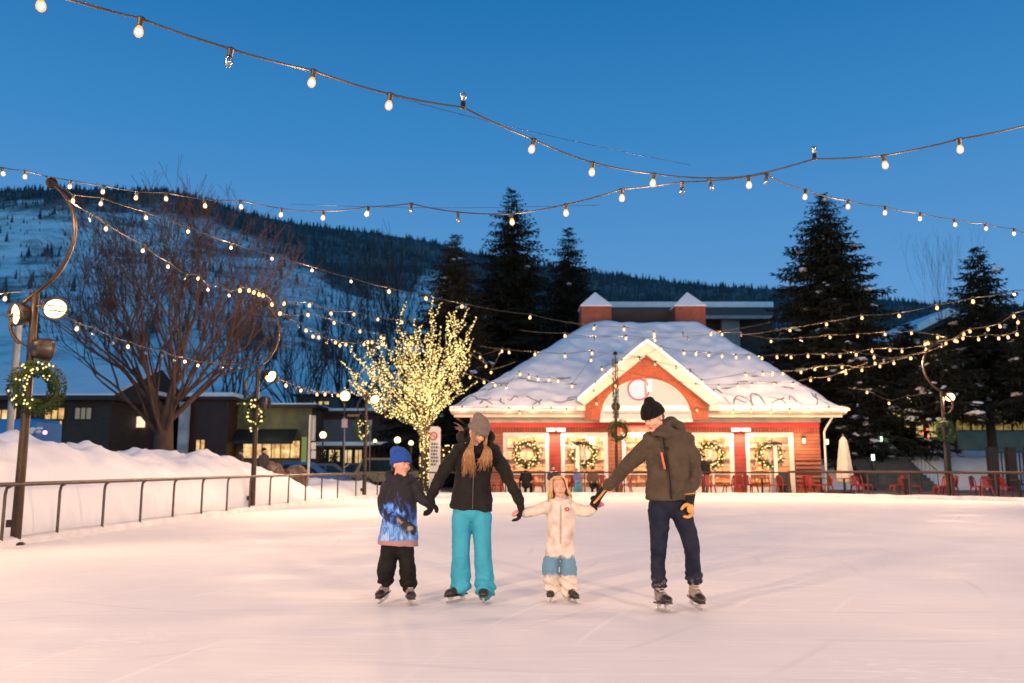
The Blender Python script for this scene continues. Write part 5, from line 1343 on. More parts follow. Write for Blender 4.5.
p = at(-24, 470, 30); t = car('blue delivery van with a white emblem on its side behind the snow bank', (p.x, 30, .75), pi, 4.9 , 2.15, pm('van_blue', (.015, .15, .42), (.02, .18, .48), rough=.35, scale=2), cat='van', name='delivery_van', kind='van', taillit=True)
c = at(35, 430, 29.08); q = MB(); rr = random.Random(4)
for k in range(6): q.ell((c.x + rr.uniform(-.22, .22), 29.085, c.z + rr.uniform(-.1, .1)), (rr.uniform(.06, .14), .012, rr.uniform(.04, .08)), None, 8, 6)
q.build('emblem', white_paint, t)
q = MB(); pp = at(45, 432.5, 29.05); q.ell(pp, .07); q.build('side_lamp', emit('pink_side_lamp', (1, .3, .4), 4, 'NONE'), t)
# grey mast behind the nearest light post
Y = 19.5; a = at(9, 438, Y); b = at(17, 318, Y); t = thing('utility_mast', 'pale grey mast with a small white camera on top behind the nearest light post', 'mast', (a.x, Y, 1.0))
q = MB(); q.tube([V((a.x, Y, .6)), V((a.x, Y, b.z))], [.085, .075], 10); q.build('pole', greymetal, t)
q = MB(); p = V((a.x - .02, Y - .05, b.z + .05)); q.ell(p, (.14, .14, .12)); q.lathe([(.10, -.02), (.10, .12), (.05, .17)], p, 10); q.build('camera_dome', white_paint, t)
q = MB(); q.tube([p, p + V((-.4, 0, .0)), p + V((-1.6, 0, .02))], .02, 5); q.build('cable', greymetal, t)
# ---------------------------------------------------------------- strings of bulbs across the rink
def bulb_meshes():
    g = MB(); g.lathe([(.0, -.052), (.016, -.048), (.028, -.034), (.031, -.015), (.026, .006), (.015, .026), (.013, .032)], (0, 0, 0), 12)
    s = MB(); s.lathe([(.0155, .028), (.020, .034), (.021, .075), (.026, .080), (.026, .092), (.008, .096)], (0, 0, 0), 10)
    f = MB(); f.tube([V((-.010, 0, .012)), V((-.013, 0, -.022)), V((-.004, 0, -.030)), V((.004, 0, -.022)), V((.013, 0, -.028)), V((.010, 0, .012))], .0022, 4)
    return g.mesh('bulb'), s.mesh('socket'), f.mesh('filament')
BG, BS, BF = bulb_meshes()
BG2 = BG.copy(); BG3 = BG.copy()
BC = MB().ell((0, 0, -.014), (.016, .016, .021), None, 8, 6).mesh('filament'); BC.materials.append(bulb_core); COUNT = [0]
for me, m in ((BG, bulb_lit), (BG2, bulb_glass), (BG3, bulb_far)): me.materials.append(m)
BS.materials.append(blackmetal); BF.materials.append(blackmetal)
cable_m = pm('dark_cable', (.03, .024, .02), (.05, .04, .03), rough=.6)
def strand(label, pts, Ys, r=.008, lead=None, tail_=None, sag=.05, pw=1.0):
    """pts: (px, py, lit); Ys: depths (two ends or one per bulb); lead/tail: (px, py, Y) where the cable goes on"""
    n = len(pts)
    if len(Ys) == 2 and n != 2: Yv = [Ys[0] + (Ys[1] - Ys[0]) * i / (n - 1) for i in range(n)]
    elif len(Ys) == n: Yv = list(Ys)
    else: Yv = [lerp_table([(k / (len(Ys) - 1), v) for k, v in enumerate(Ys)], i / max(1, n - 1)) for i in range(n)]
    W_ = [at(p[0], p[1], y) for p, y in zip(pts, Yv)]
    t = thing('light_string', label, 'string lights', W_[0] + V((0, 0, .1)), 'strings of bulbs over the rink')
    anchors = [w_ + V((0, 0, .096)) for w_ in W_]
    if lead: anchors = [at(*lead)] + anchors
    if tail_: anchors = anchors + [at(*tail_)]
    q = []
    for a, b in zip(anchors, anchors[1:]):
        q.append(a); L = (b - a).length; k = min(.02, sag * .3) * L
        for u in (.25, .5, .75): q.append(a.lerp(b, u) - V((0, 0, k * 4 * u * (1 - u))))
    q.append(anchors[-1]); c = MB(); c.tube(q, r, 5); c.build('cable', cable_m, t)
    rr = random.Random(int(pts[0][0] * 7 + pts[0][1]))
    for p, w_, y in zip(pts, W_, Yv):
        lit = p[2] if len(p) > 2 else 1
        o = bpy.data.objects.new('bulb', (BG if y < 24 else BG3) if lit else BG2); COL.objects.link(o); o.parent = t; o.location = w_ - t.location
        k_ = 1.5 if y >= 24 else 1.12; o.scale = (k_, k_, k_)  # bulbs drawn oversize, far ones most; the size stands in for their halo
        tl = (rr.uniform(-.15, .15), rr.uniform(-.25, .25), rr.random() * 3); o.rotation_euler = tl
        if lit == 2: o.rotation_euler = (pi, 0, 0); o.location.z += .19
        if lit == 2: o.data = BG2
        s = bpy.data.objects.new('socket', BS); COL.objects.link(s); s.parent = o
        if lit == 1:
            COUNT[0] += 1
            if y < 24: g = bpy.data.objects.new('filament', BC); COL.objects.link(g); g.parent = o
            if COUNT[0] % 2: add_point(w_ - V((0, 0, .12)), BULB_W * 2 * pw, (1, .58, .29), .05)
        if not lit or lit == 2:
            f = bpy.data.objects.new('filament', BF); COL.objects.link(f); f.parent = o
    return t
S = strand; BULB_W = 21
S('nearest string of large bulbs, running down across the sky from the top left corner', [(41, 4), (139, 30), (229, 60, 0), (312, 81), (389, 104), (463, 117, 2), (532, 148), (592, 171), (653, 182), (711, 186, 0), (749, 184), (815, 167, 2), (885, 164), (960, 148), (1030, 134)],
  [5.6, 6.1, 6.4, 6.9, 7.4, 7.7, 8.2, 8.8, 9.3, 9.6, 9.6, 9.2, 8.8, 8.4, 8.0], .0095, lead=(-60, -40, 5.1), tail_=(1090, 115, 7.7))
S('string of bulbs from the nearest post across the sky over the spruce tips', [(3, 173), (25, 176), (70, 186), (103, 191), (136, 197), (166, 198), (205, 205), (241, 206), (281, 214), (323, 217), (367, 213), (411, 210, 0), (458, 219, 0), (512, 221), (566, 212), (622, 197), (682, 190, 0), (766, 181, 0), (805, 196), (848, 206), (885, 212), (920, 218), (955, 224), (986, 228), (1014, 233)],
  [14.6, 14.3, 14.0, 14, 14, 14, 14, 14, 14, 13, 12.2, 11.8, 11.2, 10.6, 10.1, 9.6, 9.4, 10.5, 12, 13.2, 14.2, 15.2, 16, 17, 18], .009, lead=(-60, 160, 15.5), tail_=(1060, 243, 19.5))
S('string of bulbs falling from the nearest post across the bare tree to the hut turrets', [(73, 200), (101, 203), (146, 217), (188, 231), (231, 247), (272, 258), (312, 270), (351, 281), (389, 291), (426, 298), (462, 306), (530, 317), (594, 328), (624, 329), (654, 334), (683, 335, 0), (711, 334)],
  [14, 14.5, 15.5, 17, 18.5, 20, 21.5, 23, 24.5, 26, 27.5, 29.5, 32, 33, 34, 35, 36], .009, lead=(45, 176, 14), tail_=(770, 322, 38), pw=2)
S('string of bulbs through the bare tree to the top of the second post', [(106, 228), (90, 219, 0), (143, 250), (168, 266), (185, 278, 0), (198, 278), (208, 289), (216, 285, 0), (229, 295), (240, 290), (249, 290)], [14, 14, 16, 18, 19, 20, 21, 21.5, 22.5, 24, 25], .008, lead=(62, 196, 14), tail_=(262, 288, 25))
S('low string of bulbs from the nearest post floodlight to the middle of the second post', [(77, 328), (93, 333, 0), (113, 342, 0), (128, 346), (146, 352, 0), (162, 355, 0), (174, 360, 0), (185, 361), (198, 365), (212, 366, 0), (222, 367, 0), (231, 367, 0), (239, 367, 0)], [14, 25], .008, lead=(40, 300, 14), tail_=(255, 358, 25))
S('short string of bulbs leaving the picture at the left border', [(5, 298), (-20, 303)], [14, 13.5], .008, lead=(34, 290, 14))
S('string of bulbs along the curved arm of the second post', [(254, 292), (259, 294), (263, 295), (272, 304), (280, 313), (284, 303)], [25, 25, 25, 25, 25, 25.5], .008, lead=(248, 286, 25), tail_=(300, 305, 27))
S('string of bulbs from the second post high over the hillside to the glittering tree', [(309.5, 305), (331, 313), (354, 314), (378, 319), (402, 322)], [26.5, 34], .010, lead=(280, 300, 25), tail_=(420, 320, 35))
S('string of bulbs below it, from the second post to the third post', [(291, 319, 0), (308, 314.5), (334, 322.5), (360, 331), (381, 337)], [26, 34], .010, lead=(281, 312, 25), tail_=(384, 336, 34.5))
S('drooping string of close bulbs in front of the hill between the second and third posts', [(298, 325, 0), (306, 330), (313, 336), (318.7, 337), (327, 342, 0), (335.5, 342), (340, 345), (346, 344), (352, 346, 0), (360, 345, 0), (364, 344), (368, 342), (372, 342), (379, 347), (383, 344), (384, 338)], [27, 34.5], .010, lead=(280, 313, 25), tail_=(379, 336, 34.5))
S('low string of bulbs from the second post floodlight to the third post', [(267, 377), (277, 381, 0), (286, 385), (296, 388, 0), (301, 390), (309, 392, 0), (317, 394), (325, 394), (332, 395, 0), (338, 395)], [25.5, 33.5], .010, lead=(258, 366, 25), tail_=(366, 388, 34.5))
S('upper string of bulbs across the top of the hut roof towards the broad spruce', [(565, 335.5), (594.6, 339, 0), (626, 338), (655, 340), (688, 339, 0), (722, 334), (741, 335, 0), (771, 341), (801, 340, 0), (830, 337), (857.5, 336), (885, 334), (911.5, 333), (937.6, 337)], [30, 32, 33, 34, 35, 36, 36, 36, 36, 36, 36, 36, 35.5, 35], .011, lead=(520, 330, 28), tail_=(947, 338, 34.4), pw=4)
S('string of bulbs over the middle of the hut roof', [(509, 352), (535, 354), (565, 356), (592, 353), (640, 360, 0), (661, 349), (684, 353), (696, 354), (709, 355), (722, 356), (736, 357), (749, 357), (762, 358), (777, 357), (791, 357), (808, 356), (823, 356), (840, 356), (856, 354), (872, 351), (890, 350), (902, 351)], [33, 36], .011, lead=(480, 346, 32), tail_=(946, 340, 34.4), pw=4)
S('string of dim bulbs low over the left side of the hut roof', [(470, 377), (484, 382), (495, 385), (506, 388, 0), (520, 374), (529, 377), (538, 379), (549, 380), (558, 381), (572, 386), (591, 360)], [34, 37], .011, lead=(440, 368, 33), tail_=(615, 350, 38.1), pw=4)
S('string of bulbs at the left end of the roof, dropping towards the glittering tree', [(486, 366), (480, 357), (502, 351), (491, 372)], [38, 37, 36, 36], .011, lead=(470, 352, 36), tail_=(515, 362, 37))
S('string of bulbs low over the right side of the hut roof', [(639.7, 359, 0), (655.7, 363.4, 0), (676, 368, 0), (690, 372, 0), (702, 382), (746, 375), (763, 374), (772.5, 374), (783, 373.5), (801, 372), (815, 369), (826, 368), (842, 367), (862, 370), (880, 366), (894, 363), (911, 358)], [38, 38, 38, 37.5, 37, 37, 37, 37, 37, 36.5, 36.5, 36, 36, 36, 35.5, 35, 35], .011, lead=(618, 352, 38.1), tail_=(946, 345, 34.4), pw=4)
S('lowest string of bulbs over the right eaves of the hut', [(696, 386), (719, 387), (738, 386), (752, 385.5), (774, 384), (793, 384.6), (810.6, 380), (829, 379), (846, 373)], [38, 36], .011, lead=(618, 370, 38.1), tail_=(868, 362, 35.5), pw=2)
S('string of bulbs hanging along the gable front of the hut', [(595.6, 384), (594, 393), (596.6, 403.5), (615.5, 385.5), (602, 369), (622, 362), (638, 359), (655, 364)], [38.6, 38.6, 38.6, 38, 38.4, 38.4, 38.6, 38.8], .011, lead=(600, 378, 38.6), tail_=(660, 366, 39), pw=.4)
S('string of bulbs along the left eaves of the hut', [(462, 409), (487, 409), (509, 410), (520, 413), (533, 410), (551, 410), (566, 411)], [40.7, 40.7], .010, lead=(452, 408, 40.7), tail_=(578, 409, 40.7), pw=.12)
S('string of bulbs along the right eaves of the hut', [(697, 410), (733, 412), (751, 411), (771, 412), (790, 411), (809, 410.5), (829, 409), (849, 409)], [40.7, 40.7], .010, lead=(690, 409, 40.7), tail_=None, pw=.12)
S('top string of bulbs from the broad spruce to the right border', [(790, 330), (826.6, 324), (862, 317.5), (899, 315.5), (937, 307.5), (973, 301), (1014, 294)], [34, 32, 30, 28, 26, 24, 22], .010, lead=(740, 335, 36), tail_=(1050, 287, 21))
S('string of bulbs rising from the right post to the right border', [(946, 343), (955, 340.5), (964, 334), (970, 331), (988, 329), (1000, 326), (1014, 316)], [34.2, 33.5, 32.5, 32, 31, 30, 29], .010, lead=(944, 339, 34.4), tail_=(1050, 300, 27))
S('string of close bulbs just below it at the right border', [(957, 341, 1), (963, 338), (978.6, 339), (986, 336, 0), (998.6, 338), (1008, 337), (1017, 334), (1018, 322)], [34, 30], .010, lead=(946, 340, 34.4), tail_=(1060, 318, 29))
S('short loop of bulbs left of the right post', [(926, 349), (928, 343), (926, 343.5), (942, 346, 0), (925, 344)], [34.6, 34.6], .010, lead=(918, 346, 35), tail_=(946, 340, 34.4))
S('short string of bulbs against the broad spruce, right of the roof', [(856, 354.5), (874, 357), (884, 360, 0), (910.6, 358), (875, 363)], [35, 35], .010, lead=(842, 350, 35.5), tail_=(930, 350, 35))
S('string of bulbs low against the dark spruces, left of the right post', [(867, 392), (889, 403), (908, 398, 0)], [36, 37], .010, lead=(849, 388, 36), tail_=(930, 392, 35))
# thin support wire above the nearest string
q = MB(); a = at(60, -6, 6.0); b = at(690, 165, 9.5); q.tube([a.lerp(b, k / 12) - V((0, 0, .12 * sin(pi * k / 12))) for k in range(13)], .0028, 5)
tag(q.build('support_wire', blackmetal), 'thin bare support wire stretched above the nearest string of large bulbs', 'wire')
q = MB(); a = at(290, 204, 13); b = at(600, 205, 11); q.tube([a.lerp(b, k / 12) - V((0, 0, .05 * sin(pi * k / 12))) for k in range(13)], .003, 5)
tag(q.build('support_wire', blackmetal), 'thin bare wire crossing the sky above the three spruce tips', 'wire')
# ---------------------------------------------------------------- people
skin_l = pm('fair_skin', (.66, .39, .28), (.60, .32, .22), scale=14, rough=.5, sss=.12)
skin_c = pm('child_skin', (.66, .37, .28), (.62, .29, .21), scale=11, rough=.5, sss=.12)
lipm = pm('lips', (.50, .19, .15), rough=.45); browm = pm('brow_hair', (.12, .07, .04), rough=.8); blondbrow = pm('fair_brow', (.38, .24, .12), rough=.8)
eyewhite = pm('eye_white', (.7, .66, .62), rough=.3); iris = pm('iris', (.03, .025, .025), rough=.2)
steel = pm('skate_steel', (.62, .62, .64), (.5, .5, .52), rough=.25, metal=.8); holder = pm('blade_holder', (.55, .50, .48), rough=.4)
blackfab = pm('black_softshell', (.007, .006, .006), (.012, .010, .010), scale=6, rough=.8, spec=.25, sheen=.03, bump=.1, bscale=160)
blackknit = pm('black_knit', (.006, .005, .005), (.012, .010, .010), scale=30, rough=.95, spec=.15, sheen=.03, bump=.35, bscale=120)
greyknit = pm('grey_marl_knit', (.21, .165, .145), (.12, .095, .085), scale=45, rough=.95, sheen=.03, bump=.5, bscale=110, stretch=(1, 1, 2.2))
blueknit = pm('blue_knit', (.012, .075, .36), (.008, .05, .26), scale=40, rough=.95, sheen=.03, bump=.4, bscale=110)
olive = pm('brown_olive_fleece', (.080, .060, .042), (.062, .047, .034), scale=12, rough=.95, spec=.2, sheen=.03, bump=.25, bscale=140)
denim = pm('dark_denim', (.016, .020, .040), (.030, .036, .060), scale=9, rough=.85, bump=.25, bscale=150, lo=.4, hi=.75)
turq = pm('turquoise_trousers', (.028, .33, .47), (.02, .27, .40), scale=5, rough=.7, bump=.1, bscale=90, sheen=.03)
blacktrouser = pm('black_trousers', (.008, .007, .007), (.014, .012, .012), scale=5, rough=.85, spec=.2, bump=.2)
blond = pm('blond_hair', (.42, .22, .085), (.20, .085, .03), scale=14, rough=.42, stretch=(6, 6, .6), bump=.4, bscale=60)
ltblond = pm('pale_blond_hair', (.70, .46, .19), (.52, .30, .10), scale=14, rough=.42, stretch=(6, 6, .6), bump=.4, bscale=60)
shoeblack = pm('black_boot', (.016, .013, .012), (.03, .025, .022), scale=8, rough=.4); boottan = pm('worn_grey_boot', (.36, .29, .27), (.16, .13, .125), scale=14, rough=.6, bump=.2)
bootbrown = pm('dark_brown_boot', (.055, .04, .032), (.03, .022, .02), scale=9, rough=.45); lacem = pm('pale_lace', (.66, .58, .54), rough=.7)
tan = pm('tan_leather', (.62, .33, .09), (.5, .25, .07), scale=14, rough=.6); pinkm = pm('pink_mitten', (.62, .17, .22), (.48, .10, .15), scale=10, rough=.85, sheen=.03)
orange = pm('orange_zip', (.75, .14, .045), rough=.5); greyglove = pm('grey_black_glove', (.022, .02, .02), (.26, .22, .20), scale=13, rough=.8, lo=.52, hi=.62)

def jeans_mat():
    m = pm('worn_denim', (.010, .013, .028), (.022, .026, .046), scale=9, rough=.9, spec=.2, bump=.25, bscale=150, lo=.4, hi=.75)
    nt = m.node_tree; b = next(n for n in nt.nodes if n.type == 'BSDF_PRINCIPLED'); src = b.inputs['Base Color'].links[0].from_socket
    tc = N(nt, 'ShaderNodeTexCoord'); sp = N(nt, 'ShaderNodeSeparateXYZ'); nt.links.new(tc.outputs['Object'], sp.inputs[0])
    nz = N(nt, 'ShaderNodeTexNoise', i_Scale=22.0, i_Detail=4.0); nt.links.new(tc.outputs['Object'], nz.inputs['Vector'])
    r = ramp(nt, [(.20, (1, 1, 1)), (.30, (0, 0, 0))]); nt.links.new(sp.outputs[2], r.inputs[0])
    r2 = ramp(nt, [(.45, (0, 0, 0)), (.6, (1, 1, 1))]); nt.links.new(nz.outputs[0], r2.inputs[0])
    ml = N(nt, 'ShaderNodeMath', operation='MULTIPLY'); nt.links.new(r.outputs[0], ml.inputs[0]); nt.links.new(r2.outputs[0], ml.inputs[1])
    mx = N(nt, 'ShaderNodeMixRGB'); nt.links.new(ml.outputs[0], mx.inputs[0]); nt.links.new(src, mx.inputs[1]); mx.inputs[2].default_value = (.34, .29, .30, 1)
    nt.links.new(mx.outputs[0], b.inputs['Base Color']); return m
def dyed_mat():
    """hoodie: black above, blue and white flames below, mauve hem band"""
    m, nt, out = new_mat('flame_print_fleece'); b = N(nt, 'ShaderNodeBsdfPrincipled', i_Roughness=.85); nt.links.new(b.outputs[0], out.inputs[0]); b.inputs['Sheen Weight'].default_value = .03
    tc = N(nt, 'ShaderNodeTexCoord'); sp = N(nt, 'ShaderNodeSeparateXYZ'); nt.links.new(tc.outputs['Object'], sp.inputs[0])
    mp = N(nt, 'ShaderNodeMapping'); mp.inputs['Scale'].default_value = (14, 9, 4.2); nt.links.new(tc.outputs['Object'], mp.inputs[0])
    nz = N(nt, 'ShaderNodeTexNoise', i_Scale=1.0, i_Detail=4.0, i_Distortion=1.4); nt.links.new(mp.outputs[0], nz.inputs['Vector'])
    # height 0.45 (hem) .. 1.1 (shoulder)
    mr = N(nt, 'ShaderNodeMapRange'); mr.inputs[1].default_value = .62; mr.inputs[2].default_value = 1.24; mr.inputs[3].default_value = .30; mr.inputs[4].default_value = -.26
    nt.links.new(sp.outputs[2], mr.inputs[0])
    ad = N(nt, 'ShaderNodeMath', operation='ADD'); nt.links.new(nz.outputs[0], ad.inputs[0]); nt.links.new(mr.outputs[0], ad.inputs[1])
    r = ramp(nt, [(.48, (.010, .008, .012)), (.55, (.014, .03, .14)), (.63, (.03, .13, .48)), (.72, (.20, .42, .78)), (.80, (.03, .12, .45)), (.92, (.30, .5, .8))])
    nt.links.new(ad.outputs[0], r.inputs[0])
    hem = ramp(nt, [(.592, (1, 1, 1)), (.600, (0, 0, 0))]); nt.links.new(sp.outputs[2], hem.inputs[0])
    mx = N(nt, 'ShaderNodeMixRGB'); nt.links.new(hem.outputs[0], mx.inputs[0]); nt.links.new(r.outputs[0], mx.inputs[1]); mx.inputs[2].default_value = (.34, .20, .19, 1)
    nt.links.new(mx.outputs[0], b.inputs['Base Color']); return m
def suit_mat():
    """off-white snowsuit with scuffs and blue dyed knees"""
    m = pm('off_white_snowsuit', (.66, .57, .50), (.44, .36, .31), scale=9, rough=.8, bump=.3, bscale=45, lo=.45, hi=.72, sheen=.03)
    nt = m.node_tree; b = next(n for n in nt.nodes if n.type == 'BSDF_PRINCIPLED'); src = b.inputs['Base Color'].links[0].from_socket
    tc = N(nt, 'ShaderNodeTexCoord'); sp = N(nt, 'ShaderNodeSeparateXYZ'); nt.links.new(tc.outputs['Object'], sp.inputs[0])
    nz = N(nt, 'ShaderNodeTexNoise', i_Scale=16.0, i_Detail=3.0); nt.links.new(tc.outputs['Object'], nz.inputs['Vector'])
    ml = N(nt, 'ShaderNodeMath', operation='MULTIPLY_ADD'); ml.inputs[1].default_value = .10; nt.links.new(nz.outputs[0], ml.inputs[0]); nt.links.new(sp.outputs[2], ml.inputs[2])
    r = ramp(nt, [(.295, (0, 0, 0)), (.315, (1, 1, 1)), (.475, (1, 1, 1)), (.495, (0, 0, 0))]); nt.links.new(ml.outputs[0], r.inputs[0])
    mx = N(nt, 'ShaderNodeMixRGB'); nt.links.new(r.outputs[0], mx.inputs[0]); nt.links.new(src, mx.inputs[1]); mx.inputs[2].default_value = (.11, .24, .34, 1)
    nt.links.new(mx.outputs[0], b.inputs['Base Color']); return m

def headM(c, yaw, pitch, roll):
    return Matrix.Translation(V(c)) @ Matrix.Rotation(radians(yaw), 4, 'Z') @ Matrix.Rotation(radians(pitch), 4, 'X') @ Matrix.Rotation(radians(roll), 4, 'Y')
def head(mb, M, s, child=False):
    R = M.to_3x3(); p = lambda x, y, z: M @ (V((x, y, z)) * s)
    E = lambda c, r: mb.ell(p(*c), tuple(q * s for q in r), R, 16, 11)
    E((0, .018, .025), (.076, .095, .092)); E((0, -.028, -.018), (.064, .062, .078)); E((0, -.022, -.058), (.054, .058, .052))
    E((0, -.066, -.098), (.024, .022, .018)); E((0, -.082, -.005), (.0125, .016, .030)); E((0, -.096, -.022), (.0145, .014, .011))
    for sx in (-1, 1):
        E((sx * .034, -.060, -.028), (.026, .023, .026) if not child else (.028, .026, .029)); E((sx * .030, -.074, .024), (.026, .014, .010)); E((sx * .078, .012, -.008), (.009, .018, .029)); E((sx * .012, -.098, -.026), (.008, .008, .007))
    E((0, -.082, -.057), (.022, .012, .007)); E((0, -.080, -.068), (.019, .012, .008))
    mb.limb([p(0, .018, -.05), p(0, .028, -.115), p(0, .034, -.17)], [.050 * s, .050 * s, .058 * s], 12, 3)
def face_bits(body, M, s, bm, child=False, smile=.0):
    R = M.to_3x3(); p = lambda x, y, z: M @ (V((x, y, z)) * s)
    for sx in (-1, 1):
        q = MB(); q.ell(p(sx * .031, -.0775, .004), (.0120 * s, .008 * s, .0058 * s), R, 10, 7); e = q.build('eye', eyewhite, body)
        q = MB(); q.ell(p(sx * .031, -.0845, .004), (.0062 * s, .004 * s, .0056 * s), R, 10, 7); q.build('iris', iris, e)
        q = MB(); q.tube([p(sx * .016, -.090, .027), p(sx * .031, -.092, .030), p(sx * .047, -.082, .024)], [.0022 * s, .0032 * s, .0020 * s], 5); q.build('eyebrow', bm, body)
    q = MB(); q.tube([p(-.023, -.084, -.060 + smile), p(-.011, -.093, -.0575), p(0, -.095, -.059), p(.011, -.093, -.0575), p(.023, -.084, -.060 + smile)], [.003 * s, .0055 * s, .0052 * s, .0055 * s, .003 * s], 6)
    q.tube([p(-.019, -.086, -.064 + smile * .6), p(0, -.094, -.0685), p(.019, -.086, -.064 + smile * .6)], [.003 * s, .006 * s, .003 * s], 6); q.build('lips', lipm, body)

def hand(mb, w, d, pn, s=1.0, curl=.5, side=1, thumb=.6):
    """w wrist, d direction of the fingers, pn palm normal, side of the thumb"""
    d = V(d).normalized(); pn = V(pn); pn = (pn - d * pn.dot(d)).normalized(); x = d.cross(pn).normalized() * side
    mb.limb([w - d * .03 * s, w + d * .02 * s, w + d * .06 * s, w + d * .092 * s], [(.030 * s, .024 * s), (.036 * s, .024 * s), (.044 * s, .023 * s), (.042 * s, .020 * s)], 12, 3, ref=x)
    for k, L in enumerate((.070, .080, .074, .058)):
        b = w + d * .085 * s + x * (.031 - .021 * k) * s; dd = d.copy(); pts = [b]; r = (.0125 - .0008 * k) * s
        for j in range(3):
            a = curl * (.55, .9, .7)[j]; dd = (dd * cos(a) + pn * sin(a)).normalized(); pts.append(pts[-1] + dd * L * (.46, .32, .24)[j] * s)
        mb.limb(pts, [r * 1.05, r, r * .95, r * .85], 9, 3)
    b = w + d * .025 * s + x * .034 * s; d2 = (d * .75 + x * thumb + pn * .3).normalized(); d3 = (d * .9 + x * .15 + pn * (.3 + curl * .5)).normalized()
    mb.limb([b, b + d2 * .036 * s, b + d2 * .036 * s + d3 * .030 * s], [.0165 * s, .0145 * s, .012 * s], 9, 3)

def skate(body, ankle, yaw, s, upper, toe, zb=0.0, pitch=0.0, roll=0.0, hockey=True, lace=True):
    """ankle = world point above the heel; the boot points to -Y turned by yaw; blade reaches zb"""
    R = Matrix.Rotation(radians(yaw), 3, 'Z') @ Matrix.Rotation(radians(roll), 3, 'Y') @ Matrix.Rotation(radians(pitch), 3, 'X')
    o = V(ankle); low = V((0, 0, -1)); H0 = .115 * s     # sole height under the ankle
    p = lambda x, y, z: o + R @ (V((x, y, z)) * s)
    q = MB(); X = R @ V((1, 0, 0))
    q.limb([p(0, .015, .125), p(0, .015, .10), p(0, .012, .06), p(0, .02, 0), p(0, .012, -.05)], [(.052 * s, .060 * s), (.050 * s, .058 * s), (.047 * s, .055 * s), (.043 * s, .052 * s), (.042 * s, .055 * s)], 14, 3, ref=X)
    q.limb([p(0, .045, -.065), p(0, -.03, -.055), p(0, -.10, -.068), p(0, -.155, -.078)], [(.038 * s, .036 * s), (.043 * s, .048 * s), (.047 * s, .034 * s), (.040 * s, .024 * s)], 14, 3, ref=X)
    me = remeshed(q, .007, 2, 'skate'); b = link_world('skate', me, upper, body)
    q = MB(); q.limb([p(0, -.115, -.072), p(0, -.158, -.078), p(0, -.176, -.082)], [(.051 * s, .036 * s), (.045 * s, .031 * s), (.034 * s, .022 * s)], 14, 3, ref=X); q.build('toe_cap', toe, b)
    q = MB(); out = [(-.034, .085), (-.042, .02), (-.040, -.05), (-.046, -.12), (-.030, -.19), (.030, -.19), (.046, -.12), (.040, -.05), (.042, .02), (.034, .085)]
    q.prism(out, -.112, -.098, lambda u, v, d: p(u, v, d)); q.build('sole', shoeblack, b)
    q = MB()
    for y0, y1 in ((.02, .075), (-.16, -.09)): q.prism([(y0, -.113), (y1, -.113), ((y0 + y1) / 2 + .02, -.150), ((y0 + y1) / 2 - .02, -.150)], -.008, .008, lambda u, v, d: p(d, u, v))
    q.build('blade_holder', holder, b)
    q = MB(); q.prism([(.10, -.150), (.09, -.172), (.04, -.178), (-.13, -.178), (-.18, -.170), (-.195, -.150)], -.0028, .0028, lambda u, v, d: p(d, u, v)); q.build('blade', steel, b)
    if lace:
        q = MB()
        for k in range(6):
            t_ = k / 5; y = -.045 - .050 * t_ + (.02 if k < 2 else 0) * 0; z = .085 - .125 * t_
            yy = lerp_table([(0, -.048), (.5, -.046), (1, -.088)], t_); zz = lerp_table([(0, .09), (.5, .02), (1, -.034)], t_)
            q.tube([p(-.028, yy + .012, zz), p(0, yy - .006, zz + .004), p(.028, yy + .012, zz)], .0042 * s, 5)
        q.build('laces', lacem, b)
    return b

def garment(body, name, mb, mat, voxel=.010, smooth=3, amp=.006, sc=8, st=(1, 1, 1.6), seed=0, fn=None):
    me = remeshed(mb, voxel, smooth, name)
    if amp:
        displace(me, wrinkles(amp, sc, st, True, seed))
        displace(me, wrinkles(amp * .42, sc * 2.6, (.7, 1, 2.0), True, seed + 3))
    if fn: displace(me, fn)
    return link_world(name, me, mat, body)
def person(label, mb, mat, base, group='family skating hand in hand'):
    me = remeshed(mb, .0065, 2, 'person'); me.transform(Matrix.Translation(-V(base))); me.materials.clear()
    o = link('person', me, mat, None, V(base)); return tag(o, label, 'person', group)
def beanie(body, M, s, mat, tall=.0, slouch=0.0, back=.0, wide=1.0, name='beanie', ribs=True):
    R = M.to_3x3(); p = lambda x, y, z: M @ (V((x, y, z)) * s); q = MB()
    pts = []; rad = []
    for i in range(9):
        t = i / 8; h = .030 + (.098 + tall) * .93 * t; f = (1 - (.90 * t) ** 2.4) ** .5
        pts.append(p(slouch * t * t, .012 + back * t * t, h)); rad.append((.093 * wide * f * s, .110 * wide * f * s))
    q.limb(pts, rad, 22, 3, ref=R @ V((1, 0, 0)))
    me = remeshed(q, .007, 2, name)
    # cut the underside open along the brow
    Mi = M.inverted()
    def fn(co, n):
        l = (Mi @ co) / s; a = atan2(l.x, l.y)
        return (.0016 * sin(a * 34) if ribs else 0) + .004 * noise.noise(co * 14) + (.0035 if .022 < l.z < .052 else 0)
    displace(me, fn)
    for v in me.vertices:
        l = (Mi @ v.co) / s
        if l.z < .018: l.z = .018 + (l.z - .018) * .15; v.co = M @ (l * s)
    me.update(); return link_world(name, me, mat, body)
def locks(body, M, s, specs, mat, name='hair'):
    q = MB(); rr = random.Random(9)
    for pts, r in specs:
        P = [M @ (V(x) * s) for x in pts]; n = len(P)
        sp_ = [V(x) for x in spline([tuple(x) for x in P], 4)]; k = len(sp_)
        q.tube(sp_, [(r * s * (1 - .75 * (i / (k - 1)) ** 2.2) * (.75 + .25 * min(1, i / 3)), r * .55 * s * (1 - .7 * (i / (k - 1)) ** 2)) for i in range(k)], 6)
    return q.build(name, mat, body)

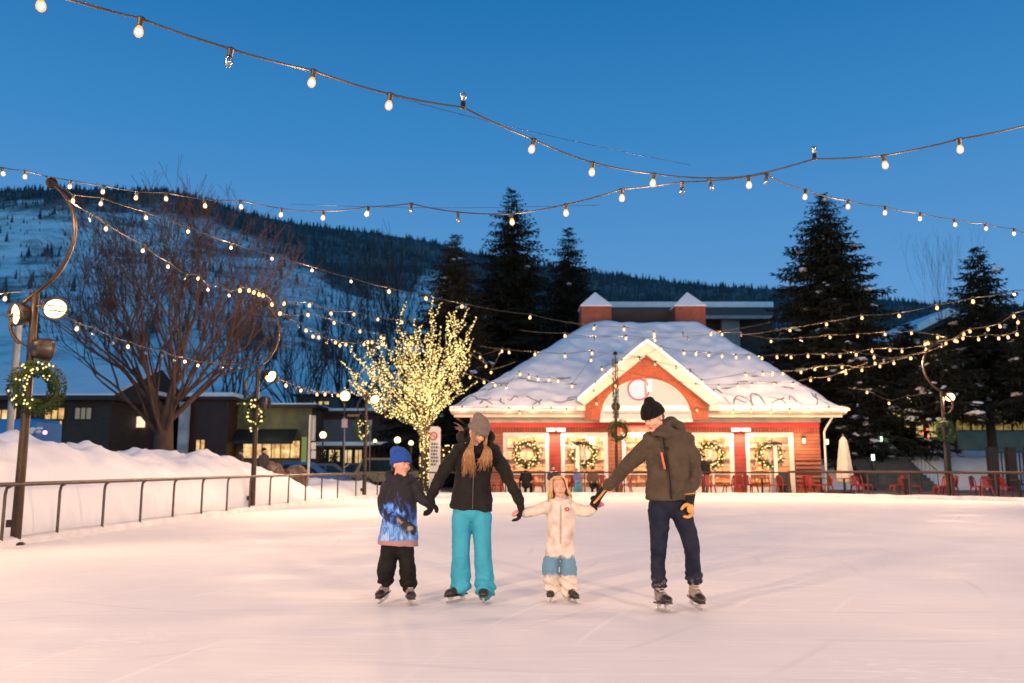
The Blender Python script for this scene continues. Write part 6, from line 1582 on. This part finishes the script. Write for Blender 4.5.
# ================================================================ the man
Y = 8.0; P = lambda px, py, dy=0.0: at(px, py, Y + dy)
bM = V((P(672, 600).x, Y, 0)); M = headM(P(653.5, 418, -.03), -52, 24, -4); s = 1.02
b = MB(); head(b, M, s)
b.limb([P(664, 434), P(668, 450), P(668, 480), P(667, 505)], [(.07, .06), (.16, .09), (.15, .09), (.15, .10)], 16, 4, ref=V((1, 0, 0)))
for pts in ([P(652, 443), P(627, 466, .15), P(606, 487, .36), P(600, 494, .4)], [P(685, 442), P(694, 468, .04), P(690, 494, -.06), P(689, 502, -.08)]): b.limb(pts, [.05, .042, .032, .026], 10, 3)
for pts in ([P(659, 506), P(658.5, 547, -.05), P(659, 584, 0), P(659.5, 589)], [P(680, 506), P(691, 546, -.06), P(694, 577, .1), P(694.5, 582, .1)]): b.limb(pts, [.07, .032, .026, .026], 10, 3)
man = person('man in black beanie, brown zip jacket and jeans, skating and looking down at the girl', b, skin_l, bM)
face_bits(man, M, s, browm)
# a little short stubble hair at the nape and temples
q = MB(); R = M.to_3x3(); q.ell(M @ (V((0, .052, -.012)) * s), (.074 * s, .062 * s, .05 * s), R); q.build('hair', pm('short_brown_hair', (.10, .06, .035), rough=.8), man)
beanie(man, M, s, blackknit, .032, 0, .010, 1.10)
j = MB(); X = V((1, 0, 0))
j.limb([P(667, 500), P(667, 487), P(668, 466), P(668, 451), P(667.5, 442), P(666, 436), P(664, 432)], [(.196, .135), (.195, .14), (.196, .145), (.212, .14), (.198, .125), (.13, .10), (.085, .085)], 24, 4, ref=X, flat0=True)
j.limb([P(651.5, 443), P(640, 453, .06), P(627, 466, .15), P(617, 477, .26), P(608, 486, .35)], [.085, .076, .068, .060, .052], 16, 4)
j.limb([P(685.5, 443), P(691, 455, .02), P(694, 470, .05), P(693, 482, -.0), P(690, 492, -.06)], [.088, .080, .070, .064, .056], 16, 4)
j.ell(P(651, 440.5), .082); j.ell(P(685, 440.5), .086)
# hood lying round the neck
hp = [P(657, 434, -.10), P(663, 428, -.02), P(670, 423, .07), P(677, 425, .10), P(682, 431, .06), P(681, 435, -.02)]
j.limb(hp, [.03, .042, .052, .052, .044, .03], 12, 4); j.limb([P(655, 434, -.09), P(660, 434, -.11), P(668, 436, -.12), P(677, 435, -.07)], [.028, .032, .032, .028], 10, 4)
garment(man, 'jacket', j, olive, .010, 2, .016, 6.0, (1, 1, 1.5), 1)
zb = [P(662.5, 436, -.125), P(664, 445, -.158), P(667, 460, -.172), P(670, 480, -.168), P(671.5, 499, -.150)]
q = MB(); q.tube([V(x) for x in spline([tuple(x) for x in zb], 4)], .0065, 6); q.build('jacket_zip', blackfab, man)
q = MB(); q.tube([P(661.5, 452.5, -.166), P(663.2, 461, -.178), P(665, 469, -.178)], [(.011, .008)] * 3, 7); q.build('chest_zip', orange, man)
q = MB(); q.box(P(666, 448.5, -.157), (.035, .02, .03)); q.build('emblem', blackfab, man)
q = MB(); c0 = P(607, 487.4, .36); q.tube([c0 + V((.053 * cos(a * pi / 8) * .75, .053 * cos(a * pi / 8) * .5, 0)) + V((.3, 0, .8)).normalized() * 0 + V((-.55, .2, .75)).normalized() * (.053 * sin(a * pi / 8)) for a in range(16)], .006, 5, closed=True)
c0 = P(690, 493.4, -.062); q.tube([c0 + V((.057 * cos(a * pi / 8), .057 * sin(a * pi / 8), .008 * cos(a * pi / 8))) for a in range(16)], .006, 5, closed=True); q.build('cuff_trim', tan, man)
t_ = MB(); t_.ell(P(667, 505), (.178, .128, .11))
t_.limb([P(658.5, 510), P(659.5, 526, -.02), P(658.5, 547, -.06), P(658, 566, -.03), P(659, 584)], [(.100, .105), (.092, .098), (.074, .080), (.064, .072), (.072, .078)], 16, 5, ref=X)
t_.limb([P(679, 509), P(686, 526, -.02), P(691.5, 547, -.06), P(692.5, 562, .02), P(694, 577, .1)], [(.100, .105), (.088, .095), (.073, .080), (.068, .075), (.080, .084)], 16, 5, ref=X)
def jfn(co, n):
    z = co.z; return .008 * sin(z * 95 + 6 * noise.noise(co * 5)) * smooth01(.42, .22, z) + .004 * noise.noise(co * 11)
garment(man, 'jeans', t_, jeans_mat(), .010, 2, .005, 8, (1, 1, 1.8), 3, jfn)
a1 = P(660, 593); a1.z = .185; a2 = at(694.8, 588, Y + .11); a2.z = .205
skate(man, a1, 12, 1.08, boottan, shoeblack, pitch=-6); skate(man, a2, 10, 1.06, boottan, shoeblack, pitch=6, roll=3)
g = MB(); w0 = P(604, 489, .37); w1 = P(598.5, 497, .41); g.limb([P(607, 486.5, .355), w0, w1], [.044, .040, .038], 12, 3); hand(g, w1, (w1 - w0) + V((-.02, .02, -.05)), V((.3, .7, -.2)), 1.08, .9, -1)
garment(man, 'glove', g, blackfab, .0055, 1, 0)
q = MB(); q.limb([w0 + V((.012, -.04, 0)), w1 + V((.006, -.04, -.0)), w1 + (w1 - w0).normalized() * .07 + V((-.006, -.034, 0))], [.012, .014, .012], 8, 3); q.build('glove_palm', tan, man)
g = MB(); w0 = P(690, 495, -.06); w1 = P(689, 504, -.08); g.limb([P(690, 490, -.055), w0, w1], [.050, .050, .044], 12, 3); g.limb([w1, P(688.5, 511, -.10)], [(.048, .03), (.046, .028)], 12, 3, ref=X)
gl = garment(man, 'glove', g, blackfab, .0055, 1, 0)
g = MB(); base_ = P(688.5, 511, -.11)
for k in range(4):
    dy = -.135 + k * .024; x0_ = 691.5 - k * .4
    g.limb([P(x0_, 509.5, dy + .02), P(x0_ + 1.2 - k * .3, 513.5, dy), P(x0_ - 2.5, 516.8 - k * .3, dy - .01), P(x0_ - 7.2 + k * .8, 516.6 - k * .5, dy)], [.0175, .0165, .0155, .0135], 9, 4)
g.limb([P(687.5, 504.5, -.12), P(684.5, 505.5, -.14), P(681.8, 508.8, -.14)], [.0185, .0175, .0145], 9, 4)
g.limb([P(690, 506, -.115), P(690.5, 511, -.115)], [(.034, .02), (.036, .022)], 10, 3, ref=X)
me = remeshed(g, .0055, 1, 'glove_fingers'); link_world('glove_fingers', me, tan, gl)

# ================================================================ the woman
Y = 8.45; P = lambda px, py, dy=0.0: at(px, py, Y + dy)
bM = V((P(472, 600).x, Y, 0)); M = headM(P(477.5, 433, -.07), 34, 30, 12); s = .97
b = MB(); head(b, M, s)
b.limb([P(475, 452), P(474, 463), P(472, 485), P(471, 512)], [(.06, .055), (.12, .075), (.125, .08), (.15, .1)], 16, 4, ref=X)
for pts in ([P(460, 455), P(442, 474, .0), P(431, 494, -.02), P(430, 500, -.03)], [P(491, 455), P(507, 478, 0), P(519, 501, .02), P(521, 508, .02)]): b.limb(pts, [.045, .038, .03, .026], 10, 3)
for pts in ([P(463, 512), P(461, 550, -.04), P(461, 580), P(461, 586)], [P(481, 512), P(483, 550, -.05), P(485, 583), P(485, 589)]): b.limb(pts, [.07, .032, .026, .026], 10, 3)
wom = person('woman in grey beanie, black jacket and turquoise trousers, skating between boy and girl', b, skin_l, bM)
face_bits(wom, M, s, blondbrow, smile=.003)
hb = beanie(wom, M, s, greyknit, .022, -.035, .05, 1.15)
rr = random.Random(14); sp_ = []
for k in range(170):
    side = -1 if k % 9 < 5 else 1; u = rr.random()
    x0_ = side * rr.uniform(.060, .082); y0_ = rr.uniform(-.06, .01)
    sp_.append((x0_, y0_, u, side))
q = MB(); Rm = M.to_3x3()
for x0_, y0_, u, side in sp_:
    r0 = M @ (V((x0_, y0_, .03)) * s); r1 = M @ (V((x0_ * (1.0 + .12 * u), min(y0_, .01) * .6 - (.066 if side < 0 else .080), -.062)) * s)
    wv = rr.uniform(-1.2, 1.2)
    if side < 0: e1 = P(464.5 + u * 9, 452 + u * 2, -.215); e2 = P(463 + u * 11 + wv, 463 + rr.uniform(-2, 2), -.19); e3 = P(462 + u * 13 + rr.uniform(-1.5, 1.5), 473 + rr.uniform(-11, 5), -.165)
    else: e1 = P(483.5 + u * 7.5, 450, -.19); e2 = P(480.5 + u * 11 + wv, 459, -.19); e3 = P(477 + u * 14 + rr.uniform(-2.5, 2.5), 467 + rr.uniform(-10, 5), -.165)
    pts = [V(z) for z in spline([tuple(r0), tuple(r1), tuple(e1), tuple(e2), tuple(e3)], 4)]; k = len(pts)
    r = rr.uniform(.0032, .0062)
    q.tube(pts, [(r * (1 - .8 * (i / (k - 1)) ** 2.5), r * .6 * (1 - .7 * (i / (k - 1)) ** 2)) for i in range(k)], 6)
# flyaway strands at the back of the hat
for k in range(7):
    a = P(464 - k * .3, 430 + k, .05); c = P(455 + rr.uniform(-3, 3), 425 + rr.uniform(-4, 6), .08); q.tube([a, a.lerp(c, .5) + V((0, 0, .02)), c], [.004, .003, .0015], 4)
q.build('hair', blond, wom)
j = MB()
j.limb([P(471, 510), P(472, 498), P(473, 480), P(474.5, 465), P(475.5, 453), P(476, 446), P(476, 441)], [(.212, .14), (.198, .135), (.172, .125), (.180, .13), (.168, .115), (.115, .095), (.10, .09)], 24, 4, ref=X, flat0=True)
j.limb([P(459, 453), P(450, 462, -.0), P(442, 475, -.01), P(436, 486, -.02), P(431, 495, -.03)], [.076, .068, .060, .056, .050], 16, 4)
j.limb([P(493, 453), P(501, 464, .0), P(508, 478, .0), P(514, 490, .01), P(519.5, 501, .02)], [.074, .066, .058, .053, .048], 16, 4)
j.ell(P(459, 451), .073); j.ell(P(493, 451), .072)
j.limb([P(463, 446, -.05), P(470, 450, -.11), P(480, 452, -.10), P(490, 449.5, -.02)], [.034, .036, .036, .034], 12, 4)
j.limb([P(463, 441, .0), P(461, 437, .05), P(468, 433, .13), P(482, 433, .13), P(491, 437, .06), P(490, 442, .0)], [.032, .044, .052, .052, .044, .032], 12, 4)
garment(wom, 'jacket', j, blackfab, .010, 2, .015, 6.0, (1, 1, 1.5), 5)
q = MB(); q.tube([P(474.5, 452, -.145), P(473.5, 470, -.140), P(473, 490, -.145), P(472.5, 509, -.150)], .006, 6); q.build('jacket_zip', pm('dark_zip', (.05, .045, .045), rough=.4), wom)
t_ = MB(); t_.ell(P(471, 512), (.19, .125, .10))
t_.limb([P(462, 516), P(461.5, 535), P(461, 555, -.03), P(460.5, 574), P(460.5, 585.5)], [(.105, .105), (.094, .095), (.088, .09), (.098, .092), (.102, .095)], 16, 5, ref=X)
t_.limb([P(481, 516), P(482, 535), P(483, 555, -.03), P(484.5, 577), P(485.5, 589.5)], [(.105, .105), (.090, .095), (.085, .09), (.092, .092), (.102, .095)], 16, 5, ref=X)
def tfn(co, n):
    z = co.z; return .010 * sin(z * 80 + 8 * noise.noise(co * 4)) * smooth01(.32, .14, z) + .004 * noise.noise(co * 9)
garment(wom, 'trousers', t_, turq, .010, 3, .007, 6, (1.4, 1, .6), 6, tfn)
a1 = P(459.5, 592, -.0); a1.z = .185; a2 = P(484.8, 597, .01); a2.z = .185
skate(wom, a1, -38, 1.0, bootbrown, shoeblack, lace=False); skate(wom, a2, -4, 1.0, bootbrown, shoeblack, lace=False)
g = MB(); w0 = P(431.5, 494, -.03); w1 = P(430, 499, -.04); g.limb([P(433, 491, -.025), w0, w1], [.05, .046, .044], 12, 3); hand(g, w1, V((.01, -.04, -.10)), V((-.8, .2, -.1)), 1.12, 1.05, 1)
g.ell(P(430, 503, -.05), (.055, .05, .06)); garment(wom, 'glove', g, blackfab, .0055, 2, .003, 14)
g = MB(); w0 = P(519.8, 502, .02); w1 = P(521, 508, .02); g.limb([P(518.5, 498.5, .02), w0, w1], [.046, .040, .036], 12, 3); hand(g, w1, V((-.02, .0, -.10)), V((-.75, -.1, -.2)), 1.0, .95, -1)
garment(wom, 'glove', g, blackfab, .0055, 1, 0)

# ================================================================ the boy
Y = 8.4; P = lambda px, py, dy=0.0: at(px, py, Y + dy)
bM = V((P(397, 602).x, Y, 0)); M = headM(P(401.5, 465.0, -.02), 44, 2, 4); s = .94
b = MB(); head(b, M, s, True)
b.limb([P(401, 476), P(401, 490), P(400, 515), P(398, 546)], [(.05, .05), (.12, .075), (.12, .075), (.12, .08)], 16, 4, ref=X)
for pts in ([P(387, 485), P(384, 505, -.02), P(398, 520, -.14), P(404, 523, -.17)], [P(415, 485), P(421, 497, .0), P(427, 502, -.02), P(429, 503, -.03)]): b.limb(pts, [.04, .034, .028, .024], 10, 3)
for pts in ([P(390, 546), P(388, 564, -.08), P(385, 580, .02), P(384, 588)], [P(406, 546), P(408, 568, -.06), P(408.5, 586), P(409, 593)]): b.limb(pts, [.06, .036, .03, .03], 10, 3)
boy = person('boy in blue beanie and black hoodie with blue flames, skating beside the woman', b, skin_c, bM)
face_bits(boy, M, s, browm, True)
q = MB(); q.ell(P(409.6, 473, -.095), (.010, .006, .008)); q.build('open_mouth', iris, boy)
q = MB(); R = M.to_3x3(); q.ell(M @ (V((0, .05, -.004)) * s), (.075 * s, .062 * s, .045 * s), R); q.build('hair', browm, boy)
beanie(boy, M @ Matrix.Rotation(radians(-14), 4, 'X'), s, blueknit, .042, -.015, .075, 1.12)
j = MB()
j.limb([P(398, 545), P(398.5, 538), P(400, 515), P(401, 497), P(401.5, 486), P(402, 480), P(402, 477)], [(.198, .145), (.190, .14), (.162, .13), (.150, .12), (.138, .105), (.095, .085), (.075, .08)], 22, 4, ref=X, flat0=True)
j.limb([P(388, 487), P(384, 498, -.01), P(385, 511, -.06), P(395, 519, -.14), P(402, 522, -.175)], [.068, .062, .056, .050, .046], 14, 4)
j.limb([P(414, 487), P(418.5, 494), P(423, 500, -.01), P(427, 503, -.02)], [.066, .056, .048, .042], 14, 4)
j.ell(P(388.5, 486), .065); j.ell(P(413.5, 486), .064)
j.limb([P(399, 481, -.09), P(390, 478, -.0), P(389, 475, .07), P(399, 475, .09), P(409, 478, .06), P(412, 480, -.02), P(406, 482, -.09)], [.028, .036, .040, .042, .038, .032, .028], 12, 4)
garment(boy, 'hoodie', j, dyed_mat(), .010, 3, .008, 8, (1, 1, 1.3), 8)
t_ = MB(); t_.ell(P(398, 546), (.14, .10, .08))
t_.limb([P(390, 548), P(388.5, 557, -.05), P(387, 567, -.08), P(385.5, 578, -.0)], [(.085, .09), (.082, .088), (.086, .09), (.080, .085)], 14, 5, ref=X)
t_.limb([P(405, 548), P(407, 560, -.04), P(408, 572, -.05), P(408.5, 584)], [(.085, .09), (.076, .085), (.078, .085), (.082, .085)], 14, 5, ref=X)
garment(boy, 'trousers', t_, blacktrouser, .010, 2, .010, 9, (1, 1, 1.8), 9, tfn)
a1 = P(384.5, 585.5, .04); a1.z = .185; a2 = P(409.5, 592, -.02); a2.z = .165
skate(boy, a1, -14, .92, boottan, shoeblack, pitch=8); skate(boy, a2, 16, .92, boottan, shoeblack)
g = MB(); w0 = P(401, 521.5, -.175); w1 = P(404, 523, -.19); g.limb([P(398, 520, -.16), w0, w1], [.046, .043, .040], 12, 3); hand(g, w1, V((.08, -.02, -.045)), V((0, .6, -.5)), .95, .8, -1)
garment(boy, 'glove', g, greyglove, .0055, 1, 0)
g = MB(); w0 = P(426, 502, -.02); w1 = P(428, 503, -.03); g.limb([P(425, 501.5, -.015), w0, w1], [.04, .038, .036], 12, 3); hand(g, w1, V((.06, -.01, -.03)), V((0, .3, -.8)), .85, .8, 1)
garment(boy, 'glove', g, blackfab, .0055, 1, 0)

# ================================================================ the girl
Y = 8.5; P = lambda px, py, dy=0.0: at(px, py, Y + dy)
bM = V((P(561, 600).x, Y, 0)); M = headM(P(558.8, 487.5, -.01), 6, -7, -5); s = .92
b = MB(); head(b, M, s, True)
b.limb([P(560, 498), P(560, 508), P(560, 528), P(560, 546)], [(.045, .045), (.10, .065), (.10, .07), (.10, .07)], 14, 4, ref=X)
for pts in ([P(547, 506), P(533, 511), P(522, 512.5, .0), P(519, 513)], [P(573, 506), P(585, 511), P(594, 508), P(597, 504)]): b.limb(pts, [.034, .03, .024, .02], 10, 3)
for pts in ([P(553, 546), P(551, 566, -.04), P(551, 585), P(551, 590)], [P(568, 546), P(568, 568, -.04), P(569, 588), P(570, 594)]): b.limb(pts, [.05, .034, .028, .028], 10, 3)
girl = person('little blond girl skating in an off-white snowsuit with blue knees, held by both hands', b, skin_c, bM)
face_bits(girl, M, s, blondbrow, True)
rr = random.Random(20); sp_ = []
for k in range(190):
    a = rr.uniform(-2.12, 2.12); sx = sin(a); cy = cos(a)      # a = 0 at the back of the head
    fr = smooth01(1.5, 2.12, abs(a))
    top = (sx * .018 - .012, .01 + cy * .012, .121 + rr.uniform(-.003, .003)); r_ = rr.uniform(.94, 1.05)
    w1_ = (sx * (.084 - .006 * fr) * r_, .018 + cy * .088 - .012 * fr, .072 + .012 * fr); w2_ = (sx * .094 * r_, .015 + cy * .098, -.005)
    w3_ = (sx * .112 * r_ + rr.uniform(-.012, .012), .002 + cy * .095, -.070 + rr.uniform(-.012, .015)); w4_ = (sx * (.112 + rr.uniform(-.02, .025)), -.008 + cy * .085 + rr.uniform(-.015, .01), -.108 + rr.uniform(-.03, .03))
    sp_.append(([top, w1_, w2_, w3_, w4_], rr.uniform(.006, .012)))
for k in range(26):   # hair combed back from the forehead
    a = rr.uniform(-1, 1); sp_.append(([(-.012 + a * .01, -.0, .121), (a * .05 - .012, -.048 + abs(a) * .01, .108), (a * .082 - .006 * (1 - abs(a)), -.070 + abs(a) * .04, .078 + .01 * abs(a))], .008))
locks(girl, M, s, sp_, ltblond)
j = MB()
j.limb([P(560, 548), P(560, 540), P(560.5, 524), P(560.5, 512), P(560, 505), P(560, 500), P(560, 498)], [(.122, .105), (.128, .11), (.138, .115), (.140, .11), (.130, .10), (.088, .08), (.062, .065)], 22, 4, ref=X)
j.limb([P(548, 507), P(540, 509.5), P(531, 512), P(523, 512.5)], [.062, .056, .050, .044], 14, 4)
j.limb([P(572, 507), P(580, 510.5), P(588, 511), P(594, 507.5)], [.062, .056, .050, .044], 14, 4)
j.limb([P(552, 501, -.05), P(560, 503, -.085), P(568, 501, -.05), P(566, 497, .05), P(554, 497, .05)], [.024, .026, .024, .028, .028], 10, 4)
j.limb([P(553, 546), P(552, 556, -.01), P(550.5, 567, -.03), P(551, 578, -.01), P(552, 587)], [(.078, .08), (.074, .08), (.080, .085), (.078, .085), (.078, .08)], 14, 5, ref=X)
j.limb([P(567, 546), P(568, 556, -.01), P(568.5, 568, -.03), P(568.5, 580, -.01), P(569, 591)], [(.078, .08), (.070, .08), (.078, .085), (.080, .085), (.076, .08)], 14, 5, ref=X)
garment(girl, 'snowsuit', j, suit_mat(), .009, 2, .009, 9, (1, 1, 1.2), 11, tfn)
q = MB(); q.tube([P(560.5, 502, -.095), P(560.5, 515, -.125), P(560.5, 530, -.125), P(560.5, 544, -.115)], .005, 6); q.build('front_zip', pm('pale_zip', (.45, .38, .33), rough=.6), girl)
q = MB(); R9 = Matrix.Rotation(pi / 2, 3, 'X'); c = P(567.2, 509.2, -.125); q.lathe([(0, -.006), (.02, -.006), (.02, .006), (0, .006)], c, 14, R9); em = q.build('emblem', pm('red_emblem', (.5, .06, .05), rough=.6), girl)
q = MB(); c = P(567.2, 509.0, -.135); q.prism([(-.008, -.007), (.008, -.007), (0, .009)], -.002, .002, lambda u, v, d: c + V((u, d, v))); q.build('emblem_mark', white_paint, em)
a1 = P(551.5, 590.5, .02); a1.z = .148; a2 = P(570, 594, -.04); a2.z = .142
skate(girl, a1, -10, .78, shoeblack, shoeblack, lace=True); skate(girl, a2, 24, .78, shoeblack, shoeblack, lace=True)
g = MB(); w1 = P(595.5, 506, -.0); g.limb([P(591, 509), w1], [.042, .036], 12, 3); g.limb([w1, P(597, 501.5, -.02), P(597.5, 497, -.03)], [(.036, .03), (.042, .03), (.030, .024)], 12, 4); g.limb([P(595, 505, -.03), P(600, 503.5, -.05), P(602.5, 504.5, -.05)], [.022, .02, .017], 9, 3)
g.ell(P(598, 504, .0), (.045, .04, .038)); garment(girl, 'mitten', g, pinkm, .0055, 2, .003, 16)
g = MB(); w1 = P(520.5, 512.5); g.limb([P(524, 512.5), w1], [.036, .030], 12, 3); g.limb([w1, P(516.5, 513.5, -.05), P(514, 514.5, -.06)], [(.03, .026), (.032, .026), (.024, .02)], 12, 3); g.limb([P(519, 511.5, -.03), P(516, 511, -.06)], [.013, .011], 8, 3)
garment(girl, 'mitten', g, pm('pale_pink_mitten', (.66, .30, .28), (.55, .22, .22), scale=9, rough=.8), .0055, 2, .003, 16)

# ================================================================ small figures on the terrace and in the street
def small_person(label, px, Y, z0_, h, coat, trous, hatm, seated=False, rz=0.0, group=None, sk=skin_l):
    p = at(px, 480, Y); base = V((p.x, Y, z0_)); R = Matrix.Rotation(rz, 3, 'Z'); k = h / 1.75
    L = lambda x, y, z: base + R @ (V((x, y, z)) * k)
    hz = .47 if seated else .92
    b = MB(); sh = hz + .52
    b.ell(L(0, -.01, sh + .20), (.078 * k, .095 * k, .115 * k), R); b.ell(L(0, -.10, sh + .185), (.014 * k, .02 * k, .02 * k), R); b.limb([L(0, .01, sh + .12), L(0, 0, sh)], [.055 * k, .06 * k], 8, 2)
    b.limb([L(0, 0, sh), L(0, 0, hz)], [(.15 * k, .09 * k), (.14 * k, .09 * k)], 10, 2, ref=R @ X)
    for sx in (-1, 1):
        arm = [L(sx * .2, 0, sh - .02), L(sx * .24, -.04, sh - .28), L(sx * .14, -.26, sh - .36)] if seated else [L(sx * .2, 0, sh - .02), L(sx * .25, .0, sh - .3), L(sx * .22, -.1, sh - .55)]
        b.limb(arm, [.045 * k, .038 * k, .03 * k], 8, 3); b.ell(arm[-1] + R @ V((0, -.05, -.03)) * k, (.035 * k, .05 * k, .04 * k), R, 8, 6)
        leg = [L(sx * .1, 0, hz), L(sx * .13, -.42, hz), L(sx * .13, -.45, .06)] if seated else [L(sx * .09, 0, hz), L(sx * .11, -.03, .48), L(sx * .11, .02, .06)]
        b.limb(leg, [.07 * k, .055 * k, .045 * k], 8, 3); b.limb([leg[-1], leg[-1] + R @ V((0, -.16, -.02)) * k], [.045 * k, .035 * k], 8, 2)
    me = remeshed(b, .018, 1, 'person'); me.transform(Matrix.Translation(-base)); me.materials.clear(); o = link('person', me, sk, None, base); tag(o, label, 'person', group)
    j = MB(); j.limb([L(0, 0, sh + .07), L(0, 0, sh - .02), L(0, 0, sh - .3), L(0, 0, hz - .06)], [(.09 * k, .08 * k), (.21 * k, .12 * k), (.20 * k, .14 * k), (.20 * k, .14 * k)], 14, 3, ref=R @ X)
    tr_ = MB(); tr_.ell(L(0, -.03, hz), (.17 * k, .14 * k, .10 * k), R)
    for sx in (-1, 1):
        arm = [L(sx * .19, 0, sh - .03), L(sx * .245, -.04, sh - .28), L(sx * .16, -.22, sh - .35)] if seated else [L(sx * .19, 0, sh - .03), L(sx * .255, .0, sh - .3), L(sx * .225, -.08, sh - .50)]
        j.limb(arm, [.075 * k, .062 * k, .05 * k], 10, 3)
        leg = [L(sx * .1, 0, hz), L(sx * .13, -.42, hz), L(sx * .13, -.45, .10)] if seated else [L(sx * .09, 0, hz), L(sx * .11, -.03, .48), L(sx * .11, .02, .10)]
        tr_.limb(leg, [.10 * k, .08 * k, .07 * k], 10, 3)
    link_world('coat', remeshed(j, .02, 1, 'coat'), coat, o); link_world('trousers', remeshed(tr_, .02, 1, 'trousers'), trous, o)
    q = MB(); q.limb([L(0, .005, sh + .235), L(0, .015, sh + .30), L(0, .02, sh + .335)], [(.088 * k, .105 * k), (.078 * k, .09 * k), (.03 * k, .04 * k)], 12, 3, ref=R @ X); q.build('hat', hatm, o)
    return o
navy = pm('navy_coat', (.02, .025, .06), (.10, .03, .05), scale=5, rough=.85, lo=.5, hi=.6); purple = pm('violet_coat', (.13, .12, .34), (.09, .08, .25), scale=5, rough=.8); dgrey = pm('dark_grey_coat', (.05, .045, .045), rough=.85); brownc = pm('brown_coat', (.10, .055, .035), rough=.85)
small_person('seated person in a black coat seen from behind, at the table between woman and girl', 526, 38.8, .02, 1.72, blackfab, blacktrouser, blackknit, True, 2.9, 'guests on the terrace')
small_person('seated person in a navy patterned sweater and dark hat under the red wall panel', 553, 40.0, .02, 1.75, navy, blacktrouser, dgrey, True, .3, 'guests on the terrace')
small_person('small child in a violet coat and turquoise trousers standing by the railing behind the girl', 577, 38.7, .02, 1.15, purple, turq, purple, False, .5, 'guests on the terrace', skin_c)
small_person('person in a dark coat half hidden behind the man, by the third wreath', 705, 39.8, .02, 1.74, blackfab, blacktrouser, blackknit, False, .4, 'guests on the terrace')
small_person('guest in a black hat leaning over the table directly left of the light pole', 593, 38.8, .02, 1.62, brownc, blacktrouser, blackknit, True, .1, 'guests on the terrace')
small_person('passer-by in a dark coat behind the gritty snow heap', 263, 37, .3, 1.75, dgrey, blacktrouser, blackknit, False, 1.0, 'passers-by in the street')
small_person('passer-by in a brown coat just left of the second light post behind the snow bank', 240, 40, .3, 1.72, brownc, blacktrouser, dgrey, False, -1.0, 'passers-by in the street')
